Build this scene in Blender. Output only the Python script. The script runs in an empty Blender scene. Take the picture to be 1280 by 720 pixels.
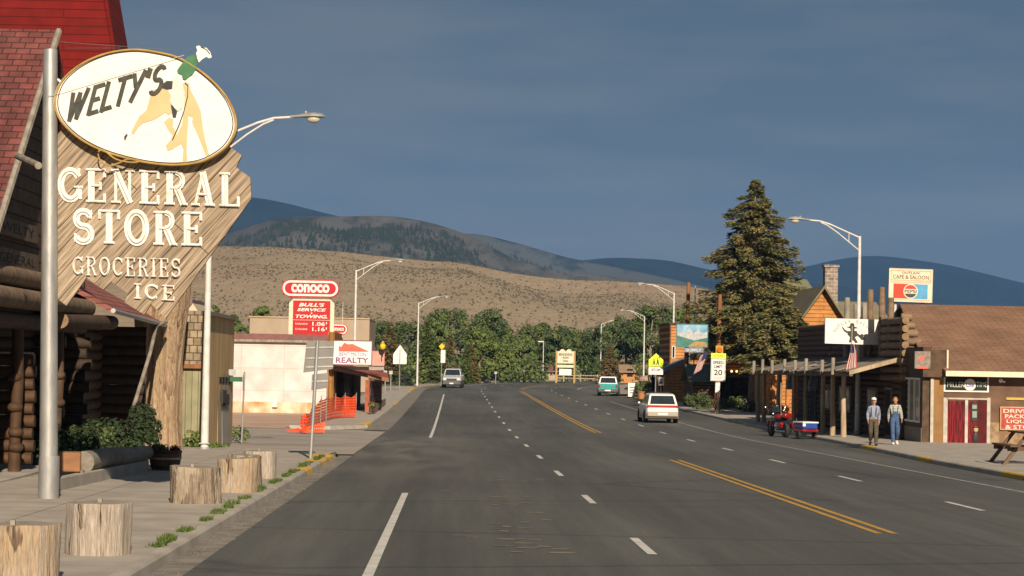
import bpy, bmesh, math, random
from mathutils import Vector, Matrix, Euler
R = math.radians
sc = bpy.context.scene
col = sc.collection
rnd = random.Random(7)

# ------------------------------------------------------------------ camera
FPX = 2850.0
cam_d = bpy.data.cameras.new("camera"); cam = bpy.data.objects.new("camera", cam_d); col.objects.link(cam)
cam_d.sensor_width = 36; cam_d.lens = 36*FPX/1280; cam_d.clip_start = 0.3; cam_d.clip_end = 30000
CAMZ = 2.1
YAW = math.atan(69.5/FPX); PITCH = math.atan(89.5/FPX); ROLL = 0.018
CR = Matrix.Rotation(-YAW, 4, 'Z') @ Matrix.Rotation(R(90)+PITCH, 4, 'X') @ Matrix.Rotation(ROLL, 4, 'Z')
cam.matrix_world = Matrix.Translation((0, 0, CAMZ)) @ CR
sc.camera = cam

# ------------------------------------------------------------------ sky and sun
SUN_EL = R(26); SUN_DX = -0.14           # shadows run to +Y and a little to -X
sun_dir = Vector((-SUN_DX, -1.0, 0)).normalized()
w = bpy.data.worlds.new("World"); sc.world = w; w.use_nodes = True
nt = w.node_tree; N = nt.nodes; L = nt.links; N.clear()
out = N.new('ShaderNodeOutputWorld'); bg = N.new('ShaderNodeBackground')
sky = N.new('ShaderNodeTexSky'); sky.sky_type = 'NISHITA'; sky.sun_disc = False
sky.sun_elevation = SUN_EL; sky.sun_rotation = math.atan2(sun_dir.x, sun_dir.y)
tc = N.new('ShaderNodeTexCoord'); mp = N.new('ShaderNodeMapping'); mp.inputs['Scale'].default_value = (2.6, 2.6, 17)
mp.inputs['Rotation'].default_value = (0.02, -0.03, 0)
nz = N.new('ShaderNodeTexNoise'); nz.inputs['Scale'].default_value = 2.3; nz.inputs['Detail'].default_value = 7; nz.inputs['Roughness'].default_value = .5
cr = N.new('ShaderNodeValToRGB'); cr.color_ramp.elements[0].position = .40; cr.color_ramp.elements[1].position = .62
cr.color_ramp.elements[0].color = (0.55, 1.0, 1.6, 1); cr.color_ramp.elements[1].color = (1.72, 1.86, 2.12, 1)
sp = N.new('ShaderNodeSeparateXYZ'); gr = N.new('ShaderNodeValToRGB')
gr.color_ramp.elements[0].position = 0.02; gr.color_ramp.elements[0].color = (1.85, 1.82, 1.98, 1)
gr.color_ramp.elements[1].position = 0.12; gr.color_ramp.elements[1].color = (1.0, 1.28, 1.62, 1)
mxc = N.new('ShaderNodeMix'); mxc.data_type = 'RGBA'; mxc.inputs[0].default_value = .45
mx = N.new('ShaderNodeMix'); mx.data_type = 'RGBA'; mx.inputs[0].default_value = .93
L.new(tc.outputs['Generated'], mp.inputs[0]); L.new(mp.outputs[0], nz.inputs[0]); L.new(nz.outputs[0], cr.inputs[0])
L.new(tc.outputs['Generated'], sp.inputs[0]); L.new(sp.outputs[2], gr.inputs[0])
L.new(cr.outputs[0], mxc.inputs[6]); L.new(gr.outputs[0], mxc.inputs[7])
L.new(sky.outputs[0], mx.inputs[6]); L.new(mxc.outputs[2], mx.inputs[7])
L.new(mx.outputs[2], bg.inputs[0]); bg.inputs[1].default_value = 0.066
L.new(bg.outputs[0], out.inputs[0])

sl = bpy.data.lights.new("sun", 'SUN'); sl.energy = 5.0; sl.angle = R(.5); sl.color = (1, .84, .66)
so = bpy.data.objects.new("sun", sl); col.objects.link(so)
sv = Vector((sun_dir.x*math.cos(SUN_EL), sun_dir.y*math.cos(SUN_EL), math.sin(SUN_EL)))
so.rotation_euler = sv.to_track_quat('Z', 'Y').to_euler()
vs = sc.view_settings; vs.view_transform = 'Standard'; vs.look = 'None'; vs.gamma = 1; vs.exposure = 0.42
vs.use_curve_mapping = False

# ------------------------------------------------------------------ geometry of the place
def _pl(y):
    P = [(-100, 1.1), (0, 0), (100, -1.1), (130, -1.14), (160, -1.08), (200, -.97), (240, -.92), (300, -.9), (20000, -.9)]
    if y <= 0: return -0.011*y
    for (a, b), (c, d) in zip(P, P[1:]):
        if y <= c: return b+(d-b)*(y-a)/(c-a)
    return -.9
def g(y): return sum(_pl(y+k*2.5) for k in range(-4, 5))/9.0
R3 = CR.to_3x3()
def at(px, py, Y):
    d = R3 @ Vector(((px-640)/FPX, (360-py)/FPX, -1)); t = Y/d.y
    return Vector((d.x*t, Y, CAMZ+d.z*t))
def ong(px, py, dz=0):
    a, b = 8.0, 900.0
    for _ in range(60):
        m = (a+b)/2
        if at(px, py, m).z > g(m)+dz: a = m
        else: b = m
    return at(px, py, m)
def X(px, Y, py=450): return at(px, py, Y).x
def Z(px, py, Y): return at(px, py, Y).z

# ------------------------------------------------------------------ materials
MC = {}
def mat(name, c1, c2=None, scale=3.0, rough=.8, bump=0.0, bscale=None, metal=0.0, spec=.3, emit=0, stretch=(1, 1, 1), detail=6, rot=(0, 0, 0), lo=.35, hi=.65):
    if name in MC: return MC[name]
    m = bpy.data.materials.new(name); m.use_nodes = True; n = m.node_tree.nodes; l = m.node_tree.links
    b = n['Principled BSDF']; b.inputs['Roughness'].default_value = rough; b.inputs['Metallic'].default_value = metal
    b.inputs['Specular IOR Level'].default_value = spec
    if c2 is None: c2 = tuple(x*.82 for x in c1)
    t = n.new('ShaderNodeTexCoord'); mpn = n.new('ShaderNodeMapping'); mpn.inputs['Scale'].default_value = stretch; mpn.inputs['Rotation'].default_value = rot
    nn = n.new('ShaderNodeTexNoise'); nn.inputs['Scale'].default_value = scale; nn.inputs['Detail'].default_value = detail
    r = n.new('ShaderNodeValToRGB'); r.color_ramp.elements[0].position = lo; r.color_ramp.elements[1].position = hi
    r.color_ramp.elements[0].color = (*c1, 1); r.color_ramp.elements[1].color = (*c2, 1)
    l.new(t.outputs['Object'], mpn.inputs[0]); l.new(mpn.outputs[0], nn.inputs[0]); l.new(nn.outputs[0], r.inputs[0]); l.new(r.outputs[0], b.inputs['Base Color'])
    if bump:
        n2 = n.new('ShaderNodeTexNoise'); n2.inputs['Scale'].default_value = bscale or scale*4; n2.inputs['Detail'].default_value = 5
        bp = n.new('ShaderNodeBump'); bp.inputs['Strength'].default_value = bump; bp.inputs['Distance'].default_value = .03
        l.new(mpn.outputs[0], n2.inputs[0]); l.new(n2.outputs[0], bp.inputs['Height']); l.new(bp.outputs[0], b.inputs['Normal'])
    if emit:
        b.inputs['Emission Color'].default_value = (*c1, 1); b.inputs['Emission Strength'].default_value = emit
    MC[name] = m; return m

def rows_mat(name, c1, c2, mortar, w_, h_, axis='XZ', gap=.02, rough=.85, bump=.6, off=.5, c3=None, rot=0.0, nscale=3.0, stretch=None, dark=.6):
    """boards, shingles, bricks: brick texture laid on a plane of the object's own coordinates"""
    if name in MC: return MC[name]
    m = bpy.data.materials.new(name); m.use_nodes = True; n = m.node_tree.nodes; l = m.node_tree.links
    b = n['Principled BSDF']; b.inputs['Roughness'].default_value = rough; b.inputs['Specular IOR Level'].default_value = .2
    t = n.new('ShaderNodeTexCoord'); s = n.new('ShaderNodeSeparateXYZ'); c = n.new('ShaderNodeCombineXYZ')
    l.new(t.outputs['Object'], s.inputs[0])
    l.new(s.outputs['XYZ'.index(axis[0])], c.inputs[0]); l.new(s.outputs['XYZ'.index(axis[1])], c.inputs[1])
    mp = n.new('ShaderNodeMapping'); mp.inputs['Rotation'].default_value = (0, 0, rot); l.new(c.outputs[0], mp.inputs[0])
    br = n.new('ShaderNodeTexBrick'); br.offset = off; br.inputs['Scale'].default_value = 1
    br.inputs['Brick Width'].default_value = w_; br.inputs['Row Height'].default_value = h_; br.inputs['Mortar Size'].default_value = gap
    br.inputs['Mortar Smooth'].default_value = .3
    br.inputs['Color1'].default_value = (*c1, 1); br.inputs['Color2'].default_value = (*c2, 1); br.inputs['Mortar'].default_value = (*mortar, 1)
    l.new(mp.outputs[0], br.inputs[0])
    nn = n.new('ShaderNodeTexNoise'); nn.inputs['Scale'].default_value = nscale; nn.inputs['Detail'].default_value = 6
    if stretch:
        m2 = n.new('ShaderNodeMapping'); m2.inputs['Scale'].default_value = stretch; l.new(mp.outputs[0], m2.inputs[0]); l.new(m2.outputs[0], nn.inputs[0])
    else: l.new(mp.outputs[0], nn.inputs[0])
    rr = n.new('ShaderNodeValToRGB'); rr.color_ramp.elements[0].position = .3; rr.color_ramp.elements[1].position = .7
    rr.color_ramp.elements[0].color = (dark, dark, dark, 1); rr.color_ramp.elements[1].color = (1.1, 1.1, 1.1, 1)
    if c3: rr.color_ramp.elements[0].color = (*c3, 1)
    l.new(nn.outputs[0], rr.inputs[0])
    mm = n.new('ShaderNodeMix'); mm.data_type = 'RGBA'; mm.blend_type = 'MULTIPLY'; mm.inputs[0].default_value = 1
    l.new(br.outputs[0], mm.inputs[6]); l.new(rr.outputs[0], mm.inputs[7]); l.new(mm.outputs[2], b.inputs['Base Color'])
    bp = n.new('ShaderNodeBump'); bp.inputs['Strength'].default_value = bump; bp.inputs['Distance'].default_value = .03; bp.invert = True
    l.new(br.outputs['Fac'], bp.inputs['Height']); l.new(bp.outputs[0], b.inputs['Normal'])
    MC[name] = m; return m

M = dict(
    galv=mat('galvanised', (.42, .42, .40), (.30, .30, .29), 6, .45, .1, metal=.5, stretch=(1, 1, .3)),
    lampw=mat('lamp_paint', (.62, .61, .57), (.5, .49, .46), 4, .5),
    lens=mat('lamp_lens', (.45, .42, .33), rough=.25),
    white=mat('white_paint', (.74, .72, .68), (.66, .64, .59), 3, .6),
    signwhite=mat('sign_white', (.74, .71, .66), (.68, .65, .59), 2.2, .55),
    cream=mat('cream_paint', (.68, .60, .44), (.60, .52, .38), 3, .6),
    black=mat('black_paint', (.02, .02, .02), (.03, .03, .03), 5, .5),
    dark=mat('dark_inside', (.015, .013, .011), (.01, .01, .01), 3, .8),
    glass=mat('window_glass', (.02, .025, .03), (.015, .02, .022), 2, .08, spec=.8),
    carglass=mat('car_glass', (.02, .03, .035), (.015, .02, .022), 2, .06, spec=.9),
    tyre=mat('tyre_rubber', (.02, .02, .02), (.03, .03, .03), 8, .8),
    chrome=mat('chrome', (.6, .6, .6), (.5, .5, .5), 4, .2, metal=1),
    red=mat('sign_red', (.46, .007, .010), (.40, .006, .008), 3, .45),
    gold=mat('gold_paint', (.42, .28, .08), (.30, .19, .05), 5, .6),
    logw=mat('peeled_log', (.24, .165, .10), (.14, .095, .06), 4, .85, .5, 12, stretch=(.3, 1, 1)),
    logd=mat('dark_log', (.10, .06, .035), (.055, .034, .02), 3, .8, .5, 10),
    logx=mat('shaded_log', (.05, .032, .02), (.03, .02, .013), 4, .8, .5, 10),  # near-black colour carries the shade of the deep porch
    logb=mat('shaded_brown_log', (.09, .045, .02), (.055, .03, .015), 3, .7, .4, 10),  # brown lowered so porch posts and corner logs look shaded
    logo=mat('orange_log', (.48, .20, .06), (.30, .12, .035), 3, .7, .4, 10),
    logend=mat('log_end', (.27, .18, .10), (.17, .11, .065), 8, .9, .3),
    greyw=mat('grey_wood', (.30, .27, .22), (.19, .165, .13), 5, .9, .5, 14, stretch=(1, 1, .3)),
    paleW=mat('pale_post', (.42, .33, .22), (.28, .21, .13), 5, .9, .5, 14, stretch=(1, 1, .25)),
    polew=mat('utility_wood', (.28, .12, .05), (.18, .08, .035), 5, .9, .3, stretch=(1, 1, .1)),
    concrete=mat('concrete', (.42, .38, .32), (.31, .28, .235), 1.2, .9, .2, 30),
    yellowk=mat('kerb_yellow', (.72, .42, .03), (.45, .30, .10), 7, .8, .2, 20),
    grass=mat('weed_green', (.10, .14, .03), (.06, .10, .02), 5, .8),
    leafd=mat('leaf_dark', (.075, .105, .034), (.038, .065, .022), 1.5, .75),
    leafm=mat('leaf_mid', (.12, .15, .04), (.06, .095, .025), .5, .75),
    leafl=mat('leaf_light', (.14, .17, .04), (.07, .11, .025), .6, .75),
    spruce=mat('spruce_needles', (.225, .19, .07), (.095, .105, .038), 1.1, .8, lo=.4, hi=.6),
    spruceb=mat('blue_spruce_needles', (.09, .11, .07), (.045, .065, .04), .6, .8),
    sprucey=mat('dry_spruce_needles', (.22, .15, .06), (.09, .085, .03), .6, .8),
    barkg=mat('grey_bark', (.30, .24, .17), (.15, .12, .085), 6, .95, .6, 14, stretch=(1, 1, .25)),
    skin=mat('skin', (.50, .27, .18), (.44, .23, .15), 6, .6),
    hair=mat('hair_grey', (.42, .38, .33), (.3, .27, .23), 20, .9),
    hairr=mat('hair_ginger', (.38, .17, .06), (.26, .11, .04), 20, .9),
    shirtb=mat('shirt_blue', (.27, .31, .40), (.21, .25, .33), 9, .9, .3),
    trous=mat('trousers_brown', (.10, .08, .055), (.06, .05, .035), 8, .9, .3),
    denim=mat('denim', (.065, .115, .22), (.04, .075, .15), 9, .9, .3),
)

# ------------------------------------------------------------------ mesh builder
class MB:
    def __init__(s): s.v = []; s.f = []; s.m = []; s.mats = []
    def mi(s, m):
        if m not in s.mats: s.mats.append(m)
        return s.mats.index(m)
    def add(s, vs_, fs, m):
        k = len(s.v); i = s.mi(m); s.v += [tuple(p) for p in vs_]
        for f in fs: s.f.append(tuple(k+a for a in f)); s.m.append(i)
        return s
    def box(s, c, d, m, rz=0, mtx=None):
        x, y, z = d[0]/2, d[1]/2, d[2]/2
        P = [Vector((a*x, b*y, e*z)) for a in (-1, 1) for b in (-1, 1) for e in (-1, 1)]
        if mtx is not None: P = [mtx @ p for p in P]
        elif rz: q = Matrix.Rotation(rz, 3, 'Z'); P = [q @ p for p in P]
        P = [p+Vector(c) for p in P]
        return s.add(P, [(0, 1, 3, 2), (4, 6, 7, 5), (0, 4, 5, 1), (2, 3, 7, 6), (0, 2, 6, 4), (1, 5, 7, 3)], m)
    def bb(s, a, b, m):   # box from corner to corner
        return s.box([(a[i]+b[i])/2 for i in range(3)], [abs(b[i]-a[i]) for i in range(3)], m)
    def cyl(s, a, b, r1, r2=None, n=12, m=None, caps=True, capm=None, wob=0):
        a = Vector(a); b = Vector(b); r2 = r1 if r2 is None else r2; d = (b-a).normalized()
        u = d.orthogonal().normalized(); w_ = d.cross(u); P = []
        for p, r in ((a, r1), (b, r2)):
            for i in range(n):
                t = 2*math.pi*i/n; q = r*(1+(rnd.uniform(-wob, wob) if wob else 0)); P.append(p+(u*math.cos(t)+w_*math.sin(t))*q)
        s.add(P, [(i, (i+1) % n, n+(i+1) % n, n+i) for i in range(n)], m)
        if caps:
            k = len(s.v)-2*n; ci = s.mi(capm or m)
            s.f.append(tuple(k+i for i in reversed(range(n)))); s.m.append(ci)
            s.f.append(tuple(k+n+i for i in range(n))); s.m.append(ci)
        return s
    def tube(s, pts, r, m, n=8, caps=True):
        pts = [Vector(p) for p in pts]; rs = r if isinstance(r, (list, tuple)) else [r]*len(pts); P = []; u = None
        for i, p in enumerate(pts):
            d = (pts[min(i+1, len(pts)-1)]-pts[max(i-1, 0)]).normalized()
            if u is None: u = d.orthogonal().normalized()
            u = (u-d*u.dot(d)).normalized(); w_ = d.cross(u)
            P += [p+(u*math.cos(2*math.pi*j/n)+w_*math.sin(2*math.pi*j/n))*rs[i] for j in range(n)]
        F = [(i*n+j, i*n+(j+1) % n, (i+1)*n+(j+1) % n, (i+1)*n+j) for i in range(len(pts)-1) for j in range(n)]
        if caps: F += [tuple(reversed(range(n))), tuple((len(pts)-1)*n+j for j in range(n))]
        return s.add(P, F, m)
    def prism(s, pts, ext, m, sidem=None):   # planar polygon (3D points) swept by vector ext
        n = len(pts); e = Vector(ext); P = [Vector(p) for p in pts]+[Vector(p)+e for p in pts]
        s.add(P, [tuple(range(n)), tuple(reversed(range(n, 2*n)))], m); k = len(s.v)-2*n; ci = s.mi(sidem or m)
        for i in range(n): s.f.append((k+i, k+n+i, k+n+(i+1) % n, k+(i+1) % n)); s.m.append(ci)
        return s
    def quad(s, a, b, c, d, m): return s.add([a, b, c, d], [(0, 1, 2, 3)], m)
    def lathe(s, prof, m, o=(0, 0, 0), n=24, mtx=None, wob=None):
        P = []
        for (r, z) in prof:
            for i in range(n):
                t = 2*math.pi*i/n; q = r*(wob(t, z) if wob else 1); p = Vector((q*math.cos(t), q*math.sin(t), z))
                if mtx is not None: p = mtx @ p
                P.append(p+Vector(o))
        F = [(i*n+j, i*n+(j+1) % n, (i+1)*n+(j+1) % n, (i+1)*n+j) for i in range(len(prof)-1) for j in range(n)]
        F += [tuple(reversed(range(n))), tuple((len(prof)-1)*n+j for j in range(n))]
        return s.add(P, F, m)
    def ball(s, c, r, m, n=12, k=8, mtx=None):
        r = (r, r, r) if not isinstance(r, (tuple, list)) else r; P = []
        for i in range(k+1):
            a = math.pi*i/k
            for j in range(n):
                t = 2*math.pi*j/n; p = Vector((r[0]*math.sin(a)*math.cos(t), r[1]*math.sin(a)*math.sin(t), -r[2]*math.cos(a)))
                if mtx is not None: p = mtx @ p
                P.append(p+Vector(c))
        return s.add(P, [(i*n+j, i*n+(j+1) % n, (i+1)*n+(j+1) % n, (i+1)*n+j) for i in range(k) for j in range(n)], m)
    def build(s, name, parent=None, loc=None, smooth=35, bevel=0, local=False):
        me = bpy.data.meshes.new(name)
        if loc is not None and not local: o3 = Vector(loc); vv = [tuple(Vector(p)-o3) for p in s.v]
        else: vv = s.v
        me.from_pydata(vv, [], s.f)
        for m in s.mats: me.materials.append(m)
        me.polygons.foreach_set('material_index', s.m)
        if smooth:
            me.polygons.foreach_set('use_smooth', [True]*len(me.polygons)); me.set_sharp_from_angle(angle=R(smooth))
        me.validate(); me.update()
        ob = bpy.data.objects.new(name, me); col.objects.link(ob)
        if loc is not None and parent is None: ob.location = loc
        if parent is not None:
            ob.parent = parent
        if bevel:
            b = ob.modifiers.new('bevel', 'BEVEL'); b.width = bevel; b.segments = 2; b.limit_method = 'ANGLE'; b.angle_limit = R(40)
        return ob

def tag(o, label=None, cat=None, group=None, kind=None):
    if label: o['label'] = label
    if cat: o['category'] = cat
    if group: o['group'] = group
    if kind: o['kind'] = kind
    return o
def thing(name, loc, label, cat, group=None, rz=0):
    o = bpy.data.objects.new(name, None); col.objects.link(o); o.location = loc; o.rotation_euler = (0, 0, rz); o.empty_display_size = .3
    return tag(o, label, cat, group)
def copy_tree(o, parent=None, kids=None):
    if kids is None:
        kids = {}
        for q in bpy.data.objects:
            if q.parent: kids.setdefault(q.parent.name, []).append(q)
    c = o.copy(); col.objects.link(c); c.parent = parent
    for ch in kids.get(o.name, []): copy_tree(ch, c, kids)
    return c

_texts = {}
def text(parent, s, c, h, m, width=None, name='lettering', ext=.004, bold=0.0, rot=0, face=-1, shear=0, base=None):
    """flat lettering facing -Y, centred on c (world = parent's local), cap height h, squeezed to width"""
    cu = bpy.data.curves.new('t', 'FONT'); cu.body = s; cu.size = 1; cu.extrude = 0; cu.offset = bold; cu.shear = shear
    cu.align_x = 'CENTER'; cu.resolution_u = 3
    to = bpy.data.objects.new('t', cu); col.objects.link(to)
    dg = bpy.context.evaluated_depsgraph_get(); me = bpy.data.meshes.new_from_object(to.evaluated_get(dg))
    bpy.data.objects.remove(to); bpy.data.curves.remove(cu)
    xs = [v.co.x for v in me.vertices]; ys = [v.co.y for v in me.vertices]
    cx, cy = (min(xs)+max(xs))/2, (min(ys)+max(ys))/2; sh = h/max(max(ys)-min(ys), 1e-6); sw = (width/(max(xs)-min(xs))) if width else sh
    b = MB(); i = b.mi(m); q = Matrix.Rotation(rot, 3, 'Y')
    for v in me.vertices:
        p = q @ Vector(((v.co.x-cx)*sw, 0, (v.co.y-cy)*sh)); b.v.append(tuple(p))
    for f in me.polygons: b.f.append(tuple(f.vertices)); b.m.append(i)
    bpy.data.meshes.remove(me)
    o = b.build(name, parent, smooth=0); o.location = c
    return o

ZUP = .14
# ------------------------------------------------------------------ ground, road, sidewalks
RC = 370.0; YC = 215.0; XM = 6.6
def rp(s_, x, dz=0):
    if s_ <= YC: return Vector((x, s_, g(s_)+dz))
    a = (s_-YC)/RC; r = RC+XM-x
    y = YC+r*math.sin(a); return Vector((RC+XM-r*math.cos(a), y, g(y)+dz))
def ribbon(b, s0, s1, xa, xb, dz, m, ds=4.0, nx=1):
    fa = xa if callable(xa) else (lambda s_: xa); fb = xb if callable(xb) else (lambda s_: xb)
    n = max(1, int((s1-s0)/ds)); P = []; F = []
    for i in range(n+1):
        s_ = s0+(s1-s0)*i/n
        for j in range(nx+1): P.append(rp(s_, fa(s_)+(fb(s_)-fa(s_))*j/nx, dz))
    for i in range(n):
        for j in range(nx): a = i*(nx+1)+j; F.append((a, a+1, a+nx+2, a+nx+1))
    return b.add(P, F, m)
def kright(s_):
    P = [(-40, 13.7), (50, 13.7), (66, 14.0), (80, 14.7), (92, 15.25), (130, 15.35), (160, 15.0), (200, 15.0), (205, 14.2), (700, 14.2)]
    for (a, b), (c, d) in zip(P, P[1:]):
        if s_ <= c: return b+(d-b)*(s_-a)/(c-a)
    return 14.2

def asphalt_mat():
    m = bpy.data.materials.new('asphalt'); m.use_nodes = True; n = m.node_tree.nodes; l = m.node_tree.links; b = n['Principled BSDF']
    b.inputs['Roughness'].default_value = .85; b.inputs['Specular IOR Level'].default_value = .25
    t = n.new('ShaderNodeTexCoord')
    def noise(sc_, st, det=5, rough=.5):
        mp = n.new('ShaderNodeMapping'); mp.inputs['Scale'].default_value = st; l.new(t.outputs['Object'], mp.inputs[0])
        q = n.new('ShaderNodeTexNoise'); q.inputs['Scale'].default_value = sc_; q.inputs['Detail'].default_value = det; q.inputs['Roughness'].default_value = rough; l.new(mp.outputs[0], q.inputs[0]); return q
    a = noise(.35, (1.2, .06, 1)); c = noise(.15, (.5, .3, 1)); d = noise(40, (1, 1, 1), 3, .8); e_ = noise(1.0, (3.0, .1, 1), 6, .7)
    r = n.new('ShaderNodeValToRGB'); r.color_ramp.elements[0].position = .35; r.color_ramp.elements[1].position = .68
    r.color_ramp.elements[0].color = (.069, .070, .070, 1); r.color_ramp.elements[1].color = (.112, .112, .109, 1); l.new(a.outputs[0], r.inputs[0])
    def mul(x, y, f):
        k = n.new('ShaderNodeMix'); k.data_type = 'RGBA'; k.blend_type = 'MULTIPLY'; k.inputs[0].default_value = f; l.new(x, k.inputs[6]); l.new(y, k.inputs[7]); return k.outputs[2]
    def ramp(q, a0, a1, lo, hi):
        k = n.new('ShaderNodeValToRGB'); k.color_ramp.elements[0].position = a0; k.color_ramp.elements[1].position = a1
        k.color_ramp.elements[0].color = (lo, lo, lo, 1); k.color_ramp.elements[1].color = (hi, hi, hi*.96, 1); l.new(q.outputs[0], k.inputs[0]); return k.outputs[0]
    o = mul(r.outputs[0], ramp(c, .35, .65, .88, 1.14), 1); o = mul(o, ramp(d, .3, .7, .72, 1.3), 1); o = mul(o, ramp(e_, .35, .65, .86, 1.12), 1)
    # tar-sealed transverse cracks
    v = n.new('ShaderNodeTexVoronoi'); v.feature = 'DISTANCE_TO_EDGE'; v.inputs['Scale'].default_value = .09
    mp = n.new('ShaderNodeMapping'); mp.inputs['Scale'].default_value = (.55, 1.6, 1); l.new(t.outputs['Object'], mp.inputs[0])
    ad = n.new('ShaderNodeMix'); ad.data_type = 'VECTOR'; ad.inputs[0].default_value = .16
    w1 = noise(1.2, (1, 1, 1)); l.new(mp.outputs[0], ad.inputs[4]); l.new(w1.outputs[1], ad.inputs[5]); l.new(ad.outputs[1], v.inputs[0])
    o = mul(o, ramp(v, .0, .012, .6, 1.0), .8)
    l.new(o, b.inputs['Base Color'])
    bp = n.new('ShaderNodeBump'); bp.inputs['Strength'].default_value = .35; bp.inputs['Distance'].default_value = .01; l.new(d.outputs[0], bp.inputs['Height']); l.new(bp.outputs[0], b.inputs['Normal'])
    return m
ASPH = asphalt_mat()
LINEW = mat('lane_white', (.62, .60, .54), (.42, .41, .37), 3, .8, lo=.3, hi=.75)
LINEY = mat('lane_yellow', (.52, .29, .045), (.36, .21, .05), 3, .8, lo=.3, hi=.75)
WORN = mat('worn_paint', (.22, .19, .135), (.12, .11, .095), 6, .9)

def ground_mat():
    m = mat('dirt_ground', (.25, .185, .125), (.19, .145, .095), .25, .95, .3, 6)
    return m
b = MB(); GM = ground_mat(); FG = mat('valley_grass', (.16, .15, .065), (.11, .115, .045), .05, .95, .2, 2)
ys_ = [-120, -60, -20]+[i*5 for i in range(0, 62)]+[330, 380, 450, 560, 800, 1500, 3000, 6000, 12000]
xs_ = [-6000, -2500, -900, -300, -120, -60, -30, -15, 0, 15, 30, 60, 120, 300, 900, 2500, 6000]
P = [(x, y, g(y)-.03) for y in ys_ for x in xs_]; nx = len(xs_)
b.add(P, [], GM)
for i in range(len(ys_)-1):
    for j in range(nx-1):
        a = i*nx+j; b.f.append((a, a+1, a+nx+1, a+nx)); b.m.append(b.mi(FG) if ys_[i] >= 205 or (xs_[j] < -60 or xs_[j] >= 60) else 0)
tag(b.build('ground', smooth=0), kind='structure')

b = MB(); ribbon(b, -60, 640, -2.88, lambda s_: kright(s_)-.02, .004, ASPH, nx=4)
tag(b.build('road', smooth=0), kind='structure')
# side street on the left
SS = mat('side_street_gravel', (.34, .30, .25), (.25, .22, .185), .35, .95, .3, 20)
b = MB(); P = [Vector(p) for p in ((-3.2, 66.3), (-3.25, 97), (-4.3, 98.5), (-7, 99.2), (-60, 104), (-60, 70), (-7.3, 66.3))]
n_ = len(P)
for (y0, y1) in zip(range(66, 108, 3), range(69, 110, 3)):
    pass
def patch(b, poly, dz, m, step=3.0):
    """planar sheet following the ground: polygon cut in strips of y"""
    bm = bmesh.new(); vv = [bm.verts.new((p[0], p[1], 0)) for p in poly]; bm.faces.new(vv)
    y0 = min(p[1] for p in poly); y1 = max(p[1] for p in poly); y = y0+step
    while y < y1-.01:
        bmesh.ops.bisect_plane(bm, geom=bm.verts[:]+bm.edges[:]+bm.faces[:], plane_co=(0, y, 0), plane_no=(0, 1, 0)); y += step
    for v in bm.verts: v.co.z = g(v.co.y)+dz
    bm.verts.index_update(); idx = {v: i for i, v in enumerate(bm.verts)}
    b.add([tuple(v.co) for v in bm.verts], [tuple(idx[v] for v in f.verts) for f in bm.faces], m); bm.free(); return b
patch(b, [(-2.9, 66.3), (-2.9, 97), (-4.3, 98.6), (-7, 99.3), (-7, 108), (-60, 110), (-60, 72), (-12, 70), (-7.3, 66.3)], .002, SS)
tag(b.build('side_street', smooth=0), kind='structure')
b = MB(); RD = mat('red_dirt', (.50, .35, .25), (.40, .27, .19), .5, .95, .3, 8)
patch(b, [(-7.4, 99.5), (-7.4, 128), (-40, 128), (-40, 102), (-13, 101)], .012, RD)
tag(b.build('dirt_lot', smooth=0), kind='structure')

def line(b, s0, s1, x, w_, m, dz=.010): ribbon(b, s0, s1, x-w_/2, x+w_/2, dz, m, ds=3)
b = MB()
xl = -.9
line(b, 22, 43.5, xl, .12, LINEW); line(b, 88, 196, xl, .12, LINEW)
for k in range(-1, 26):
    s0 = 28.6+12.19*k
    if s0 > 20: line(b, s0, s0+3.05, 2.52, .12, LINEW); 
for k in range(-1, 25):
    s0 = 40.5+12.19*k
    if 20 < s0: line(b, s0, s0+3.05, 9.45, .12, LINEW)
for s0, s1 in ((33.5, 66), (101, 220), (232, 520)):
    for dx in (-.12, .12): line(b, s0, s1, 6.4+dx, .11, LINEY)
LINEF = mat('faded_lane_white', (.40, .39, .35), (.22, .215, .20), 2.5, .8, lo=.3, hi=.7)
for s0, s1 in ((30, 178),): line(b, s0, s1, 12.15, .11, LINEF)
for s0, s1 in ((240, 520),): line(b, s0, s1, xl, .12, LINEW); line(b, s0, s1, 12.1, .12, LINEW)
tag(b.build('lane_markings', smooth=0), kind='structure')
# pale dust dragged out of the side street
DM = bpy.data.materials.new('road_dust'); DM.use_nodes = True; n = DM.node_tree.nodes; l = DM.node_tree.links; bs_ = n['Principled BSDF']; bs_.inputs['Base Color'].default_value = (.22, .205, .18, 1); bs_.inputs['Roughness'].default_value = 1
t = n.new('ShaderNodeTexCoord'); mp = n.new('ShaderNodeMapping'); mp.inputs['Scale'].default_value = (.8, .12, 1); q_ = n.new('ShaderNodeTexNoise'); q_.inputs['Scale'].default_value = 1.3; q_.inputs['Detail'].default_value = 8
l.new(t.outputs['Object'], mp.inputs[0]); l.new(mp.outputs[0], q_.inputs[0]); s_x = n.new('ShaderNodeSeparateXYZ'); l.new(t.outputs['Object'], s_x.inputs[0])
def mrange(src, a, b_, c, d):
    r = n.new('ShaderNodeMapRange'); r.interpolation_type = 'SMOOTHSTEP'; r.inputs[1].default_value = a; r.inputs[2].default_value = b_; r.inputs[3].default_value = c; r.inputs[4].default_value = d; l.new(src, r.inputs[0]); return r.outputs[0]
def mm_(a, c):
    k = n.new('ShaderNodeMath'); k.operation = 'MULTIPLY'; l.new(a, k.inputs[0]); l.new(c, k.inputs[1]); return k.outputs[0]
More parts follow.
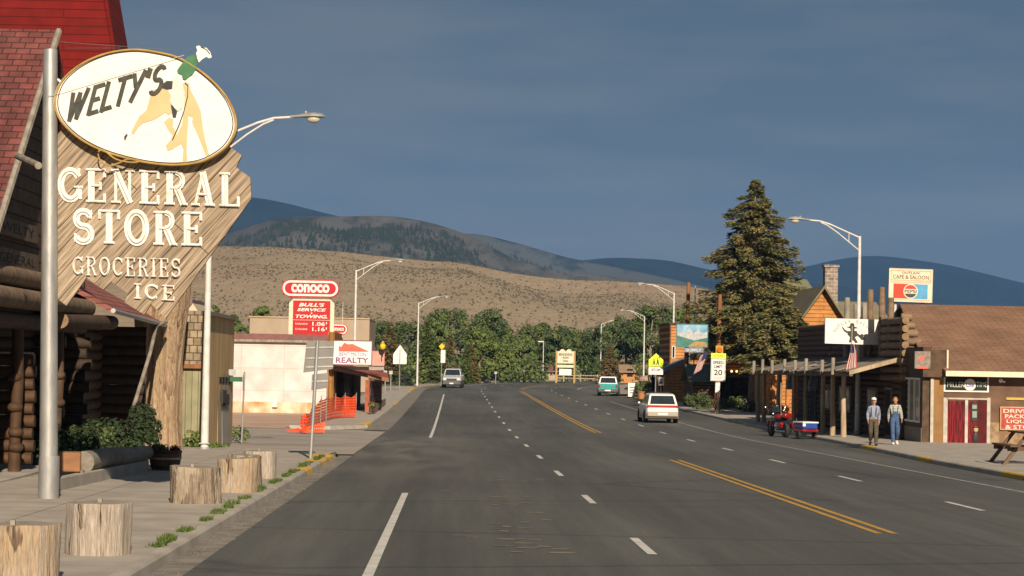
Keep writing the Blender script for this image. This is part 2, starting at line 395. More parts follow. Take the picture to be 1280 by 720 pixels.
al = mm_(mm_(mrange(s_x.outputs[0], -1.5, 2.3, 1, 0), mrange(q_.outputs[0], .3, .7, .1, .6)), mm_(mrange(s_x.outputs[1], 40, 62, 0, 1), mrange(s_x.outputs[1], 80, 100, 1, 0)))
l.new(al, bs_.inputs['Alpha'])
b = MB(); ribbon(b, 38, 102, -2.85, 2.4, .0072, DM, ds=3); tag(b.build('road_dust', smooth=0), kind='structure')
# worn arrow paint scraps
b = MB()
for _ in range(46):
    px = rnd.gauss(640, 34); py = rnd.choice([600, 612, 622, 632, 640, 652, 662, 672, 684, 690])+rnd.uniform(-4, 4)
    px = px+ (py-640)*.25; p = ong(px, py); w1 = rnd.uniform(.05, .38); w2 = rnd.uniform(.06, .3)
    vs_ = [(p.x-w1/2, p.y), (p.x-w1/3, p.y+w2), (p.x+w1/3, p.y+w2*.8), (p.x+w1/2, p.y+w2*.3), (p.x+w1*.2, p.y-w2*.2)]
    b.add([(x, y, g(y)+.009) for x, y in vs_], [(0, 4, 3, 2, 1)], WORN)
tag(b.build('worn_arrow_paint', smooth=0), 'scraps of worn yellow arrow paint on the near asphalt', 'road paint', kind='stuff')

GUT = mat('gutter_concrete', (.25, .225, .19), (.14, .13, .11), 2.5, .9, .4, 25)
def sidewalk_mat():
    return rows_mat('sidewalk_slabs', (.40, .36, .30), (.375, .335, .28), (.22, .195, .165), 6, 1.6, 'XY', gap=.018, bump=.3, off=0, nscale=1.3, dark=.78)
SWM = sidewalk_mat()
# left sidewalk near
b = MB(); ribbon(b, -30, 64.6, -3.23, -2.86, .006, GUT, nx=1)
ribbon(b, 98.8, 230, -3.9, -2.86, .006, GUT)
tag(b.build('gutter', smooth=0), kind='structure')
def kerb(b, s0, s1, x, dirn, h=ZUP, w_=.17, m=M['concrete'], ds=3):
    fx = x if callable(x) else (lambda s_: x); n = max(1, int((s1-s0)/ds)); P = []
    prof = [(0, -.02), (.02*dirn, h-.03), (.05*dirn, h), (w_*dirn, h+.002), (w_*dirn, -.02)]
    for i in range(n+1):
        s_ = s0+(s1-s0)*i/n; x0 = fx(s_)
        for dx, dz in prof: P.append(rp(s_, x0+dx, dz))
    k = len(prof); F = [(i*k+j, i*k+j+1, (i+1)*k+j+1, (i+1)*k+j) for i in range(n) for j in range(k-1)]
    F += [tuple(range(k)), tuple(n*k+j for j in range(k))]
    b.add(P, F, m)
b = MB(); kerb(b, -30, 61.5, -3.21, -1); tag(b.build('kerb', smooth=30), kind='structure')
b = MB(); ribbon(b, -30, 61.5, -3.38, -10.5, ZUP-.002, SWM, ds=3, nx=1)
patch(b, [(-3.38, 61.5), (-3.3, 64), (-4.3, 65.8), (-7.5, 66.2), (-10.5, 66.2), (-10.5, 61.5)], ZUP-.002, SWM)
b.v += []
# apron lip
for (xa, ya), (xb, yb) in zip([(-3.3, 61.5), (-3.3, 64), (-4.3, 65.8), (-7.5, 66.2)], [(-3.3, 64), (-4.3, 65.8), (-7.5, 66.2), (-10.5, 66.2)]):
    b.quad((xa, ya, g(ya)+ZUP-.002), (xb, yb, g(yb)+ZUP-.002), (xb, yb+.35, g(yb)-.02), (xa+.1, ya+.35, g(ya)-.02), M['concrete'])
tag(b.build('sidewalk', smooth=0), kind='structure')
# left sidewalk beyond the side street
b = MB()
patch(b, [(-4.0, 103), (-4.0, 230), (-7.2, 230), (-7.2, 100), (-5.4, 99.6)], ZUP-.002, SWM)
poly = [(-4.0, 230), (-4.0, 103), (-5.4, 99.6), (-7.2, 99.9)]
for (xa, ya), (xb, yb) in zip(poly[1:], poly[2:]):
    b.quad((xa, ya, g(ya)+ZUP), (xb, yb, g(yb)+ZUP), (xb+.1, yb-.3, g(yb)-.02), (xa+.1, ya-.2, g(ya)-.02), M['concrete'])
tag(b.build('far_sidewalk', smooth=0), kind='structure')
b = MB(); kerb(b, 103, 560, lambda s_: -3.87, -1); tag(b.build('far_kerb', smooth=30), kind='structure')
# right sidewalk
b = MB(); kerb(b, -30, 196, kright, 1); kerb(b, 205, 560, kright, 1); tag(b.build('right_kerb', smooth=30), kind='structure')
b = MB(); ribbon(b, -30, 196, lambda s_: kright(s_)+.17, lambda s_: 40 if s_ < 88.4 else 19.2, ZUP-.002, SWM, ds=2.2, nx=1)
tag(b.build('right_sidewalk', smooth=0), kind='structure')
b = MB(); ribbon(b, 205, 560, lambda s_: kright(s_)+.17, 17.0, ZUP-.004, mat('far_walk', (.34, .29, .23), (.27, .23, .19), 1, .9), nx=1)
ribbon(b, 230.1, 560, -4.05, -6.6, ZUP-.004, MC['far_walk'])
tag(b.build('far_footpath', smooth=0), kind='structure')

# yellow kerb paint
def kerb_paint(s0, s1, x, dirn, label, ext=0):
    b = MB(); P = []; F = []; n = max(2, int((s1-s0)/.5))
    prof = [(-.006, .0), (.014, ZUP-.028), (.046, ZUP+.004), (.175+ext, ZUP+.006)]
    fx = x if callable(x) else (lambda q: x)
    for i in range(n+1):
        s_ = s0+(s1-s0)*i/n; e = rnd.uniform(-.05, .05) if i in (0, n) else 0
        for dx, dz in prof: P.append(rp(s_+e, fx(s_)+dx*dirn, dz))
    k = 4; F = [(i*k+j, i*k+j+1, (i+1)*k+j+1, (i+1)*k+j) for i in range(n) for j in range(k-1)]
    b.add(P, F, M['yellowk']); o = b.build('kerb_paint', smooth=0); tag(o, kind='structure')
kerb_paint(50.3, 52.2, -3.21, -1, '', .10); kerb_paint(56.2, 58.2, -3.21, -1, '', .25); kerb_paint(59.0, 61.6, -3.21, -1, '', .35)
kerb_paint(103.2, 108, -3.87, -1, '', .3); kerb_paint(196, 225, -3.87, -1, ''); kerb_paint(150, 158, -3.87, -1, '')
kerb_paint(67, 69.6, kright, 1, ''); kerb_paint(79.5, 83, kright, 1, ''); kerb_paint(55, 57.5, kright, 1, ''); kerb_paint(170, 192, kright, 1, '')

# ------------------------------------------------------------------ hills
def lerp_pts(P, x):
    if x <= P[0][0]: return P[0][1]
    for (a, b_), (c, d) in zip(P, P[1:]):
        if x <= c:
            t = (x-a)/(c-a); return b_+(d-b_)*t
    return P[-1][1]
from mathutils import noise as mn
def hill(name, pts, Yf, Yc, Yb, m, rough=6, x0=-500, x1=1800, n=230, rows=36, fs=.004, gully=0):
    b = MB(); P = []; F = []
    for i in range(rows+1):
        t = i/rows
        if t <= .75: Y = Yf+(Yc-Yf)*t/.75; q = t/.75; hgt = q*q*(3-2*q)*.55+.45*q
        else: u = (t-.75)/.25; Y = Yc+(Yb-Yc)*u; hgt = 1-u*u
        for j in range(n+1):
            px = x0+(x1-x0)*j/n
            cy = sum(lerp_pts(pts, px+k*4) for k in range(-4, 5))/9
            zc = Z(px, cy, Yc)+.9; X_ = X(px, Y)
            nz_ = mn.fractal(Vector((X_*fs, Y*fs*.6, 3.1)), 1.0, 2.0, 5)*rough
            if gully: nz_ += -abs(mn.noise(Vector((X_*fs*2.2, Y*fs*.35, 8))))*gully
            edge = min(1, hgt*4)
            P.append((X_, Y, -.95+zc*hgt+nz_*edge*(.35 if t > .7 and t < .8 else 1)))
    for i in range(rows):
        for j in range(n): a = i*(n+1)+j; F.append((a, a+1, a+n+2, a+n+1))
    b.add(P, F, m); o = b.build(name, smooth=80); tag(o, kind='structure'); return o, P, n, rows
def hill_mat(name, base, spots, sscale, slo, shi, patch_=None, pscale=.003, prange=(.5, .6), bump=1.0, bs=.05):
    m = bpy.data.materials.new(name); m.use_nodes = True; n = m.node_tree.nodes; l = m.node_tree.links; b = n['Principled BSDF']
    b.inputs['Roughness'].default_value = 1; b.inputs['Specular IOR Level'].default_value = 0
    t = n.new('ShaderNodeTexCoord')
    n1 = n.new('ShaderNodeTexNoise'); n1.inputs['Scale'].default_value = pscale; n1.inputs['Detail'].default_value = 7; n1.inputs['Roughness'].default_value = .6
    mpp = n.new('ShaderNodeMapping'); mpp.inputs['Scale'].default_value = (1, .5, 3); l.new(t.outputs['Object'], mpp.inputs[0]); l.new(mpp.outputs[0], n1.inputs[0])
    r1 = n.new('ShaderNodeValToRGB'); r1.color_ramp.elements[0].position = prange[0]; r1.color_ramp.elements[1].position = prange[1]
    r1.color_ramp.elements[0].color = (*base, 1); r1.color_ramp.elements[1].color = (*(patch_ or base), 1); l.new(n1.outputs[0], r1.inputs[0])
    n2 = n.new('ShaderNodeTexNoise'); n2.inputs['Scale'].default_value = sscale; n2.inputs['Detail'].default_value = 4; n2.inputs['Roughness'].default_value = .7
    m3 = n.new('ShaderNodeMapping'); m3.inputs['Scale'].default_value = (1, .35, 1.5); l.new(t.outputs['Object'], m3.inputs[0]); l.new(m3.outputs[0], n2.inputs[0])
    r2 = n.new('ShaderNodeValToRGB'); r2.color_ramp.elements[0].position = slo; r2.color_ramp.elements[1].position = shi
    l.new(n2.outputs[0], r2.inputs[0])
    k = n.new('ShaderNodeMix'); k.data_type = 'RGBA'; l.new(r2.outputs[0], k.inputs[0]); k.inputs[6].default_value = (*spots, 1); l.new(r1.outputs[0], k.inputs[7])
    l.new(k.outputs[2], b.inputs['Base Color'])
    bp = n.new('ShaderNodeBump'); bp.inputs['Strength'].default_value = .8; bp.inputs['Distance'].default_value = bump
    l.new(n2.outputs[0], bp.inputs['Height']); l.new(bp.outputs[0], b.inputs['Normal']); return m
A = [(-400, 300), (240, 305), (330, 306), (400, 309), (500, 317), (600, 327), (700, 338), (800, 348), (880, 357), (1000, 388), (1280, 415), (1800, 440)]
hA = hill('sagebrush_hill', A, 480, 1000, 1500, hill_mat('sage_hill', (.34, .265, .175), (.25, .20, .135), .30, .25, .60, (.31, .205, .155), .006, (.5, .62), 1.2), rough=7, fs=.006, gully=9)
B_ = [(-400, 330), (100, 320), (240, 305), (280, 291), (300, 283), (350, 270), (400, 264), (460, 260), (500, 266), (550, 280), (600, 297), (650, 313), (700, 328), (760, 342), (860, 368), (1000, 400), (1280, 440), (1800, 450)]
hB = hill('tree_dotted_hill', B_, 1500, 2500, 3200, hill_mat('grey_hill', (.125, .118, .105), (.038, .044, .04), .03, .38, .54, (.085, .085, .078), .004, (.42, .58), 7), rough=20, fs=.003, gully=48)
C_ = [(-400, 340), (300, 330), (500, 300), (560, 291), (585, 287), (610, 290), (650, 299), (700, 314), (760, 328), (850, 349), (900, 362), (1000, 385), (1280, 430), (1800, 450)]
hC = hill('grey_ridge', C_, 2700, 3900, 4600, hill_mat('grey_ridge_m', (.085, .09, .085), (.03, .04, .042), .012, .40, .48, (.09, .095, .085), .001, (.45, .55), 6), rough=16, fs=.0016, gully=30)
D_ = [(-400, 225), (100, 232), (240, 240), (315, 246), (350, 253), (395, 264), (450, 277), (520, 296), (600, 312), (700, 326), (760, 320), (800, 322), (830, 324), (860, 331), (890, 338), (1000, 352), (1800, 450)]
hD = hill('forest_mountain', D_, 4200, 5600, 6500, hill_mat('forest_far', (.016, .022, .018), (.008, .012, .010), .01, .4, .6, (.03, .035, .03), .0006, (.55, .65), 8), rough=12, fs=.0012, gully=16)
E_ = [(-400, 330), (600, 345), (760, 326), (820, 330), (880, 340), (960, 340), (1000, 335), (1040, 325), (1070, 320), (1100, 319), (1130, 322), (1180, 329), (1240, 343), (1280, 353), (1400, 380), (1800, 420)]
hE = hill('blue_mountain', E_, 5000, 7000, 8200, MC.get('x') or hill_mat('forest_far2', (.012, .018, .016), (.007, .010, .009), .008, .4, .6, (.02, .024, .022), .0006, (.55, .65), 8), rough=14, fs=.001, gully=18)

def scatter_on(h, count, size, m, name, label, cat, sel, seed, cone=True):
    ob, P, n, rows = h; q = random.Random(seed); b = MB(); c = 0; tries = 0
    while c < count and tries < count*12:
        tries += 1
        i = q.uniform(0, rows*(.69 if cone else .76)); j = q.uniform(0, n-1); i0, j0 = int(i), int(j); a = Vector(P[i0*(n+1)+j0]); bb = Vector(P[i0*(n+1)+j0+1]); cc = Vector(P[(i0+1)*(n+1)+j0]); u, v = i-i0, j-j0
        p = a+(bb-a)*v+(cc-a)*u
        px = 572+p.x/p.y*FPX
        if not (200 < px < 1330) or not sel(p, px, q): continue
        s_ = size*(.45+1.5*q.random()**2.5)*(1.15 if cone else 1)
        if cone: b.add([(p.x-s_*.3, p.y-s_*.2, p.z-.3), (p.x+s_*.3, p.y-s_*.2, p.z-.3), (p.x, p.y+s_*.3, p.z-.3), (p.x+q.uniform(-.1, .1), p.y, p.z+s_)], [(0, 1, 3), (1, 2, 3), (2, 0, 3)], m)
        else: b.add([(p.x-s_*.6, p.y, p.z-.1), (p.x, p.y-s_*.5, p.z-.1), (p.x+s_*.6, p.y, p.z-.1), (p.x, p.y+s_*.5, p.z-.1), (p.x-.25*s_, p.y-.1, p.z+s_*.65), (p.x+.3*s_, p.y, p.z+s_*.55)], [(0, 1, 4), (1, 5, 4), (1, 2, 5), (2, 3, 5), (3, 4, 5), (3, 0, 4)], m)
        c += 1
    tag(b.build(name, smooth=0), label, cat, kind='stuff')
SAGE = mat('sage_bush', (.10, .085, .05), (.06, .055, .035), .3, .95)
FIRD = mat('far_fir', (.02, .03, .02), (.012, .02, .014), .02, .95)
scatter_on(hA, 30000, .46, SAGE, 'sagebrush', 'grey green sagebrush dotting the tan hillside', 'sagebrush', lambda p, px, q: mn.noise(p*.012) >  -.05 or q.random() < .35, 3, False)
scatter_on(hB, 3000, 3.8, FIRD, 'hill_conifers', 'dark conifers scattered over the grey hill', 'trees', lambda p, px, q: (mn.fractal(Vector((p.x*.0026, p.z*.006, 1)), 1, 2, 3) + .35*mn.noise(Vector((p.x*.02, p.y*.008, 2))) > .10 and p.z > 50 and px < 600) or (q.random() < .14), 4)
scatter_on(hC, 3500, 5, FIRD, 'ridge_conifers', 'dark conifers on the far grey ridge', 'trees', lambda p, px, q: (px < 640 and p.z > 150) or mn.fractal(Vector((p.x*.0018, p.z*.006, 5)), 1, 2, 3) > .18, 5)

# ------------------------------------------------------------------ haze
HAZE = True
if HAZE:
    b = MB(); b.bb((-7500, -60, -3.5), (7500, 8600, 620), mat('x_dummy', (1, 1, 1)))
    hz = b.build('haze', smooth=0); hz.data.materials.clear()
    hm = bpy.data.materials.new('haze_air'); hm.use_nodes = True; n = hm.node_tree.nodes; n.clear()
    o_ = n.new('ShaderNodeOutputMaterial'); v_ = n.new('ShaderNodeVolumePrincipled'); v_.inputs['Color'].default_value = (.22, .50, 1, 1)
    v_.inputs['Density'].default_value = 0.000075; v_.inputs['Anisotropy'].default_value = 0
    hm.node_tree.links.new(v_.outputs[0], o_.inputs['Volume']); hz.data.materials.append(hm)
    tag(hz, 'thin blue haze in the air over the valley', 'haze', kind='stuff')
exec_rest = True
# ------------------------------------------------------------------ trees
def leafcloud(b, clumps, n_each, size, m, q, flat=.5, mats=None):
    for (c, rad) in clumps:
        mm = m if not mats else q.choice(mats)
        for _ in range(n_each):
            while True:
                d = Vector((q.uniform(-1, 1), q.uniform(-1, 1), q.uniform(-1, 1)))
                if d.length < 1: break
            d = d.normalized()*(d.length**.5)
            p = Vector(c)+Vector((d.x*rad[0], d.y*rad[1], d.z*rad[2])); s_ = size*q.uniform(.55, 1.25)
            nrm = (d+Vector((q.uniform(-.6, .6), q.uniform(-.6, .6), q.uniform(-.3, .8)))).normalized()
            u = nrm.orthogonal().normalized(); w_ = nrm.cross(u); t = q.uniform(0, 6.28); u2 = u*math.cos(t)+w_*math.sin(t); w2 = nrm.cross(u2)
            b.add([p+u2*s_*.6, p+w2*s_*.42, p-u2*s_*.6, p-w2*s_*.42+nrm*s_*.1], [(0, 1, 2, 3)], mm)
def broadleaf(X0, Y0, h, rw, m, label, group='cottonwoods beyond the bend', seed=1, size=.42, n=42, each=55, lowf=.18, name='cottonwood_tree', gz=None, trunk=M['barkg']):
    q = random.Random(seed); z0 = g(Y0) if gz is None else gz; root = thing(name, (X0, Y0, z0), label, 'tree', group)
    t = MB(); t.tube([(0, 0, -.1), (q.uniform(-.2, .2), 0, h*.25), (q.uniform(-.4, .4), 0, h*.55), (0, 0, h*.8)], [h*.028, h*.022, h*.014, h*.005], trunk, 8)
    for _ in range(6):
        a = q.uniform(0, 6.28); z1 = h*q.uniform(.22, .5); t.tube([(0, 0, z1), (math.cos(a)*rw*.4, math.sin(a)*rw*.4, z1+h*.15), (math.cos(a)*rw*.7, math.sin(a)*rw*.7, z1+h*.27)], [h*.012, h*.008, h*.003], trunk, 6)
    t.build('trunk', root)
    b = MB(); cl = []
    for _ in range(n):
        a = q.uniform(0, 6.28); zz = q.uniform(lowf, .93); rr = rw*math.sin(math.pi*min(1, max(.05, (zz-lowf*.4)/(1.05-lowf*.4))))**.6*q.uniform(.35, .95)
        s_ = rw*q.uniform(.2, .36); cl.append(((math.cos(a)*rr, math.sin(a)*rr, h*zz), (s_, s_, s_*.8)))
    leafcloud(b, cl, each, size, m, q, mats=[m, m, M['leafm']] if m is M['leafd'] else [m, M['leafm']])
    b.build('crown', root, smooth=0); return root
def conifer(X0, Y0, h, rw, m, label, group=None, seed=1, size=.3, tiers=26, name='spruce_tree', gz=None, dens=1.0, skirt=.08, trunk=M['barkg'], gaps=.12, droop=.22, tr=.017, power=.85):
    q = random.Random(seed); z0 = g(Y0) if gz is None else gz; root = thing(name, (X0, Y0, z0), label, 'tree', group)
    t = MB(); t.tube([(0, 0, -.1), (.05, 0, h*.4), (0, .03, h*.97)], [h*tr, h*tr*.65, h*.002], trunk, 10)
    b = MB()
    for i in range(tiers):
        f = (i+q.uniform(-.3, .3))/tiers; z = h*(skirt+(1-skirt)*f); L_ = min(rw*(1-f)**power, rw*.80, rw*1.9*(1-f)+.05)*q.uniform(.90, 1.08)*(1+.07*math.sin(f*17+seed))+.08; nb = max(5, int(9-3*f))
        for k in range(nb):
            if q.random() < gaps: continue
            a = 6.283*k/nb+q.uniform(-.35, .35)+i*1.3; l_ = L_*q.uniform(.62, 1.16)*(1+.12*math.cos(a*2+i*.35)); lift = q.uniform(-.02, .16)
            dx, dy = math.cos(a), math.sin(a)
            tip = Vector((dx*l_, dy*l_, z-l_*droop+l_*lift))
            t.tube([(0, 0, z), (dx*l_*.5, dy*l_*.5, z-l_*droop*.4+l_*lift*.3), tip], [.02+.012*l_, .015, .006], trunk, 4, caps=False)
            for _ in range(int((7+l_*15)*dens)):
                u = q.uniform(.12, 1.05)**.75; p = Vector((0, 0, z))*(1-u)+tip*u
                wd = l_*.20*(1.15-u)+.1; s_ = size*q.uniform(.6, 1.3)
                p += Vector((-dy, dx, 0))*q.uniform(-wd, wd)*1.2+Vector((0, 0, q.uniform(-.9, .25)*(.16+.05*l_)))
                d1 = (Vector((dx, dy, q.uniform(-.5, .5)))+Vector((-dy, dx, 0))*q.uniform(-.9, .9)).normalized(); d2 = Vector((-d1.y, d1.x, q.uniform(-.9, .9))).normalized()
                b.add([p-d1*s_*.5, p+d2*s_*.2-Vector((0, 0, s_*.12)), p+d1*s_*.6-Vector((0, 0, s_*.2)), p-d2*s_*.2-Vector((0, 0, s_*.12))], [(0, 1, 2, 3)], m)
    t.build('trunk', root); b.build('crown', root, smooth=0); return root

# the tall spruce on the right
pS = (X(941, 152), 152)
big = conifer(pS[0], pS[1], 15.6, 4.35, M['spruce'], 'tall shaggy spruce towering over the log buildings on the right', seed=11, size=.27, tiers=66, dens=4.2, tr=.021, skirt=.25, gaps=.20, droop=.20, name='spruce_tree', gz=g(152)+.1, power=.58)
conifer(X(975, 133), 133, 7.6, 2.4, M['spruce'], 'shorter spruce crowding the right side of the tallest spruce', seed=12, size=.30, tiers=26, dens=3.4, skirt=.40, gaps=.10, droop=.16, gz=g(133)+.1, power=.6)

# trees past the bend. (px, top y, Y, half width px, material, kind, label)
def hgt(px, py, Y): return Z(px, py, Y)-g(Y)
T = [
 (445, 393, 300, 26, 'leafd', 'b', 'dark cottonwood just right of the round gas sign'),
 (505, 404, 350, 34, 'leafd', 'b', 'dark cottonwood behind the blue grey spruces on the left'),
 (560, 385, 370, 34, 'leafd', 'b', 'tallest cottonwood in the middle of the far grove'),
 (545, 398, 330, 22, 'leafm', 'b', 'dark cottonwood behind the bright green conifer'),
 (603, 386, 375, 32, 'leafd', 'b', 'broad dark cottonwood above the light green tree'),
 (625, 402, 380, 22, 'leafm', 'b', 'small cottonwood at the right end of the middle grove'),
 (672, 403, 390, 28, 'leafd', 'b', 'dark cottonwood left of the motel sign'),
 (705, 406, 385, 26, 'leafd', 'b', 'dark cottonwood rising behind the motel sign'),
 (730, 416, 380, 24, 'leafm', 'b', 'low cottonwood right of the motel sign'),
 (650, 418, 372, 20, 'leafm', 'b', 'low dark cottonwood behind the small brown roofed house'),
 (783, 393, 350, 28, 'leafd', 'b', 'dark cottonwood left of the thin street lamps'),
 (815, 380, 340, 32, 'leafd', 'b', 'large cottonwood behind the school crossing sign'),
 (850, 383, 330, 28, 'leafm', 'b', 'cottonwood behind the painted landscape sign'),
 (885, 400, 320, 26, 'leafd', 'b', 'cottonwood glimpsed left of the tall spruce'),
 (470, 402, 330, 24, 'leafd', 'b', 'dark cottonwood behind the dry looking spruce'),
 (745, 405, 372, 28, 'leafd', 'b', 'dark cottonwood behind the far right bent lamp'),
 (690, 415, 400, 30, 'leafd', 'b', 'rounded dark cottonwood farthest back above the motel sign'),
 (425, 402, 310, 20, 'leafd', 'b', 'dark cottonwood behind the tan garage'),
 (324, 380, 260, 16, 'leafm', 'b', 'bushy tree poking up behind the white wall'),
 (290, 390, 240, 14, 'leafm', 'b', 'low tree between the shed and the bushy tree'),
 (262, 374, 250, 14, 'leafd', 'b', 'dark tree just right of the shed roof'),
 (600, 407, 290, 24, 'leafl', 'b', 'light green broad tree behind the oncoming truck'),
 (633, 428, 300, 13, 'leafl', 'b', 'small light tree at the edge of the light green tree'),
 (666, 440, 330, 8, 'leafl', 'b', 'slender young tree beside the roadside house'),
]
for i, (px, ty, Y, hw, mm, kd, lab) in enumerate(T):
    broadleaf(X(px, Y), Y, hgt(px, ty, Y), hw*Y/FPX*1.02, M[mm], lab, seed=20+i, size=.36 if Y > 300 else .30, n=70, each=110, lowf=.06, name='cottonwood_tree' if mm == 'leafd' else 'shade_tree', group='broadleaf trees past the bend')
T2 = [
 (487, 400, 262, 22, 'sprucey', 'tall dry looking spruce behind the pentagonal sign back'),
 (507, 462, 236, 12, 'spruceb', 'low bluish spruce below the pentagonal sign back'),
 (472, 440, 255, 14, 'spruceb', 'bluish spruce behind the yellow lantern'),
 (534, 402, 262, 19, 'leafm', 'bright green narrow conifer beside the lamp post'),
 (562, 417, 280, 11, 'sprucey', 'thin rusty spruce behind the truck'),
 (584, 430, 275, 10, 'leafm', 'narrow green conifer left of the light green tree'),
 (588, 428, 285, 13, 'sprucey', 'rusty topped spruce in front of the light green tree'),
 (762, 431, 300, 17, 'sprucey', 'spruce behind the teal truck'),
 (636, 442, 310, 11, 'spruceb', 'dark spruce between the light tree and the roadside house'),
]
for i, (px, ty, Y, hw, mm, lab) in enumerate(T2):
    conifer(X(px, Y), Y, hgt(px, ty, Y), hw*Y/FPX, M[mm], lab, group='conifers past the bend', seed=60+i, size=.34, tiers=26, dens=1.8, name='spruce_tree' if mm != 'leafm' else 'conifer_tree')

# ------------------------------------------------------------------ street lamps
def make_lamp(label, arm=1):
    root = thing('street_lamp', (0, 0, 0), label, 'street lamp', 'cobra head street lamps along the highway')
    b = MB(); b.cyl((0, 0, 0), (0, 0, 8.75), .115, .062, 14, M['lampw']); b.build('pole', root)
    b = MB(); b.cyl((0, 0, -.05), (0, 0, .05), .2, .2, 14, M['galv']); b.box((0, 0, .16), (.3, .3, .03), M['galv']); b.build('base_plate', root)
    b = MB(); up = [(0, 0, 8.68), (.7, 0, 8.98), (1.3, 0, 9.24), (1.75, 0, 9.38), (2.3, 0, 9.42)]
    lo = [(0, 0, 8.1), (.5, 0, 8.5), (1.0, 0, 8.9), (1.45, 0, 9.2), (1.75, 0, 9.33)]
    b.tube(up, .036, M['lampw'], 8); b.tube(lo, .028, M['lampw'], 8); b.tube([(.48, 0, 8.5), (.48, 0, 8.88)], .02, M['lampw'], 6)
    b.build('arm', root)
    b = MB(); prof = []
    secs = [(2.2, .05, .05, 9.42), (2.4, .08, .06, 9.43), (2.65, .14, .10, 9.45), (2.9, .17, .12, 9.46), (3.1, .13, .09, 9.45), (3.2, .04, .03, 9.44)]
    P = []; n = 12
    for (x, wy, hz_, z) in secs:
        for j in range(n): t = 2*math.pi*j/n; P.append((x, wy*math.cos(t), z+hz_*math.sin(t)*(1 if math.sin(t) > 0 else .5)))
    b.add(P, [(i*n+j, i*n+(j+1) % n, (i+1)*n+(j+1) % n, (i+1)*n+j) for i in range(len(secs)-1) for j in range(n)]+[tuple(range(n)), tuple(reversed(range((len(secs)-1)*n, len(secs)*n)))], M['galv'])
    b.ball((2.65, 0, 9.56), (.04, .04, .05), M['galv'])
    hd = b.build('lamp_head', root); b = MB(); b.ball((2.87, 0, 9.37), (.19, .12, .11), M['lens']); b.build('lens', hd)
    return root
lamp0 = make_lamp('x')
lamps = [(257, 64.5, 1, 'street lamp whose arm rises from behind the store sign'), (442, 150, 1, 'street lamp rising behind the small realty office'), (521, 237, 1, 'street lamp in front of the bright green conifer'),
         (750, 353, 1, 'distant street lamp with its arm bent to the right, left of the two tall ones'), (1072, 100, -1, 'street lamp standing through the saloon awning'), (840.5, 189, -1, 'street lamp beside the utility pole and painted sign'), (804, 285, -1, 'slim street lamp left of the school crossing sign')]
for i, (px, Y, d, lab) in enumerate(lamps):
    o = lamp0 if i == 0 else copy_tree(lamp0)
    o['label'] = lab; o.location = (X(px, Y, 500), Y, g(Y)+(ZUP if i in (0, 1, 4, 5) else 0)); o.rotation_euler = (0, 0, 0 if d > 0 else math.pi)

# ------------------------------------------------------------------ general store (left)
SHR = rows_mat('red_shingles', (.22, .07, .06), (.14, .05, .045), (.06, .03, .028), .28, .14, 'XZ', gap=.012, bump=.8, nscale=2.2, dark=.55)
SHR2 = rows_mat('red_shingles_b', (.40, .15, .12), (.28, .10, .08), (.10, .05, .045), .28, .14, 'YZ', gap=.012, bump=.8, nscale=2.2, dark=.55)
REDB = rows_mat('red_siding', (.17, .009, .007), (.13, .008, .006), (.07, .006, .006), 7, .2, 'XZ', gap=.012, bump=.5, dark=.8)
BRB = rows_mat('brown_boards', (.13, .085, .05), (.105, .07, .042), (.035, .022, .014), 6, .28, 'YZ', gap=.02, bump=.6)
def logrun(b, a, c, r, m=M['logd'], endm=M['logend'], n=12, wob=.0):
    a = Vector(a); c = Vector(c); mid = (a+c)/2+Vector((0, 0, rnd.uniform(-.01, .01))); b.tube([a, mid, c], [r*rnd.uniform(.92, 1.06), r, r*rnd.uniform(.92, 1.06)], m, n, caps=False)
    for e, o in ((a, c), (c, a)):
        d = (e-o).normalized(); b.cyl(e-d*.001, e+d*.004, r*1.0, r*.97, n, endm)
gy = g(48)
store = thing('log_store', (-9.5, 48, gy), 'dark log general store with red shingle roof and deep porch at the left edge', 'building')
O = Vector((-9.5, 48, gy))
b = MB()
xw = -9.9
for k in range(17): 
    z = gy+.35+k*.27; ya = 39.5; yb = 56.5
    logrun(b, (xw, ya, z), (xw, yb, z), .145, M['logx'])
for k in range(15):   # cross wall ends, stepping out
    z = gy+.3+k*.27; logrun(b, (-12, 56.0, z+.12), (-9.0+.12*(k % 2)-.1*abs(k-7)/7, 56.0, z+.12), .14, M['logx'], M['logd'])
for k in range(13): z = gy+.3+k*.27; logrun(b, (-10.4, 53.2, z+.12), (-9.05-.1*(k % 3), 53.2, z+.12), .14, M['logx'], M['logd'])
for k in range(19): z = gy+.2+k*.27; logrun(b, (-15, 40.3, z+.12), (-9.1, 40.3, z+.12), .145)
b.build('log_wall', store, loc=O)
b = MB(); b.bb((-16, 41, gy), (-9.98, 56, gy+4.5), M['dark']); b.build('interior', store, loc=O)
b = MB()
b.bb((-16, 35.6, g(37)), (-8.0, 38.4, CAMZ+4.4), BRB); b.build('side_wing', store, loc=O)  # wing added out of view to cast shade on the porch
# porch beams
b = MB()
zb = CAMZ+1.02
logrun(b, (-8.5, 38.5, zb), (-8.5, 52.9, zb), .20, M['logw'], M['logend'], 16)
logrun(b, (-8.62, 38.5, zb+.42), (-8.62, 50.6, zb+.42), .19, M['logw'], M['logend'], 16)
logrun(b, (-8.45, 49, zb-.36), (-8.35, 55.6, zb-.30), .17, M['logd'], M['logend'], 14)
logrun(b, (-8.75, 39, zb-.42), (-8.75, 53.5, zb-.42), .17, M['logd'], M['logend'], 14)
b.build('porch_beam', store, loc=O)
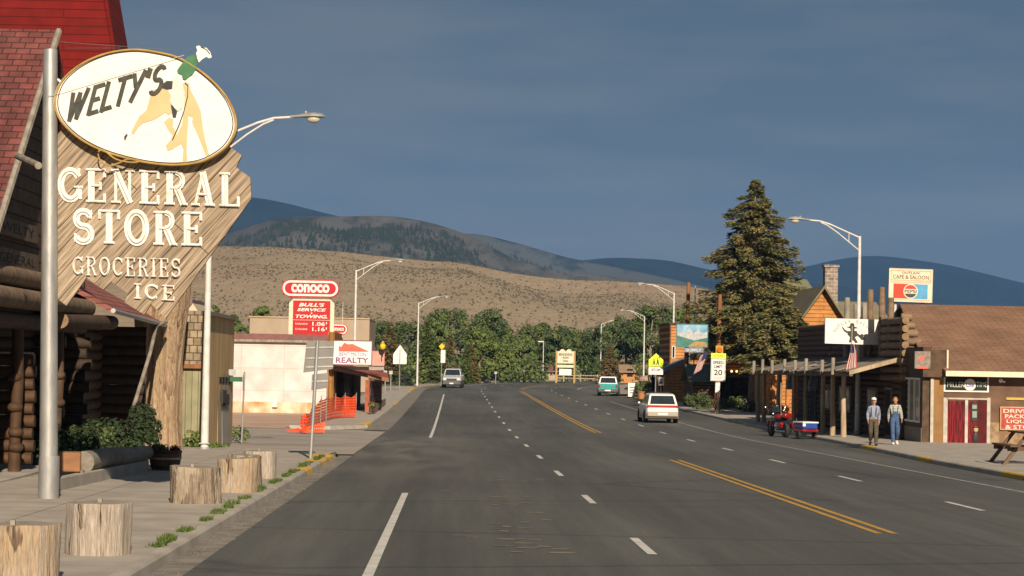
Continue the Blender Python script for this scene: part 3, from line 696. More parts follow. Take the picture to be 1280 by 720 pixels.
# posts with burl knobs
for (yy, mm) in ((43.0, 'logb'), (45.8, 'logb'), (50.5, 'logd')):
    b = MB(); b.tube([(-8.75, yy, gy+.1), (-8.75, yy, gy+1), (-8.72, yy, gy+2), (-8.75, yy, zb-.3)], [.13, .11, .12, .11], M[mm], 12)
    for z in (.7, 1.0, 1.5, 2.1): b.ball((-8.75+rnd.uniform(-.06, .06), yy-.05, gy+z), (.16, .16, .11), M[mm])
    b.build('porch_post', store, loc=O)
# stack of shade-darkened log ends at the corner of the window bay
b = MB()
for k in range(9): logrun(b, (-9.6, 46.6, gy+.45+k*.25), (-8.55+.04*(k % 2), 46.6, gy+.45+k*.25), .125, M['logb'], M['logb'])
b.build('log_corner', store, loc=O)
for (ya, yb) in ((41.2, 43.6), (44.0, 46.2), (47.2, 49.8), (50.4, 52.6)):
    b = MB(); zz0, zz1 = gy+.9, gy+2.6
    for (p, q_) in (((-9.72, ya, zz0), (-9.66, yb, zz0+.1)), ((-9.72, ya, zz1-.1), (-9.66, yb, zz1)), ((-9.72, ya, zz0+.1), (-9.66, ya+.08, zz1-.1)), ((-9.72, yb-.08, zz0+.1), (-9.66, yb, zz1-.1)), ((-9.72, (ya+yb)/2-.03, zz0+.1), (-9.66, (ya+yb)/2+.03, zz1-.1))): b.bb(p, q_, M['greyw'])
    f = b.build('window', store, loc=O); b = MB(); b.bb((-9.715, ya+.08, zz0+.1), (-9.69, yb-.08, zz1-.1), M['glass']); b.build('pane', f, loc=O)
# gable wall to the road, shingled slope towards the camera
pr = at(50, 75, 46.4); pe = at(0, 245, 42.4)
b = MB(); xg = -8.75
sl_ = (pr.z-pe.z)/(46.4-42.4)
ye = 41.4; ze = pe.z-(42.4-ye)*sl_; yr = 47.4; zr = pe.z+(yr-42.4)*sl_
b.prism([(xg, ye+.3, zb+.35), (xg, yr, zr-.15), (xg, 2*yr-ye-.3, zb+.35)], (-.2, 0, 0), BRB)
b.build('gable_wall', store, loc=O)
b = MB(); th = .16
nrm = Vector((0, -sl_, 1)).normalized()*th
b.prism([(-8.42, ye, ze), (-8.42, yr, zr), Vector((-8.42, yr, zr))-nrm*1, Vector((-8.42, ye, ze))-nrm], (-7.5, 0, 0), SHR)
b.prism([(-8.42, 2*yr-ye, ze), Vector((-8.42, 2*yr-ye, ze-.16)), Vector((-8.42, yr, zr-.16)), (-8.42, yr, zr-.002)], (-7.5, 0, 0), SHR)
b.build('roof', store, loc=O)
b = MB(); b.tube([(-8.36, ye-.03, ze-.05), (-8.36, yr, zr-.02)], .07, M['greyw'], 6); b.build('bargeboard', store, loc=O)
# carved boards on the gable
for (pa, pb, s) in (((2, 268), (52, 305), 'WELTY'), ((0, 306), (54, 342), 'GENERAL')):
    ya = 8.6/ (572-pa[0])*FPX; yb = 8.6/(572-pb[0])*FPX
    zt = at(pa[0], pa[1], ya).z; zl = at(pb[0], pb[1], yb).z
    b = MB(); b.bb((-8.70, ya, zl), (-8.64, yb, zt), mat('carved_board', (.16, .11, .07), (.10, .07, .045), 5, .8, .4)); f = b.build('carved_board', store, loc=O)
    tx = text(f, s, (0, 0, 0), (zt-zl)*.5, M['dark'], (yb-ya)*.8); tx.rotation_euler = (0, 0, R(90)); tx.location = Vector((-8.635, (ya+yb)/2, (zt+zl)/2))-O
# lower roof run with gutter
b = MB()
ra = Vector((-8.1, 53.9, CAMZ+1.06)); rb = Vector((-8.1, 63.2, CAMZ+.86))
b.prism([ra, rb, rb+Vector((-3.2, 0, 1.7)), ra+Vector((-3.2, 0, 1.7))], (0, 0, -.12), SHR2); b.build('roof', store, loc=O)
b = MB(); b.tube([ra+Vector((.06, -.2, -.08)), rb+Vector((.06, .2, -.08))], .06, M['galv'], 8); b.build('gutter_pipe', store, loc=O)
dp = [at(208, 402, 62.5), at(195, 408, 61.5), at(188, 440, 60.5), at(165, 515, 58.5)]
b = MB(); b.tube(dp, .05, M['greyw'], 8); b.build('downspout', store, loc=O)
b = MB()
for k in range(13): z = gy-.1+.3+k*.26; logrun(b, (-9.6, 56.6, z), (-9.6, 63.0, z), .14)
for k in range(13): z = gy-.1+.17+k*.26; logrun(b, (-12, 61.6, z), (-8.3, 61.6, z), .14, M['logx'])
b.build('rear_wall', store, loc=O)
# red upper wall
b = MB(); yt = 54.5
pa, pb_ = at(142, 66, yt), at(126, -28, yt)
b.prism([(-14, yt, pa.z-1.2), (pa.x+.1, yt, pa.z-1.2), (pa.x, yt, pa.z), (pb_.x, yt, pb_.z), (-14, yt, pb_.z)], (0, 3.0, 0), REDB); b.build('upper_wall', store, loc=O)
b = MB(); b.tube([(pa.x+.04, yt-.05, pa.z-1.2), (pa.x+.02, yt-.05, pa.z), (pb_.x+.04, yt-.05, pb_.z)], .05, REDB, 6); b.build('corner_trim', store, loc=O)
b = MB(); b.bb((-9.8, 40, gy-.1), (-8.3, 53, gy+.22), M['concrete']); b.build('porch_floor', store, loc=O)

# ------------------------------------------------------------------ store sign on its pole
YS = 37.0
pz = g(YS)+ZUP; pp = at(35, 630, YS); xp = ong(35, 630, ZUP).x
ptop = at(63, 62, YS)
pole = thing('sign_pole', (xp, YS, pz), 'thick galvanised pole holding up the store sign', 'pole')
b = MB(); b.cyl((0, 0, 0), (ptop.x-xp, 0, ptop.z-pz), .150, .115, 24, M['galv']); b.build('shaft', pole)
b = MB(); b.cyl((0, 0, -.02), (.0, 0, .68), .168, .165, 24, M['galv']); b.build('sleeve', pole)
bx_ = [at(22, 195, YS+2.5), at(48, 207, YS)]
b = MB(); b.tube([v-Vector((xp, YS, pz)) for v in bx_], .06, M['greyw'], 10); b.tube([Vector((ptop.x-xp, .1, ptop.z-pz-.4)), Vector((ptop.x-xp+.5, .1, ptop.z-pz-.75))], .03, M['galv'], 8); b.build('bracket', pole)

def SP(px, py, dy=0): return at(px, py, YS+dy)
sg = thing('store_sign', tuple(SP(185, 250)), 'oval and ragged plank sign for the general store with a bucking horse and rider', 'sign')
SO = SP(185, 250)
PLK = rows_mat('sign_planks', (.47, .375, .265), (.38, .295, .205), (.10, .065, .04), 9, .26, 'XZ', gap=.008, bump=.5, rot=R(-49), nscale=3.2, stretch=(.45, 8, 1), off=.3, dark=.28)
edge = [(64, 175), (76, 163), (110, 150), (180, 160), (265, 165), (284, 181), (302, 194), (295, 209), (313, 222), (314, 248), (207, 398), (189, 380), (180, 393), (156, 378), (160, 367), (139, 352), (129, 362), (108, 347), (83, 382), (62, 366)]
b = MB(); b.prism([SP(*p, .12) for p in edge], (0, .10, 0), PLK); b.build('plank_board', sg, loc=SO)
# oval cabinet: superellipse fitted to the photograph's outline
oval = [(67, 130), (70, 112), (79, 97), (95, 83), (115, 72), (140, 64), (170, 61), (200, 65), (225, 72), (250, 87), (272, 106), (288, 127), (296, 150), (294, 168), (284, 184), (268, 196), (248, 204), (220, 207), (190, 205), (160, 199), (130, 190), (105, 178), (85, 163), (72, 147)]
def smooth_loop(P, k=4):
    P = [Vector((a, c_, 0)) for a, c_ in P]; n = len(P); out_ = []
    for i in range(n):
        p0, p1, p2, p3 = P[i-1], P[i], P[(i+1) % n], P[(i+2) % n]
        for j in range(k):
            t = j/k; out_.append(.5*((2*p1)+(p2-p0)*t+(2*p0-5*p1+4*p2-p3)*t*t+(3*p1-p0-3*p2+p3)*t**3))
    return [(v.x, v.y) for v in out_]
ov = smooth_loop(oval)
b = MB(); b.prism([SP(*p, -.10) for p in ov], (0, .20, 0), M['signwhite'], M['gold']); b.build('oval_panel', sg, loc=SO)
b = MB(); cx, cy = 182, 134
for s_, r, mm, dy in ((.985, .019, M['gold'], -.11), (.955, .008, M['black'], -.105)):
    b.tube([SP(cx+(x-cx)*s_, cy+(y-cy)*s_, dy) for x, y in ov+ov[:1]], r, mm, 8, caps=False)
b.build('rope_border', sg, loc=SO)
b = MB(); b.tube([SP(*p, -.12) for p in smooth_loop([(123, 190), (130, 188), (145, 199), (165, 203), (175, 201), (160, 199), (148, 204), (135, 207), (125, 200)])], .014, M['gold'], 6); b.build('rope_knot', sg, loc=SO)
TANH = mat('horse_tan', (.62, .43, .22), (.56, .38, .19), 3, .6); GRN = mat('vest_green', (.035, .13, .055), (.05, .17, .07), 6, .6); GRYP = mat('chaps_grey', (.55, .52, .48), (.66, .62, .55), 8, .6)
def flat(name, pts, m, dy, z2=None, th=.006):
    b = MB(); b.prism([SP(140+x/4.235, 45+y/4.235, dy) for x, y in pts], (0, th, 0), m); return b.build(name, sg, loc=SO)
flat('horse', [(205, 300), (225, 282), (262, 275), (300, 290), (318, 330), (322, 400), (302, 418), (280, 405), (240, 432), (215, 445), (165, 460), (140, 480), (115, 520), (100, 515), (122, 465), (145, 425), (180, 395), (195, 350)], TANH, -.112)
flat('horse', [(375, 250), (405, 245), (415, 285), (440, 330), (470, 395), (480, 480), (495, 560), (515, 630), (500, 640), (470, 560), (440, 490), (424, 455), (428, 430), (405, 420), (400, 500), (395, 600), (398, 670), (372, 672), (378, 600), (365, 570), (340, 585), (318, 600), (295, 608), (285, 580), (310, 550), (325, 520), (345, 520), (370, 470), (380, 400), (385, 320)], TANH, -.111)
flat('horse', [(275, 455), (300, 432), (325, 440), (322, 480), (340, 510), (330, 535), (300, 500)], TANH, -.1085)
flat('hoof', [(65, 530), (80, 515), (82, 525), (70, 553), (64, 548)], M['black'], -.111)
flat('horse', [(80, 508), (104, 498), (112, 520), (84, 530)], M['signwhite'], -.1105)
flat('chaps', [(322, 225), (355, 205), (368, 245), (385, 300), (372, 380), (350, 400), (330, 380), (305, 345), (318, 290)], GRYP, -.118)
flat('boot', [(310, 360), (330, 380), (345, 400), (338, 430), (322, 430)], M['black'], -.121)
flat('cinch', [(262, 258), (290, 237), (322, 238), (318, 278), (290, 282), (264, 276)], M['black'], -.122)
flat('vest', [(345, 180), (370, 145), (402, 108), (440, 97), (452, 130), (450, 165), (425, 205), (412, 212), (388, 232), (375, 228), (370, 205), (348, 195)], GRN, -.126, th=.03)
flat('rider_head', [(445, 90), (452, 78), (445, 55), (460, 50), (478, 62), (500, 62), (520, 85), (528, 112), (515, 118), (498, 110), (478, 122), (460, 140), (452, 120)], M['signwhite'], -.126, th=.03)
b = MB(); b.tube([SP(140+x/4.235, 45+y/4.235, -.13) for x, y in ((470, 58), (500, 72), (518, 95))], .008, M['black'], 5); b.tube([SP(140+x/4.235, 45+y/4.235, -.13) for x, y in ((385, 245), (402, 262), (400, 320), (380, 400), (355, 470), (320, 550))], .007, M['black'], 5)
b.build('ink_lines', sg, loc=SO)

# stroke lettering with slab serifs
def arc(cx, cy, rx, ry, a0, a1, n=12): return [(cx+rx*math.cos(R(a0+(a1-a0)*i/n)), cy+ry*math.sin(R(a0+(a1-a0)*i/n))) for i in range(n+1)]
T_, t_ = 1.0, .42
GL = {
 'G': (.84, [(arc(.44, .5, .33, .42, 38, 322, 18), T_), ([(.58, .44), (.86, .44)], t_), ([(.74, .12), (.74, .44)], T_*.85), ([(.70, .76), (.74, .98)], t_)]),
 'E': (.76, [([(.22, .03), (.22, .97)], T_), ([(.05, .04), (.70, .04)], t_), ([(.05, .96), (.70, .96)], t_), ([(.22, .5), (.55, .5)], t_), ([(.68, .04), (.68, .26)], t_), ([(.68, .96), (.68, .76)], t_), ([(.53, .40), (.53, .6)], t_)]),
 'N': (.88, [([(.20, .03), (.20, .97)], t_), ([(.20, .95), (.68, .05)], T_), ([(.68, .03), (.68, .97)], t_), ([(.05, .04), (.36, .04)], t_), ([(.05, .96), (.3, .96)], t_), ([(.54, .96), (.84, .96)], t_)]),
 'R': (.84, [([(.22, .03), (.22, .97)], T_), ([(.05, .04), (.38, .04)], t_), ([(.05, .96), (.5, .96)], t_), (arc(.46, .73, .20, .22, 90, -90, 8), T_*.8), ([(.22, .5), (.48, .5)], t_), ([(.46, .5), (.68, .05)], T_), ([(.62, .04), (.82, .04)], t_)]),
 'A': (.86, [([(.16, .05), (.42, .96)], t_), ([(.42, .96), (.66, .05)], T_), ([(.24, .34), (.58, .34)], t_), ([(.04, .04), (.30, .04)], t_), ([(.50, .04), (.82, .04)], t_)]),
 'L': (.74, [([(.22, .03), (.22, .97)], T_), ([(.05, .04), (.70, .04)], t_), ([(.05, .96), (.38, .96)], t_), ([(.68, .04), (.68, .3)], t_)]),
 'S': (.74, [(arc(.38, .72, .24, .22, 30, 270, 12)+arc(.38, .28, .26, .23, 90, -150, 12), T_), ([(.62, .74), (.62, .96)], t_), ([(.12, .06), (.12, .28)], t_)]),
 'T': (.80, [([(.40, .03), (.40, .97)], T_), ([(.06, .96), (.74, .96)], t_), ([(.24, .04), (.56, .04)], t_), ([(.08, .96), (.08, .74)], t_), ([(.72, .96), (.72, .74)], t_)]),
 'O': (.84, [(arc(.42, .5, .31, .44, 0, 360, 24), T_)]),
 'C': (.80, [(arc(.44, .5, .33, .43, 45, 315, 18), T_), ([(.70, .72), (.70, .94)], t_)]),
 'I': (.44, [([(.22, .03), (.22, .97)], T_), ([(.05, .04), (.39, .04)], t_), ([(.05, .96), (.39, .96)], t_)]),
 'W': (1.0, [([(.08, .97), (.26, .03)], T_), ([(.26, .03), (.48, .9)], T_), ([(.48, .9), (.62, .03)], T_), ([(.62, .03), (.88, .97)], T_)]),
 'Y': (.70, [([(.08, .97), (.34, .5)], T_), ([(.66, .97), (.26, .03)], T_)]), "'": (.16, [([(.08, .97), (.06, .72)], T_*1.2)]),
}
SANS = {'E': [([(.12, .03), (.12, .97)], T_), ([(.12, .06), (.6, .06)], T_), ([(.12, .94), (.6, .94)], T_), ([(.12, .5), (.5, .5)], T_)],
        'L': [([(.12, .0), (.12, .97)], T_), ([(.12, .06), (.6, .06)], T_)], 'T': [([(.36, .03), (.36, .97)], T_), ([(.04, .93), (.7, .93)], T_)],
        'S': [(arc(.38, .72, .24, .22, 30, 270, 12)+arc(.38, .28, .26, .23, 90, -150, 12), T_)], 'W': GL['W'][1], 'Y': GL['Y'][1]}
def strokes(parent, s, p0, p1, h, thick, m, dy, name='lettering', sans=False, neon=None, slant=0, gap=.1, lean=None):
    """letters of image height h along the line p0 -> p1 (pixels on the sign's plane, built at the sign)"""
    b = MB(); nb = MB(); tot = sum((GL[c][0]+gap) for c in s)-gap; x = 0; k = 0
    dx, dz = p1[0]-p0[0], p1[1]-p0[1]; Lp = math.hypot(dx, dz); ux, uz = dx/Lp, dz/Lp; cwid = Lp/tot
    def to(u, v):
        lx = x*cwid+u*cwid+v*h*slant; return (p0[0]+ux*lx+uz*v*h*0, p0[1]+uz*lx-v*h)
    for c in s:
        for pts, w_ in ((SANS if sans else {}).get(c) or GL[c][1]):
            q2 = [SP(*to(u, v), dy-k*.0006) for u, v in pts]; k += 1; wd = thick*w_/2
            for i in range(len(q2)-1):
                a, c2 = q2[i], q2[i+1]; d = (c2-a); 
                if d.length < 1e-6: continue
                d.normalize(); nn = Vector((-d.z, 0, d.x)); e = d*wd*.35
                yo = Vector((0, -.0003*i, 0))
                b.prism([a-e+nn*wd+yo, c2+e+nn*wd+yo, c2+e-nn*wd+yo, a-e-nn*wd+yo], (0, .02, 0), m)
            if neon: nb.tube([p+Vector((0, -.035, 0)) for p in q2], .0065, neon, 5)
        x += GL[c][0]+gap
    o = b.build(name, parent, loc=SO, smooth=0)
    if neon: nb.build('neon_tube', parent, loc=SO)
    return o
NEON = mat('neon_glass', (.75, .72, .68), rough=.2)
LWN = mat('worn_letter', (.74, .70, .63), (.50, .43, .33), 7, .7, lo=.52, hi=.75)
strokes(sg, 'GENERAL', (72, 252), (300, 259), 43, .105, LWN, .10, neon=NEON)
strokes(sg, 'STORE', (90, 304), (254, 308), 43, .105, LWN, .10, neon=NEON)
strokes(sg, 'GROCERIES', (90, 344), (226, 347), 24, .034, LWN, .10, neon=NEON, gap=.12)
strokes(sg, 'ICE', (167, 373), (219, 376), 19, .045, LWN, .10, neon=NEON, gap=.12)
LETB = mat('letter_charcoal', (.035, .038, .032), (.07, .07, .055), 12, .7)
_k = {c: GL[c] for c in 'ELTS'}
for c, w_ in (('E', .56), ('L', .50), ('T', .62), ('S', .62)): GL[c] = (w_, GL[c][1])
strokes(sg, "WELTY'S", (80, 154), (198, 117), 35, .066, LETB, -.115, sans=True, slant=.30, gap=.13)
GL.update(_k)
b = MB()
for pA, pB in (((70, 52, 3), (212, 62, 0)), ((84, 60, 3), (150, 60, 0)), ((230, 69, 0), (60, 120, 2.5))): b.tube([SP(pA[0], pA[1], pA[2]-.15), SP(pB[0], pB[1], -.15)], .005, M['galv'], 4)
b.build('guy_wire', sg, loc=SO)

# ------------------------------------------------------------------ stumps
def stump_mat(nm, c1, c2, bark, thr, seed):
    m = bpy.data.materials.new(nm); m.use_nodes = True; n = m.node_tree.nodes; l = m.node_tree.links; b = n['Principled BSDF']; b.inputs['Roughness'].default_value = .95; b.inputs['Specular IOR Level'].default_value = .1
    t = n.new('ShaderNodeTexCoord')
    def nz_(st, sc_, off, det=6):
        mp = n.new('ShaderNodeMapping'); mp.inputs['Scale'].default_value = st; mp.inputs['Location'].default_value = (off, off*.7, off*1.3); l.new(t.outputs['Object'], mp.inputs[0])
        q = n.new('ShaderNodeTexNoise'); q.inputs['Scale'].default_value = sc_; q.inputs['Detail'].default_value = det; q.inputs['Roughness'].default_value = .6; l.new(mp.outputs[0], q.inputs[0]); return q.outputs[0]
    def ramp(x, p0, p1, ca, cb):
        r = n.new('ShaderNodeValToRGB'); r.color_ramp.elements[0].position = p0; r.color_ramp.elements[1].position = p1; r.color_ramp.elements[0].color = (*ca, 1); r.color_ramp.elements[1].color = (*cb, 1); l.new(x, r.inputs[0]); return r.outputs[0]
    def mix(f, x, y, mode='MIX'):
        k = n.new('ShaderNodeMix'); k.data_type = 'RGBA'; k.blend_type = mode
        if isinstance(f, float): k.inputs[0].default_value = f
        else: l.new(f, k.inputs[0])
        l.new(x, k.inputs[6]); l.new(y, k.inputs[7]); return k.outputs[2]
    grain = nz_((5, 5, .35), 3.2, seed); fine = nz_((9, 9, .9), 7, seed+3); big = nz_((1.5, 1.5, .45), 1.5, seed+9, 4); crk = nz_((7, 7, .25), 2.2, seed+5, 3)
    wood = mix(1.0, ramp(grain, .38, .62, c1, c2), ramp(fine, .3, .7, (.62, .6, .58), (1.15, 1.15, 1.15)), 'MULTIPLY')
    bk = mix(1.0, ramp(fine, .35, .65, bark, tuple(x*1.9 for x in bark)), ramp(grain, .4, .6, (.6, .6, .6), (1.1, 1.1, 1.1)), 'MULTIPLY')
    msk = ramp(big, thr, thr+.03, (0, 0, 0), (1, 1, 1)); o = mix(msk, wood, bk)
    o = mix(1.0, o, ramp(crk, .30, .345, (.22, .17, .12), (1, 1, 1)), 'MULTIPLY'); l.new(o, b.inputs['Base Color'])
    ad = n.new('ShaderNodeMath'); ad.operation = 'ADD'; l.new(fine, ad.inputs[0]); l.new(msk, ad.inputs[1])
    bp = n.new('ShaderNodeBump'); bp.inputs['Strength'].default_value = .9; bp.inputs['Distance'].default_value = .025; l.new(ad.outputs[0], bp.inputs['Height']); l.new(bp.outputs[0], b.inputs['Normal'])
    return m
SM = [stump_mat('stump_pale', (.47, .41, .34), (.34, .29, .235), (.16, .125, .09), .62, 0), stump_mat('stump_ochre', (.43, .31, .19), (.38, .325, .255), (.14, .10, .07), .56, 4), stump_mat('stump_bark', (.43, .36, .27), (.33, .275, .205), (.17, .135, .10), .47, 8)]
BARKR = mat('rough_bark', (.13, .10, .07), (.26, .20, .14), 7, .95, .9, 20, stretch=(1, 1, .3))
CUT = mat('sawn_top', (.34, .29, .23), (.24, .20, .16), 6, .9, .3)
def stump(px0, px1, ytop, ybot, mm, label, seed, barkside=None, tilt=0):
    q = random.Random(seed); pc = ong((px0+px1)/2, ybot, ZUP); Y = pc.y; r = (px1-px0)/2*Y/FPX; h = (ybot-ytop)*Y/FPX*.98
    root = thing('log_stump', (pc.x, Y+r, g(Y+r)+ZUP-.01), label, 'log stump', 'log stump seats along the kerb')
    ph = [q.uniform(0, 6.28) for _ in range(6)]
    def wob(t, z): return 1+.03*math.sin(3*t+ph[0])+.02*math.sin(5*t+ph[1]+z*1.5)+.010*math.sin(11*t+ph[2]+z*3)+.008*math.sin(19*t+ph[3])+mn.noise(Vector((math.cos(t)*2.5+seed, math.sin(t)*2.5, z*1.3)))*.05
    b = MB(); n = 96; prof = [(r*.99, 0), (r*.985, h*.2), (r*.98, h*.4), (r*.985, h*.6), (r*.98, h*.8), (r*.985, h*.98), (r*.965, h)]; P = []
    bx_, by_ = q.uniform(-.03, .03), q.uniform(-.02, .02)
    for (rr, z) in prof:
        for i in range(n): t = 2*math.pi*i/n; k = rr*wob(t, z); P.append((k*math.cos(t)+bx_*z/h, k*math.sin(t)+by_*z/h, z+(bx_*k*math.cos(t)+.004*math.sin(4*t+seed) if z > h*.5 else 0)))
    F = []; mi_ = []
    b.mats = [mm, BARKR, CUT]
    for i in range(len(prof)-1):
        for j in range(n):
            t = 2*math.pi*j/n; F.append((i*n+j, i*n+(j+1) % n, (i+1)*n+(j+1) % n, (i+1)*n+j))
            isb = False and any(a0 < (math.degrees(t)+8*math.sin(i*2.1+seed)) % 360 < a1 for a0, a1 in barkside); mi_.append(1 if isb else 0)
    b.v = P; b.f = F+[tuple((len(prof)-1)*n+j for j in range(n))]; b.m = mi_+[2]
    b.build('log', root, smooth=50)
    b = MB(); b.box((q.uniform(-.1, .1), q.uniform(-.2, .1), h+.02), (.045, .045, .05), M['greyw']); b.build('peg', root)
stump(-20, 64, 655, 732, SM[1], 'nearest log stump, cut by the left bottom corner, with a strip of dark bark', 1, [(310, 350)])
stump(73, 157, 628, 695, SM[0], 'smooth pale log stump next to the nearest one', 2)
stump(209, 273, 583, 630, SM[2], 'leaning looking log stump in the middle with a broad bark face', 3, [(245, 300)])
stump(265, 318, 572, 616, SM[1], 'ochre streaked log stump third from the far end', 4, [(285, 345)])
stump(284, 327, 568, 608, SM[2], 'log stump squeezed between the ochre one and the farthest', 5, [(280, 340)])
stump(302, 344, 563, 598, SM[0], 'farthest log stump, pale with a crack', 6)

# ------------------------------------------------------------------ planter, log edging, shrubs, barrel
b = MB()
ea, eb = ong(76, 613, ZUP), ong(186, 588, ZUP)
d = (eb-ea).normalized(); nn = Vector((-d.y, d.x, 0))
for i in range(8):
    pass
b.prism([ea+Vector((0, 0, -.3)), eb+Vector((0, 0, -.3)), eb+Vector((0, 0, .22)), ea+Vector((0, 0, .22))], nn*.16, M['concrete'])
tag(b.build('planter_edge', smooth=0, bevel=.02, loc=tuple(ea)), 'low concrete edge of the flower bed before the store', 'planter edge')
la, lb = at(104, 578, ea.y+3.2), at(184, 566, eb.y+.2)
b = MB(); b.tube([la, la.lerp(lb, .35)+Vector((0, 0, .03)), la.lerp(lb, .7)-Vector((0, 0, .01)), lb], [.21, .19, .18, .15], mat('weathered_log', (.26, .23, .19), (.17, .15, .12), 5, .95, .7, 14, stretch=(1, .3, 1)), 14)
tag(b.build('fallen_log', loc=tuple(la)), 'weathered grey log laid along the flower bed', 'log')
bo = at(81, 577, ea.y+2.2); b = MB(); b.box(bo, (.58, .5, .36), mat('bench_wood', (.30, .15, .07), (.20, .10, .05), 4, .8, .4, stretch=(.3, 1, 1)), rz=R(8))
b.box(bo+Vector((-.3, .1, -.28)), (.3, .3, .3), M['barkg']); b.box(bo+Vector((.2, .05, -.30)), (.28, .3, .3), M['barkg'])
tag(b.build('timber_seat', bevel=.03, loc=tuple(bo)), 'squared timber seat on log feet by the thick pole', 'seat')
b = MB(); q = random.Random(5); cl = []
for i in range(30):
    u = q.random(); p = Vector((-8.45+q.uniform(-.4, .4), 48.8+u*8.0, 0)); p.z = g(p.y)+.3+q.uniform(0, .6)*(1-.3*abs(u-.6)); cl.append((p, (.35, .4, .32)))
leafcloud(b, cl, 240, .085, M['leafd'], q, mats=[mat('shaded_shrub', (.03, .05, .018), (.015, .028, .01), 2, .8), MC['shaded_shrub'], M['leafd']]);  # leaf green darkened to put the bed's shade into the colour
root = thing('flowerbed_shrub', (-8.2, 50, g(50)), 'shrubs in shade-darkened green crowding the flower bed', 'shrub')
b.build('foliage', root, loc=(-8.2, 50, g(50)), smooth=0)
b = MB()
for c, r_ in cl[::3]: b.tube([(c[0], c[1], g(c[1])), (c[0], c[1], c[2])], .02, M['barkg'], 5)
b.build('stems', root, loc=(-8.2, 50, g(50)))
b = MB(); cl = []
for i in range(10): p = at(q.uniform(168, 192), q.uniform(512, 565), 55.5+q.uniform(-.4, .6)); cl.append((p, (.22, .25, .22)))
leafcloud(b, cl, 260, .075, MC['shaded_shrub'], q)
tag(b.build('juniper_shrub', smooth=0, loc=(-7.6, 55.5, g(55))), 'upright dark shrub beside the barrel and the tree trunk', 'shrub')
pb = ong(204, 588, ZUP); br_ = thing('barrel_planter', (pb.x, pb.y+.3, g(pb.y)+ZUP), 'half barrel planter with dark flowers in front of the big trunk', 'planter')
BW = mat('barrel_staves', (.17, .09, .05), (.10, .055, .03), 6, .8, .5, stretch=(3, 3, .3))
b = MB(); b.lathe([(.28, 0), (.32, .12), (.345, .27), (.35, .42), (.33, .42), (.32, .36)], BW, n=28); b.build('barrel', br_)
for z, r in ((.07, .305), (.25, .345), (.38, .352)):
    b = MB(); b.lathe([(r-.01, z-.02), (r+.006, z-.02), (r+.01, z+.02), (r-.01, z+.02)], M['galv'] if z == .25 else M['black'], n=28); b.build('hoop', br_)
b = MB(); cl = [((q.uniform(-.25, .25), q.uniform(-.25, .25), .46), (.1, .1, .08)) for _ in range(12)]; leafcloud(b, cl, 60, .05, M['leafd'], q, mats=[M['leafd'], mat('dark_flower', (.12, .02, .02))]); b.build('flowers', br_, smooth=0)

# big topped trunk behind the sign
BARK = stump_mat('furrowed_bark', (.42, .31, .20), (.30, .215, .135), (.24, .17, .11), .50, 21)
_unused = mat('pale_bark', (.36, .26, .165), (.24, .165, .10), 4, .95, 1.0, 7, stretch=(2.0, 2.0, .35), lo=.4, hi=.6)
tc_ = Vector((X(198, 64, 520), 64, g(64)))
tr = thing('cottonwood_tree', tuple(tc_), 'massive furrowed pale trunk rising behind the store sign, its top sawn off', 'tree')
prof = [(.78, -.1), (.66, .3), (.6, 1), (.58, 1.8), (.6, 2.6), (.66, 3.4), (.76, 4.2), (.82, 4.8)]
b = MB(); b.lathe(prof, BARK, n=72, wob=lambda t, z: 1+.05*math.sin(2*t+z*.5)+.035*math.sin(9*t+z*.7)+.03*math.sin(17*t-z*.4)+mn.noise(Vector((math.cos(t)*4, math.sin(t)*4, z*.9)))*.10); b.build('trunk', tr)
for (dx, dz, dy) in ((-.9, 1.0, .2), (.5, 1.3, 0), (.1, .8, .9)):
    b = MB(); b.tube([(dx*.3, dy*.3, 4.4), (dx*.7, dy*.7, 4.4+dz*.5), (dx, dy, 4.5+dz)], [.42, .36, .3], BARK, 16); b.build('limb', tr)

# ------------------------------------------------------------------ shed
SHK = rows_mat('cedar_shakes', (.34, .27, .18), (.25, .19, .125), (.10, .075, .05), .22, .22, 'XZ', gap=.014, bump=1.0, nscale=4)
SHB = rows_mat('green_boards', (.30, .28, .17), (.26, .245, .15), (.13, .12, .07), .18, 9, 'XZ', gap=.01, bump=.5, off=0, nscale=1.6, dark=.72)
TANB = mat('tan_plywood', (.62, .43, .20), (.46, .31, .14), 1.4, .8, .3, 8, stretch=(1, 1, .25))
sx, sy = X(254, 66.6, 560), 66.6; ex, ey = X(290, 77, 550), 77
shed = thing('shed', (sx, sy, g(sy)), 'narrow flat roofed shed with shake front and tan plywood side', 'building'); SO2 = Vector((sx, sy, g(sy)))
zt = at(252, 389, sy).z; zt2 = at(290, 401, ey).z; zm = at(250, 455, sy).z; zt = max(zt, zt2)
b = MB(); b.prism([(sx, sy, g(sy)-.1), (ex, ey, g(ey)-.1), (ex, ey, zt2), (sx, sy, zt2)], (-1.5, 0, 0), TANB); b.build('wall', shed, loc=SO2)
b = MB(); b.bb((sx-1.5, sy-.04, g(sy)-.05), (sx-.0, sy-.004, zm), SHB); b.build('front_boards', shed, loc=SO2)
b = MB(); b.bb((sx-1.5, sy-.16, zm), (sx+.02, sy-.005, zt), SHK); b.build('shake_front', shed, loc=SO2)
b = MB(); b.bb((sx-1.5, sy-.20, zm-.13), (sx+.03, sy-.04, zm), M['polew']); b.build('fascia', shed, loc=SO2)
b = MB(); b.prism([(sx+.12, sy-.1, zt2+.0), (ex+.12, ey+.1, zt2), (ex+.12, ey+.1, zt2+.12), (sx+.12, sy-.1, zt2+.12)], (-1.75, 0, 0), M['barkg']); b.build('roof', shed, loc=SO2)
def side(px, py):  # point on the shed's side wall, from its picture place
    t = (px-254)/36.0; Y = sx*0+ (sy+(ey-sy)*t*.93/(1+.0*t)); return at(px, py, Y)
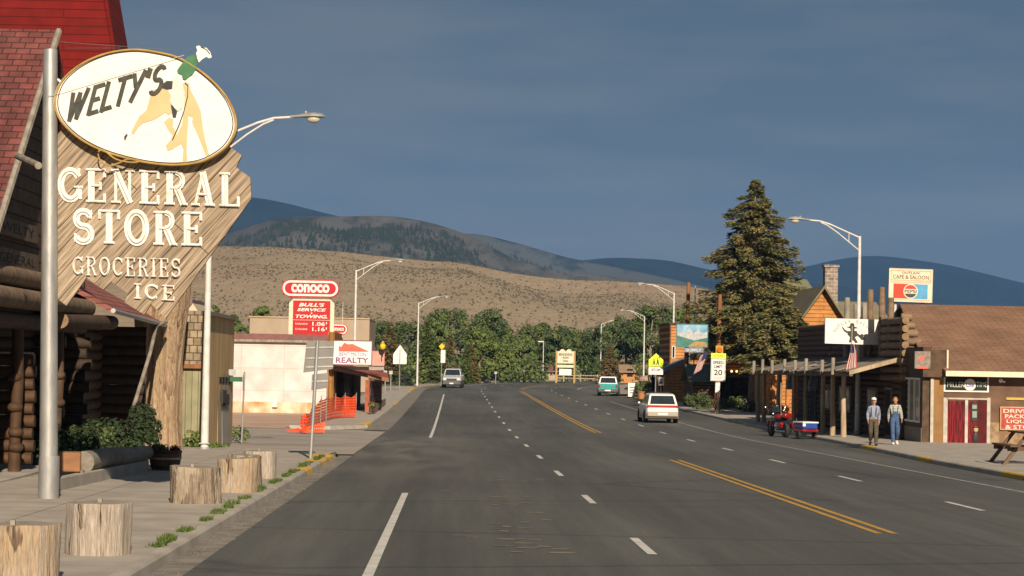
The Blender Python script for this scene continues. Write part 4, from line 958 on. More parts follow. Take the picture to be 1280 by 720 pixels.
a = side(272, 466); c = side(288, 556)
b = MB(); WD = Vector((.05, 0, 0))
def panel(px0, py0, px1, py1, m, dx=.04):
    p = [side(px0, py0), side(px1, py0+ (px1-px0)*.15), side(px1, py1-(px1-px0)*.35), side(px0, py1)]
    b.prism([v+Vector((dx, 0, 0)) for v in p], (-.06, 0, 0), m)
panel(271, 466, 289, 563, M['paleW'], .03); b.build('door', shed, loc=SO2)
b = MB()
for k in range(4): panel(272.5+k*3.8, 471, 275.3+k*3.8, 480, M['dark'], .05)
panel(274, 487, 279, 504, M['black'], .12); panel(277.5, 492, 283, 508, M['black'], .10); b.build('door_panes', shed, loc=SO2)
b = MB(); panel(276, 510, 283, 560, M['galv'], .045); b.build('door_plate', shed, loc=SO2)
for (x_, y_, n_, hh, lab) in ((X(240, 66), 66.0, 14, .55, 'weeds growing at the foot of the shed front'), (X(294, 76.5), 76.2, 12, .5, 'weeds at the back corner of the shed near the street name post'), (X(262, 66), 66.1, 6, .2, 'low weeds around the lamp post foot')):
    b = MB(); q = random.Random(int(y_*7+n_))
    cl = [((x_+q.uniform(-.45, .45), y_+q.uniform(-.15, .15), g(y_)+ZUP+hh*q.uniform(.1, .6)), (.2, .14, hh*.4)) for _ in range(n_)]
    leafcloud(b, cl, 60, .07, M['grass'], q, mats=[M['grass'], M['leafl']]); tag(b.build('weed_clump', smooth=0, loc=(x_, y_, g(y_))), lab, 'weeds')
# kerb weeds
b = MB(); q = random.Random(9)
for s_ in [q.uniform(26, 60) for _ in range(260)]:
    k = mn.noise(Vector((s_*.6, 0, 0)));
    if k < .02: continue
    hh = .05+.10*max(0, k)*q.random()*2
    x_ = -3.42+q.uniform(-.07, .03)
    for _ in range(26):
        p = Vector((x_+q.uniform(-.06, .06), s_+q.uniform(-.15, .15), g(s_)+ZUP)); a = q.uniform(0, 6.28); L_ = hh*q.uniform(.5, 1.2); dx, dy = math.cos(a), math.sin(a)
        b.add([p+Vector((-dy*.012, dx*.012, 0)), p+Vector((dy*.012, -dx*.012, 0)), p+Vector((dx*L_*.7, dy*L_*.7, L_))], [(0, 1, 2)], M['grass'])
tag(b.build('kerb_weeds', smooth=0), 'green weeds sprouting from the joint behind the near kerb', 'weeds', kind='stuff')
b = MB(); GRV = mat('gravel_bits', (.26, .22, .17), (.16, .13, .1), 20, .9); LVS = mat('dead_leaves', (.26, .17, .06), (.18, .13, .06), 20, .9)
for _ in range(420):
    s_ = q.uniform(22, 60); x_ = -3.03+q.gauss(0, .10); r_ = q.uniform(.004, .014)
    if x_ < -3.18: continue
    p = Vector((x_, s_, g(s_)+.008)); b.add([p+Vector((-r_, 0, 0)), p+Vector((0, -r_, 0)), p+Vector((r_, 0, 0)), p+Vector((0, r_, 0)), p+Vector((0, 0, r_*1.1))], [(0, 1, 4), (1, 2, 4), (2, 3, 4), (3, 0, 4)], GRV if q.random() < .7 else LVS)
tag(b.build('gutter_grit', smooth=0), 'grit and dead leaves in the near gutter', 'grit', kind='stuff')

# small house with purple roof behind the shed
hx, hy = X(236, 92), 92
hs = thing('small_house', (hx, hy, g(hy)), 'cream gabled house with dull purple roof half hidden behind the shed', 'building')
b = MB(); b.prism([(-1.0, 0, 0), (.55, 0, 0), (.55, 0, 4.5), (.1, 0, 5.15), (-.4, 0, 4.6), (-1.0, 0, 4.6)], (0, 7, 0), mat('cream_siding', (.55, .46, .33), (.5, .42, .3), 3)); b.build('wall', hs)
b = MB(); b.prism([(.1, -.1, 5.15), (.1, -.1, 5.3), (-1.2, -.1, 5.3), (-1.2, -.1, 4.45), (-.45, -.1, 4.45)], (0, 7.2, 0), mat('purple_roof', (.22, .14, .14), (.17, .11, .11), 5)); b.build('roof', hs)

# ------------------------------------------------------------------ street name post & road sign back
p = ong(303, 555, 0); p.y = 75; nm = thing('street_name_post', (X(302, 75, 550), 75, g(75)+.02), 'thin post with green street name blades beside the shed', 'sign')
b = MB(); b.cyl((0, 0, 0), (.05, 0, 2.35), .03, .03, 8, M['galv']); b.build('post', nm)
b = MB(); b.box((-.22, 0, 2.1), (.52, .015, .16), mat('street_green', (.02, .12, .06), (.02, .10, .05), 4, .5)); b.box((.02, .02, 2.0), (.02, .6, .5), M['galv']); b.build('name_blade', nm)
text(nm, 'RAMSHORN', (-.22, -.012, 2.1), .09, M['white'], .44) if False else None
b = MB(); b.box((-.36, .03, 2.32), (.22, .02, .2), M['galv']); b.build('small_plate', nm)
p = ong(388, 573, ZUP); Yb = p.y
bs = thing('road_sign', (p.x, Yb, g(Yb)+.02), 'grey metal back of a big road sign on a galvanised post by the corner', 'sign')
b = MB(); b.cyl((0, 0, 0), (.12, 0, 3.12), .045, .045, 12, M['galv']); b.build('post', bs)
GB = mat('sign_back', (.20, .195, .18), (.16, .155, .145), 2, .5, metal=.3)
q0 = Vector((p.x, Yb, g(Yb)+.02))
def SB(px, py, dy=.05): return at(px, py, Yb+dy)-q0
b = MB(); b.prism([SB(383, 428), SB(418, 426), SB(416, 461), SB(379, 466)], (0, .012, 0), GB)
for yy in (434, 447, 458): b.prism([SB(382, yy, .03), SB(416.5, yy-1, .03), SB(416.5, yy+.9, .03), SB(382, yy+1.6, .03)], (0, .02, 0), M['galv'])
b.build('panel', bs)
b = MB(); b.prism([SB(390, 468), SB(411, 466), SB(409, 485), SB(389, 488)], (0, .012, 0), GB); b.prism([SB(390, 476, .03), SB(410, 475, .03), SB(410, 477, .03), SB(390, 478, .03)], (0, .02, 0), M['galv']); b.build('lower_panel', bs)

# ------------------------------------------------------------------ white building, realty office
Yw = 128.0; zg = g(Yw); xl_, xr_ = X(286, Yw), X(409, Yw)
PLW = rows_mat('white_stucco', (.64, .565, .54), (.60, .525, .50), (.50, .43, .40), 2.4, 1.25, 'XZ', gap=.02, bump=.25, off=0, nscale=1.1, dark=.78)
wb = thing('white_building', (xr_, Yw, zg), 'long white stucco building with dull maroon roof edge behind the orange fence', 'building'); WO = Vector((xr_, Yw, zg))
ztL = Z(288, 420, Yw); 
b = MB(); b.bb((xl_-16, Yw, zg-.1), (xr_, Yw+16, ztL-.02), PLW); b.build('wall', wb, loc=WO)
STN = mat('rust_stain', (.42, .20, .05), (.70, .56, .42), 1.2, .9, lo=.3, hi=.62)
b = MB(); b.bb((xl_-2, Yw-.012, zg-.05), (xr_-.02, Yw-.003, zg+.62), STN); b.build('stained_base', wb, loc=WO)
MAR = mat('maroon_edge', (.20, .09, .085), (.15, .075, .07), 3, .8)
b = MB(); b.bb((xl_-16.2, Yw-.25, ztL-.16), (xr_+.05, Yw+16.1, ztL+.16), MAR); b.bb((xl_-16.2, Yw-.27, ztL-.30), (xr_+.03, Yw-.1, ztL-.165), M['greyw']); b.build('roof', wb, loc=WO)
b = MB(); b.box((X(345, Yw), Yw-.12, zg+.55), (.26, .2, .42), M['white']); b.build('meter_box', wb, loc=WO)
Yo = 128.6
ORB = rows_mat('ochre_boards', (.40, .20, .05), (.32, .16, .045), (.12, .06, .02), .2, 9, 'XZ', gap=.02, off=0)
ro = thing('realty_office', (X(430, Yo), Yo, zg), 'small reddish office with shed roof porch under a realty sign', 'building'); RO = Vector((X(430, Yo), Yo, zg))
b = MB(); b.bb((xr_+.01, Yo-.5, zg), (X(418, Yo), Yo+8, Z(412, 415, Yo)), ORB); b.bb((X(418, Yo), Yo+3, zg), (X(440, Yo+3), Yo+16, Z(418, 460, Yo)), M['logd']); b.build('wall', ro, loc=RO)
REDW = mat('red_wood', (.36, .10, .05), (.24, .07, .04), 4, .8, .3)
b = MB(); p1 = at(418, 462, 127.5); p2 = at(485, 474, 133); p3 = at(485, 470, 150); p4 = at(420, 452, 150)
b.prism([at(412, 457, 127.5), at(486, 472.5, 130), at(484, 466, 146), at(418, 452, 146)], (0, 0, -.12), REDW); b.build('porch_roof', ro, loc=RO)
b = MB(); b.prism([at(412, 457.5, 127.4), at(486, 473, 129.9), at(486, 477.5, 129.9), at(412, 462, 127.4)], (0, .08, 0), mat('rust_fascia', (.30, .15, .09), (.22, .11, .07), 4)); b.build('fascia', ro, loc=RO)
for px, py, Y in ((459.5, 517, 128.5), (475, 510, 137)):
    b = MB(); t_p = at(px, 475, Y); b.bb((t_p.x-.12, Y-.12, g(Y)+ZUP-.02), (t_p.x+.12, Y+.12, t_p.z), REDW); b.build('porch_post', ro, loc=RO)
b = MB(); b.prism([at(462, 476, 129.2), at(474, 478, 136), at(474, 510, 136), at(462, 515, 129.2)], (.08, 0, 0), rows_mat('porch_screen', (.22, .06, .03), (.05, .04, .03), (.02, .02, .02), .3, .5, 'YZ', gap=.03)); b.build('porch_screen', ro, loc=RO)
b = MB(); b.bb((X(420, Yo+2.9), Yo+2.7, zg+.1), (X(428, Yo+2.9), Yo+2.95, zg+2.5), M['dark']); b.bb((X(431, Yo+2.9), Yo+2.7, zg+.9), (X(438, Yo+2.9), Yo+2.95, zg+2.3), M['glass']); b.build('door', ro, loc=RO)
# realty signs
Yr = 126.8
def board(name, px0, py0, px1, py1, Y, m, label, cat='sign', th=.08, frame=None, posts=None, skew=0):
    a = at(px0, py0, Y); c = at(px1, py1, Y); o = Vector(((a.x+c.x)/2, Y, c.z)); root = thing(name, tuple(o), label, cat)
    b = MB(); b.bb((a.x-o.x, 0, 0), (c.x-o.x, th, a.z-o.z), m); b.build('panel', root, bevel=.01)
    W_, H_ = c.x-a.x, a.z-c.z
    if frame:
        b = MB(); f = frame[1]
        b.bb((-W_/2-f, -.02, -f), (W_/2+f, .001, 0), frame[0]); b.bb((-W_/2-f, -.02, H_), (W_/2+f, .001, H_+f), frame[0]); b.bb((-W_/2-f, -.02, 0), (-W_/2, .001, H_), frame[0]); b.bb((W_/2, -.02, 0), (W_/2+f, .001, H_), frame[0]); b.build('frame', root)
    return root, W_, H_
BLUE = mat('sign_blue', (.05, .06, .25), (.06, .08, .3), 4, .6); PINK = mat('faded_pink', (.62, .30, .24), (.5, .24, .2), 3, .7); SRED = mat('faded_red', (.66, .13, .08), (.6, .11, .07), 4, .6)
r_, W_, H_ = board('realty_sign', 417, 426, 464, 456, Yr, M['white'], 'white realty sign with red mountain mark on the porch roof', frame=(MAR, .05))
b = MB(); b.prism([(-W_*.36, -.015, H_*.55), (-W_*.36, -.015, H_*.80), (-W_*.30, -.015, H_*.74), (-W_*.22, -.015, H_*.93), (-W_*.12, -.015, H_*.86), (0, -.015, H_*.88), (W_*.44, -.015, H_*.56)], (0, .012, 0), SRED); b.build('mountain_mark', r_)
text(r_, 'BENT-MILTON', (.02, -.016, H_*.44), H_*.15, BLUE, W_*.7); text(r_, 'REALTY', (0, -.016, H_*.18), H_*.24, mat('sign_purple', (.25, .07, .22)), W_*.86, bold=.02)
r_, W_, H_ = board('shop_board', 420, 457.6, 480, 463, Yr+1.6, mat('grey_board', (.35, .30, .27), (.3, .25, .22)), 'plain grey fascia board under the realty sign')
r_, W_, H_ = board('pink_sign', 465, 439, 480, 457, Yr+3, PINK, 'faded pink shop sign right of the realty sign', frame=(PINK, .02))
text(r_, 'GIFTS', (0, -.016, H_*.62), H_*.2, MAR, W_*.7) if False else None
ln = at(478.5, 433, Yr+2.4); lt = thing('porch_lantern', tuple(ln), 'yellow globe lantern above the pink sign', 'lantern')
b = MB(); b.ball((0, 0, 0), (.17, .17, .2), mat('yellow_globe', (.75, .50, .03), (.7, .45, .02), 3, .4)); b.build('globe', lt); b = MB(); b.cyl((0, 0, .18), (0, 0, .3), .12, .05, 10, M['gold']); b.tube([(0, 0, -.18), (0, .1, -.6)], .03, M['black'], 6); b.build('bracket', lt)
PSt = rows_mat('stone_planter', (.36, .28, .19), (.24, .18, .12), (.12, .09, .07), .35, .16, 'XZ', gap=.02)
b = MB(); a_, c_ = ong(462, 518, ZUP), ong(482, 506, ZUP); b.prism([a_, Vector((c_.x+.1, a_.y+2, a_.z)), c_, Vector((a_.x, c_.y, a_.z))], (0, 0, .42), PSt); root = thing('stone_planter', tuple(a_), 'low stone planter with small flowers at the porch foot', 'planter'); b.build('stone_wall', root, loc=a_)
b = MB(); q = random.Random(3); cl = [((q.uniform(a_.x, c_.x), q.uniform(a_.y+.3, a_.y+3), a_.z+.5), (.2, .2, .14)) for _ in range(10)]; leafcloud(b, cl, 50, .09, M['leafd'], q, mats=[M['leafd'], M['leafl'], mat('flower_red', (.4, .05, .05))]); b.build('flowers', root, loc=a_, smooth=0)

# orange safety fence
ORG = None
def orange_mat():
    m = bpy.data.materials.new('orange_mesh'); m.use_nodes = True; n = m.node_tree.nodes; l = m.node_tree.links; b = n['Principled BSDF']
    b.inputs['Base Color'].default_value = (.85, .09, .02, 1); b.inputs['Roughness'].default_value = .5
    t = n.new('ShaderNodeTexCoord'); br = n.new('ShaderNodeTexBrick'); br.offset = 0; br.inputs['Scale'].default_value = 1; br.inputs['Brick Width'].default_value = .17; br.inputs['Row Height'].default_value = .13; br.inputs['Mortar Size'].default_value = .042
    br.inputs['Mortar Smooth'].default_value = 0
    s = n.new('ShaderNodeSeparateXYZ'); c = n.new('ShaderNodeCombineXYZ'); ad = n.new('ShaderNodeMath'); ad.operation = 'ADD'
    l.new(t.outputs['Object'], s.inputs[0]); l.new(s.outputs[0], ad.inputs[0]); l.new(s.outputs[1], ad.inputs[1]); l.new(ad.outputs[0], c.inputs[0]); l.new(s.outputs[2], c.inputs[1]); l.new(c.outputs[0], br.inputs[0])
    l.new(br.outputs['Fac'], b.inputs['Alpha']); return m
OM = orange_mat()
fpx = [(446, 523, 116), (432, 524, 115), (420, 525, 113), (409, 527, 109), (402, 530, 104), (393, 533, 100), (384, 538, 95)]
fp = [(X(px, Y), Y) for px, _, Y in fpx]
fr = thing('safety_fence', (fp[0][0], fp[0][1], g(fp[0][1])), 'sagging orange plastic safety fence in front of the white building', 'fence'); FO = Vector((fp[0][0], fp[0][1], g(fp[0][1])))
b = MB(); n = 40; P = []
for i in range(n+1):
    u = i/n*(len(fp)-1); k = min(int(u), len(fp)-2); t = u-k; x_ = fp[k][0]+(fp[k+1][0]-fp[k][0])*t; y_ = fp[k][1]+(fp[k+1][1]-fp[k][1])*t
    hh = 1.15-(.16*math.sin(math.pi*t))-(max(0, i-26)/14)*.55
    for j in range(5): f = j/4; P.append(Vector((x_+.03*math.sin(i*1.1+j), y_+.07*math.sin(i*.7+j*1.3), g(y_)+ZUP+.03+hh*f)))
b.add(P, [(i*5+j, (i+1)*5+j, (i+1)*5+j+1, i*5+j+1) for i in range(n) for j in range(4)], OM); b.build('mesh', fr, loc=FO)
for (x_, y_) in fp[:-1]:
    b = MB(); b.cyl((x_, y_+.06, g(y_)), (x_+.02, y_+.06, g(y_)+1.4), .02, .02, 6, M['galv']); b.build('stake', fr, loc=FO)
# crumpled end of the fence
cr_ = Vector((X(377, 91), 91, g(91)+.02)); root = thing('fallen_fence', tuple(cr_), 'crumpled end of the orange fencing lying near the sign post', 'fence')
b = MB(); q = random.Random(2); n = 16; P = [Vector((-.55+1.5*i/n, .3*math.sin(i*.5)+j*.04, .03+(.10+.34*(i/n)**1.5)*(j/6)+.015*q.random())) for i in range(n+1) for j in range(7)]
b.add(P, [(i*7+j, (i+1)*7+j, (i+1)*7+j+1, i*7+j+1) for i in range(n) for j in range(6)], OM); b.build('heap', root)
b = MB(); P = []
for i in range(13):
    for j in range(9): P.append((-.02+.30*i/12+.03*math.sin(j*1.3+i*.5), .3+.10*math.sin(i*1.4)+.02*j, .03+(.78-.12*abs(math.sin(i*.6)))*j/8))
b.add(P, [(i*9+j, (i+1)*9+j, (i+1)*9+j+1, i*9+j+1) for i in range(12) for j in range(8)], OM); b.build('netting', root)

# gas station: tan box behind, big sign
bx0 = Vector((X(390, 200), 200, g(200)))
gs = thing('gas_station', tuple(bx0), 'plain tan flat topped garage behind the red gas sign', 'building')
zt = Z(390, 398, 200)-bx0.z
b = MB(); b.bb((-5.5, 0, 0), (X(461, 200)-bx0.x, 14, zt), mat('tan_block', (.36, .28, .20), (.32, .25, .175), 1)); b.build('wall', gs)
b = MB(); b.bb((-5.6, -.1, zt), (X(461.5, 200)-bx0.x, 14.1, zt+.12), mat('tan_cap', (.42, .32, .22))); b.build('roof', gs)
Yc_ = 165
c0 = at(388, 360.5, Yc_)
cs = thing('gas_sign', (c0.x, Yc_, g(Yc_)), 'tall red gas station sign, oval on top and price panel below', 'sign'); CO = Vector((c0.x, Yc_, g(Yc_)))
def rrect(w_, h_, r, n=8):
    pts = []
    for (sx_, sz_, a0) in ((1, 1, 0), (-1, 1, 90), (-1, -1, 180), (1, -1, 270)):
        for i in range(n+1): a = R(a0+90*i/n); pts.append((sx_*(w_/2-r)+r*math.cos(a), sz_*(h_/2-r)+r*math.sin(a)))
    return pts
def P2(px, py): return at(px, py, Yc_)
ow = P2(425.5, 360).x-P2(353.5, 360).x; oh = P2(388, 350).z-P2(388, 372).z; cz = c0.z-CO.z
for i, (k, dy, th, mm, nm_) in enumerate(((0, 0, .45, M['red'], 'oval_panel'), (.16, -.012, .02, M['signwhite'], 'oval_band'), (.46, -.024, .02, M['red'], 'oval_field'))):
    b = MB(); b.prism([(x_, dy, cz+z_) for x_, z_ in rrect(ow-k, oh-k, (oh-k)/2-.001)], (0, th, 0), mm); b.build(nm_, cs)
text(cs, 'conoco', (0, -.03, cz), .62, M['signwhite'], 2.75, bold=.035)
pa, pb_ = P2(361.5, 373.5)-CO, P2(417, 430)-CO
b = MB(); b.prism([(pa.x, 0, pb_.z), (pa.x, 0, pa.z-.3), (pa.x+.3, 0, pa.z), (pb_.x-.3, 0, pa.z), (pb_.x, 0, pa.z-.3), (pb_.x, 0, pb_.z)], (0, .4, 0), M['cream']); b.build('price_cabinet', cs)
fa, fb = P2(366.5, 375.5)-CO, P2(412, 430)-CO
b = MB(); b.bb((fa.x, -.012, fb.z), (fb.x, -.001, fa.z), M['red']); b.build('price_field', cs)
mxx = (fa.x+fb.x)/2
for s, py, hh, ww in (("BULL'S", 381, .26, 1.85), ('SERVICE', 387.2, .22, 2.1), ('&', 391.3, .12, None), ('TOWING.', 395.6, .25, 2.3)):
    text(cs, s, (mxx, -.02, P2(388, py).z-CO.z), hh, M['signwhite'], ww, bold=.03, shear=.25)
b = MB(); lz = P2(388, 400.3).z-CO.z; b.bb((fa.x+.02, -.016, lz), (fb.x-.02, -.0125, lz+.02), M['signwhite']); b.build('divider', cs)
for s, py in (('1.06¹', 404.7), ('1.16¹', 411.3)):
    text(cs, s, (fb.x-.75, -.02, P2(388, py).z-CO.z), .28, M['signwhite'], 1.05, bold=.02); text(cs, 'Unleaded', (fa.x+.62, -.02, P2(388, py).z-CO.z), .14, M['signwhite'], .85)
for dx in (-1.1, 1.1): b = MB(); b.cyl((dx, .2, 0), (dx, .2, pb_.z), .12, .12, 10, M['galv']); b.build('post', cs)
rc = at(422, 411.5, 170); root = thing('pump_sign', (rc.x, 170, g(170)), 'small round ended red sign peeking out beside the price panel', 'sign')
for (w1, h1, dy, mm) in ((1.5, .80, 0, M['red']), (1.40, .70, -.012, M['signwhite']), (1.22, .52, -.024, M['red'])):
    b = MB(); b.prism([(x_, dy, rc.z-g(170)+z_) for x_, z_ in rrect(w1, h1, h1/2-.001)], (0, .011 if dy else .1, 0), mm); b.build('panel', root)
text(root, 'conoco', (0, -.03, rc.z-g(170)), .24, M['signwhite'], .95, bold=.03)
b = MB(); b.cyl((.35, .1, 0), (.35, .1, rc.z-g(170)+2.0), .03, .02, 8, M['lampw']); b.build('post', root)
# back of the school sign and other posts on the far left kerb
def penta(Y, px, py0, py1, ybase, m, name, label, txt=None, back=False, w_=None):
    c = at(px, (py0+py1)/2, Y); z0 = g(Y)+ZUP; root = thing(name, (c.x, Y, z0), label, 'sign'); ht = (py1-py0)*Y/FPX; w_ = w_ or ht*1.0; zz = at(px, py1, Y).z-z0
    b = MB(); b.prism([(-w_/2, 0, zz), (w_/2, 0, zz), (w_/2, 0, zz+ht*.52), (0, 0, zz+ht), (-w_/2, 0, zz+ht*.52)], (0, .02, 0), m); b.build('panel', root)
    b = MB(); b.cyl((0, .05 if not back else -.04, 0), (0, .05 if not back else -.04, zz+ht*.8), .04, .04, 8, M['galv']); b.build('post', root)
    return root, w_, ht, zz
penta(205, 500, 431, 455, 487, M['signwhite'], 'school_sign', 'pale back of a five sided sign left of the lamp post', back=True, w_=1.2)
for px, Y, h, lab in ((482, 190, 2.0, 'thin grey post behind the small office'), (489, 200, 1.9, 'thin grey post left of the five sided sign back'), (620, 280, 1.5, 'short marker post by the parked dark car'), (656, 300, 1.6, 'brown marker post left of the roadside house')):
    root = thing('marker_post', (X(px, Y), Y, g(Y)), lab, 'post', 'marker posts at the bend'); b = MB(); b.cyl((0, 0, 0), (0, 0, h), .05, .05, 8, M['galv'] if px < 640 else M['polew']); b.build('post', root); b = MB(); b.box((0, -.06, h-.15), (.3, .02, .3), M['galv']); b.build('plate', root)
ly = at(499, 433, 250); root = thing('yellow_sign', (X(552, 252), 252, g(252)), 'yellow warning sign and white board seen between the conifers', 'sign')
b = MB(); zz = Z(552, 433, 252)-g(252); b.prism([(-.35, 0, zz), (0, 0, zz-.35), (.35, 0, zz), (0, 0, zz+.35)], (0, .02, 0), mat('warn_yellow', (.75, .5, .03))); b.build('diamond', root)
b = MB(); b.bb((-.1, 0, zz-1.8), (.4, .02, zz-.4), M['white']); b.build('board', root); b = MB(); b.cyl((0, .05, 0), (0, .05, zz), .04, .04, 8, M['galv']); b.build('post', root)

UG = random.Random(77); b = MB(); cl = []
for i in range(150):
    px = UG.uniform(440, 900); Y = UG.uniform(292, 330) if px > 570 else UG.uniform(255, 285)
    if px > 680 and px < 800: Y = UG.uniform(335, 360)
    cl.append(((X(px, Y), Y, g(Y)+UG.uniform(.3, 2.6)), (1.6, 1.2, 1.1)))
leafcloud(b, cl, 60, .42, M['leafd'], UG, mats=[M['leafd'], M['leafm'], M['leafd']])
tag(b.build('undergrowth', smooth=0), 'tangled undergrowth filling the gaps below the trees past the bend', 'undergrowth', kind='stuff')
# ------------------------------------------------------------------ far houses, motel sign
BRF = mat('brown_roof', (.24, .13, .08), (.18, .10, .065), 2, .9)
def house(px0, px1, ytop, yeave, Y, wm, rm, label, depth=7, name='house', dark=True, gab=False):
    x0, x1 = X(px0, Y), X(px1, Y); z0 = g(Y); ze_, zt_ = Z(px0, yeave, Y)-z0, Z(px0, ytop, Y)-z0; o = Vector(((x0+x1)/2, Y, z0)); w_ = (x1-x0)/2
    root = thing(name, tuple(o), label, 'house')
    b = MB(); b.bb((-w_+.3, 0, -.1), (w_-.3, depth, ze_), wm); b.build('wall', root)
    b = MB(); b.prism([(-w_, -.5, ze_-.05), (w_, -.5, ze_-.05), (w_*.97, depth*.5, zt_), (-w_*.97, depth*.5, zt_)], (0, 0, -.12), rm); b.prism([(-w_, depth+.5, ze_-.05), (w_, depth+.5, ze_-.05), (w_*.97, depth*.5+.01, zt_-.002), (-w_*.97, depth*.5+.01, zt_-.002)], (0, 0, -.12), rm); b.build('roof', root)
    for k in range(3):
        xx = -w_+(.6+k)*(2*w_)/3.2
        b = MB(); b.bb((xx, -.04, .1 if k == 1 else .9), (xx+.8, .02, 2.0), M['dark'] if k == 1 else M['glass']); b.build('door' if k == 1 else 'window', root)
    return root
house(658, 700, 457, 463, 335, mat('tan_wall', (.40, .32, .22), (.34, .27, .18), 2), BRF, 'low tan house with brown roof behind the motel sign')
house(694, 728, 459, 466, 345, mat('olive_wall', (.26, .25, .16), (.2, .2, .13), 2), mat('olive_roof', (.2, .18, .11), (.15, .14, .09), 2), 'low olive house right of the motel sign')
house(774, 828, 455.5, 464, 320, mat('orange_wall', (.48, .23, .08), (.38, .18, .06), 2), mat('tan_roof', (.36, .23, .15), (.28, .18, .12), 2), 'orange log house with pale brown roof between the teal truck and crossing sign')
Ym = 305
r_, W_, H_ = board('motel_sign', 697, 439, 717, 454.5, Ym, M['cream'], 'cream motel sign with stacked boards on two timber posts')
o = r_.location; zg_ = g(Ym)-o.z
for s_ in (-1, 1): b = MB(); b.bb((s_*(W_/2+.12)-.12, 0, zg_), (s_*(W_/2+.12)+.12, .25, H_+.05), mat('timber_post', (.42, .28, .12), (.34, .22, .09), 3)); b.build('post', r_)
b = MB(); b.bb((-W_/2, 0, -.55), (W_/2, .1, -.2), M['cream']); b.build('lower_board', r_)
b = MB(); b.bb((-W_/2*.75, 0, -1.55), (W_/2*.75, .1, -.75), M['white']); b.build('lower_board', r_)
b = MB(); b.cyl((-W_*.2, .001, H_-.05), (-W_*.2, .08, H_-.05), .35, .35, 16, M['cream']); b.cyl((W_*.2, .001, H_-.05), (W_*.2, .08, H_-.05), .35, .35, 16, M['cream']); b.build('scalloped_top', r_)
for s, z_, ww, hh in (('BRANDING', .74, .82, .22), ('IRON', .48, .36, .17), ('INN', .2, .3, .17)): text(r_, s, (0, -.02, H_*z_), H_*hh, M['black'], W_*ww, bold=.02)
text(r_, 'KITCHENETTES', (0, -.02, -.375), .14, M['black'], W_*.8) if False else None
root = thing('yard_light', (X(679, 320), 320, g(320)), 'small yard light pole left of the motel sign', 'light pole'); b = MB(); hh = Z(679, 427, 320)-g(320); b.cyl((0, 0, 0), (0, 0, hh), .07, .05, 8, M['lampw']); b.build('pole', root); b = MB(); b.box((-.35, 0, hh), (.8, .25, .16), M['lampw']); b.build('lamp_head', root)
# rail fence at the bend
root = thing('rail_fence', (X(730, 325), 325, g(325)), 'low pale rail fence along the outside of the bend', 'fence')
b = MB(); xa, xb = X(684, 325)-root.location.x, X(800, 325)-root.location.x
for z in (.45, .85): b.bb((xa, -.03, z), (xb, .03, z+.12), M['paleW'])
b.build('rail', root)
k = xa
while k < xb:
    b = MB(); b.bb((k-.07, -.08, 0), (k+.07, .06, 1.1), M['paleW']); b.build('post', root); k += 2.4

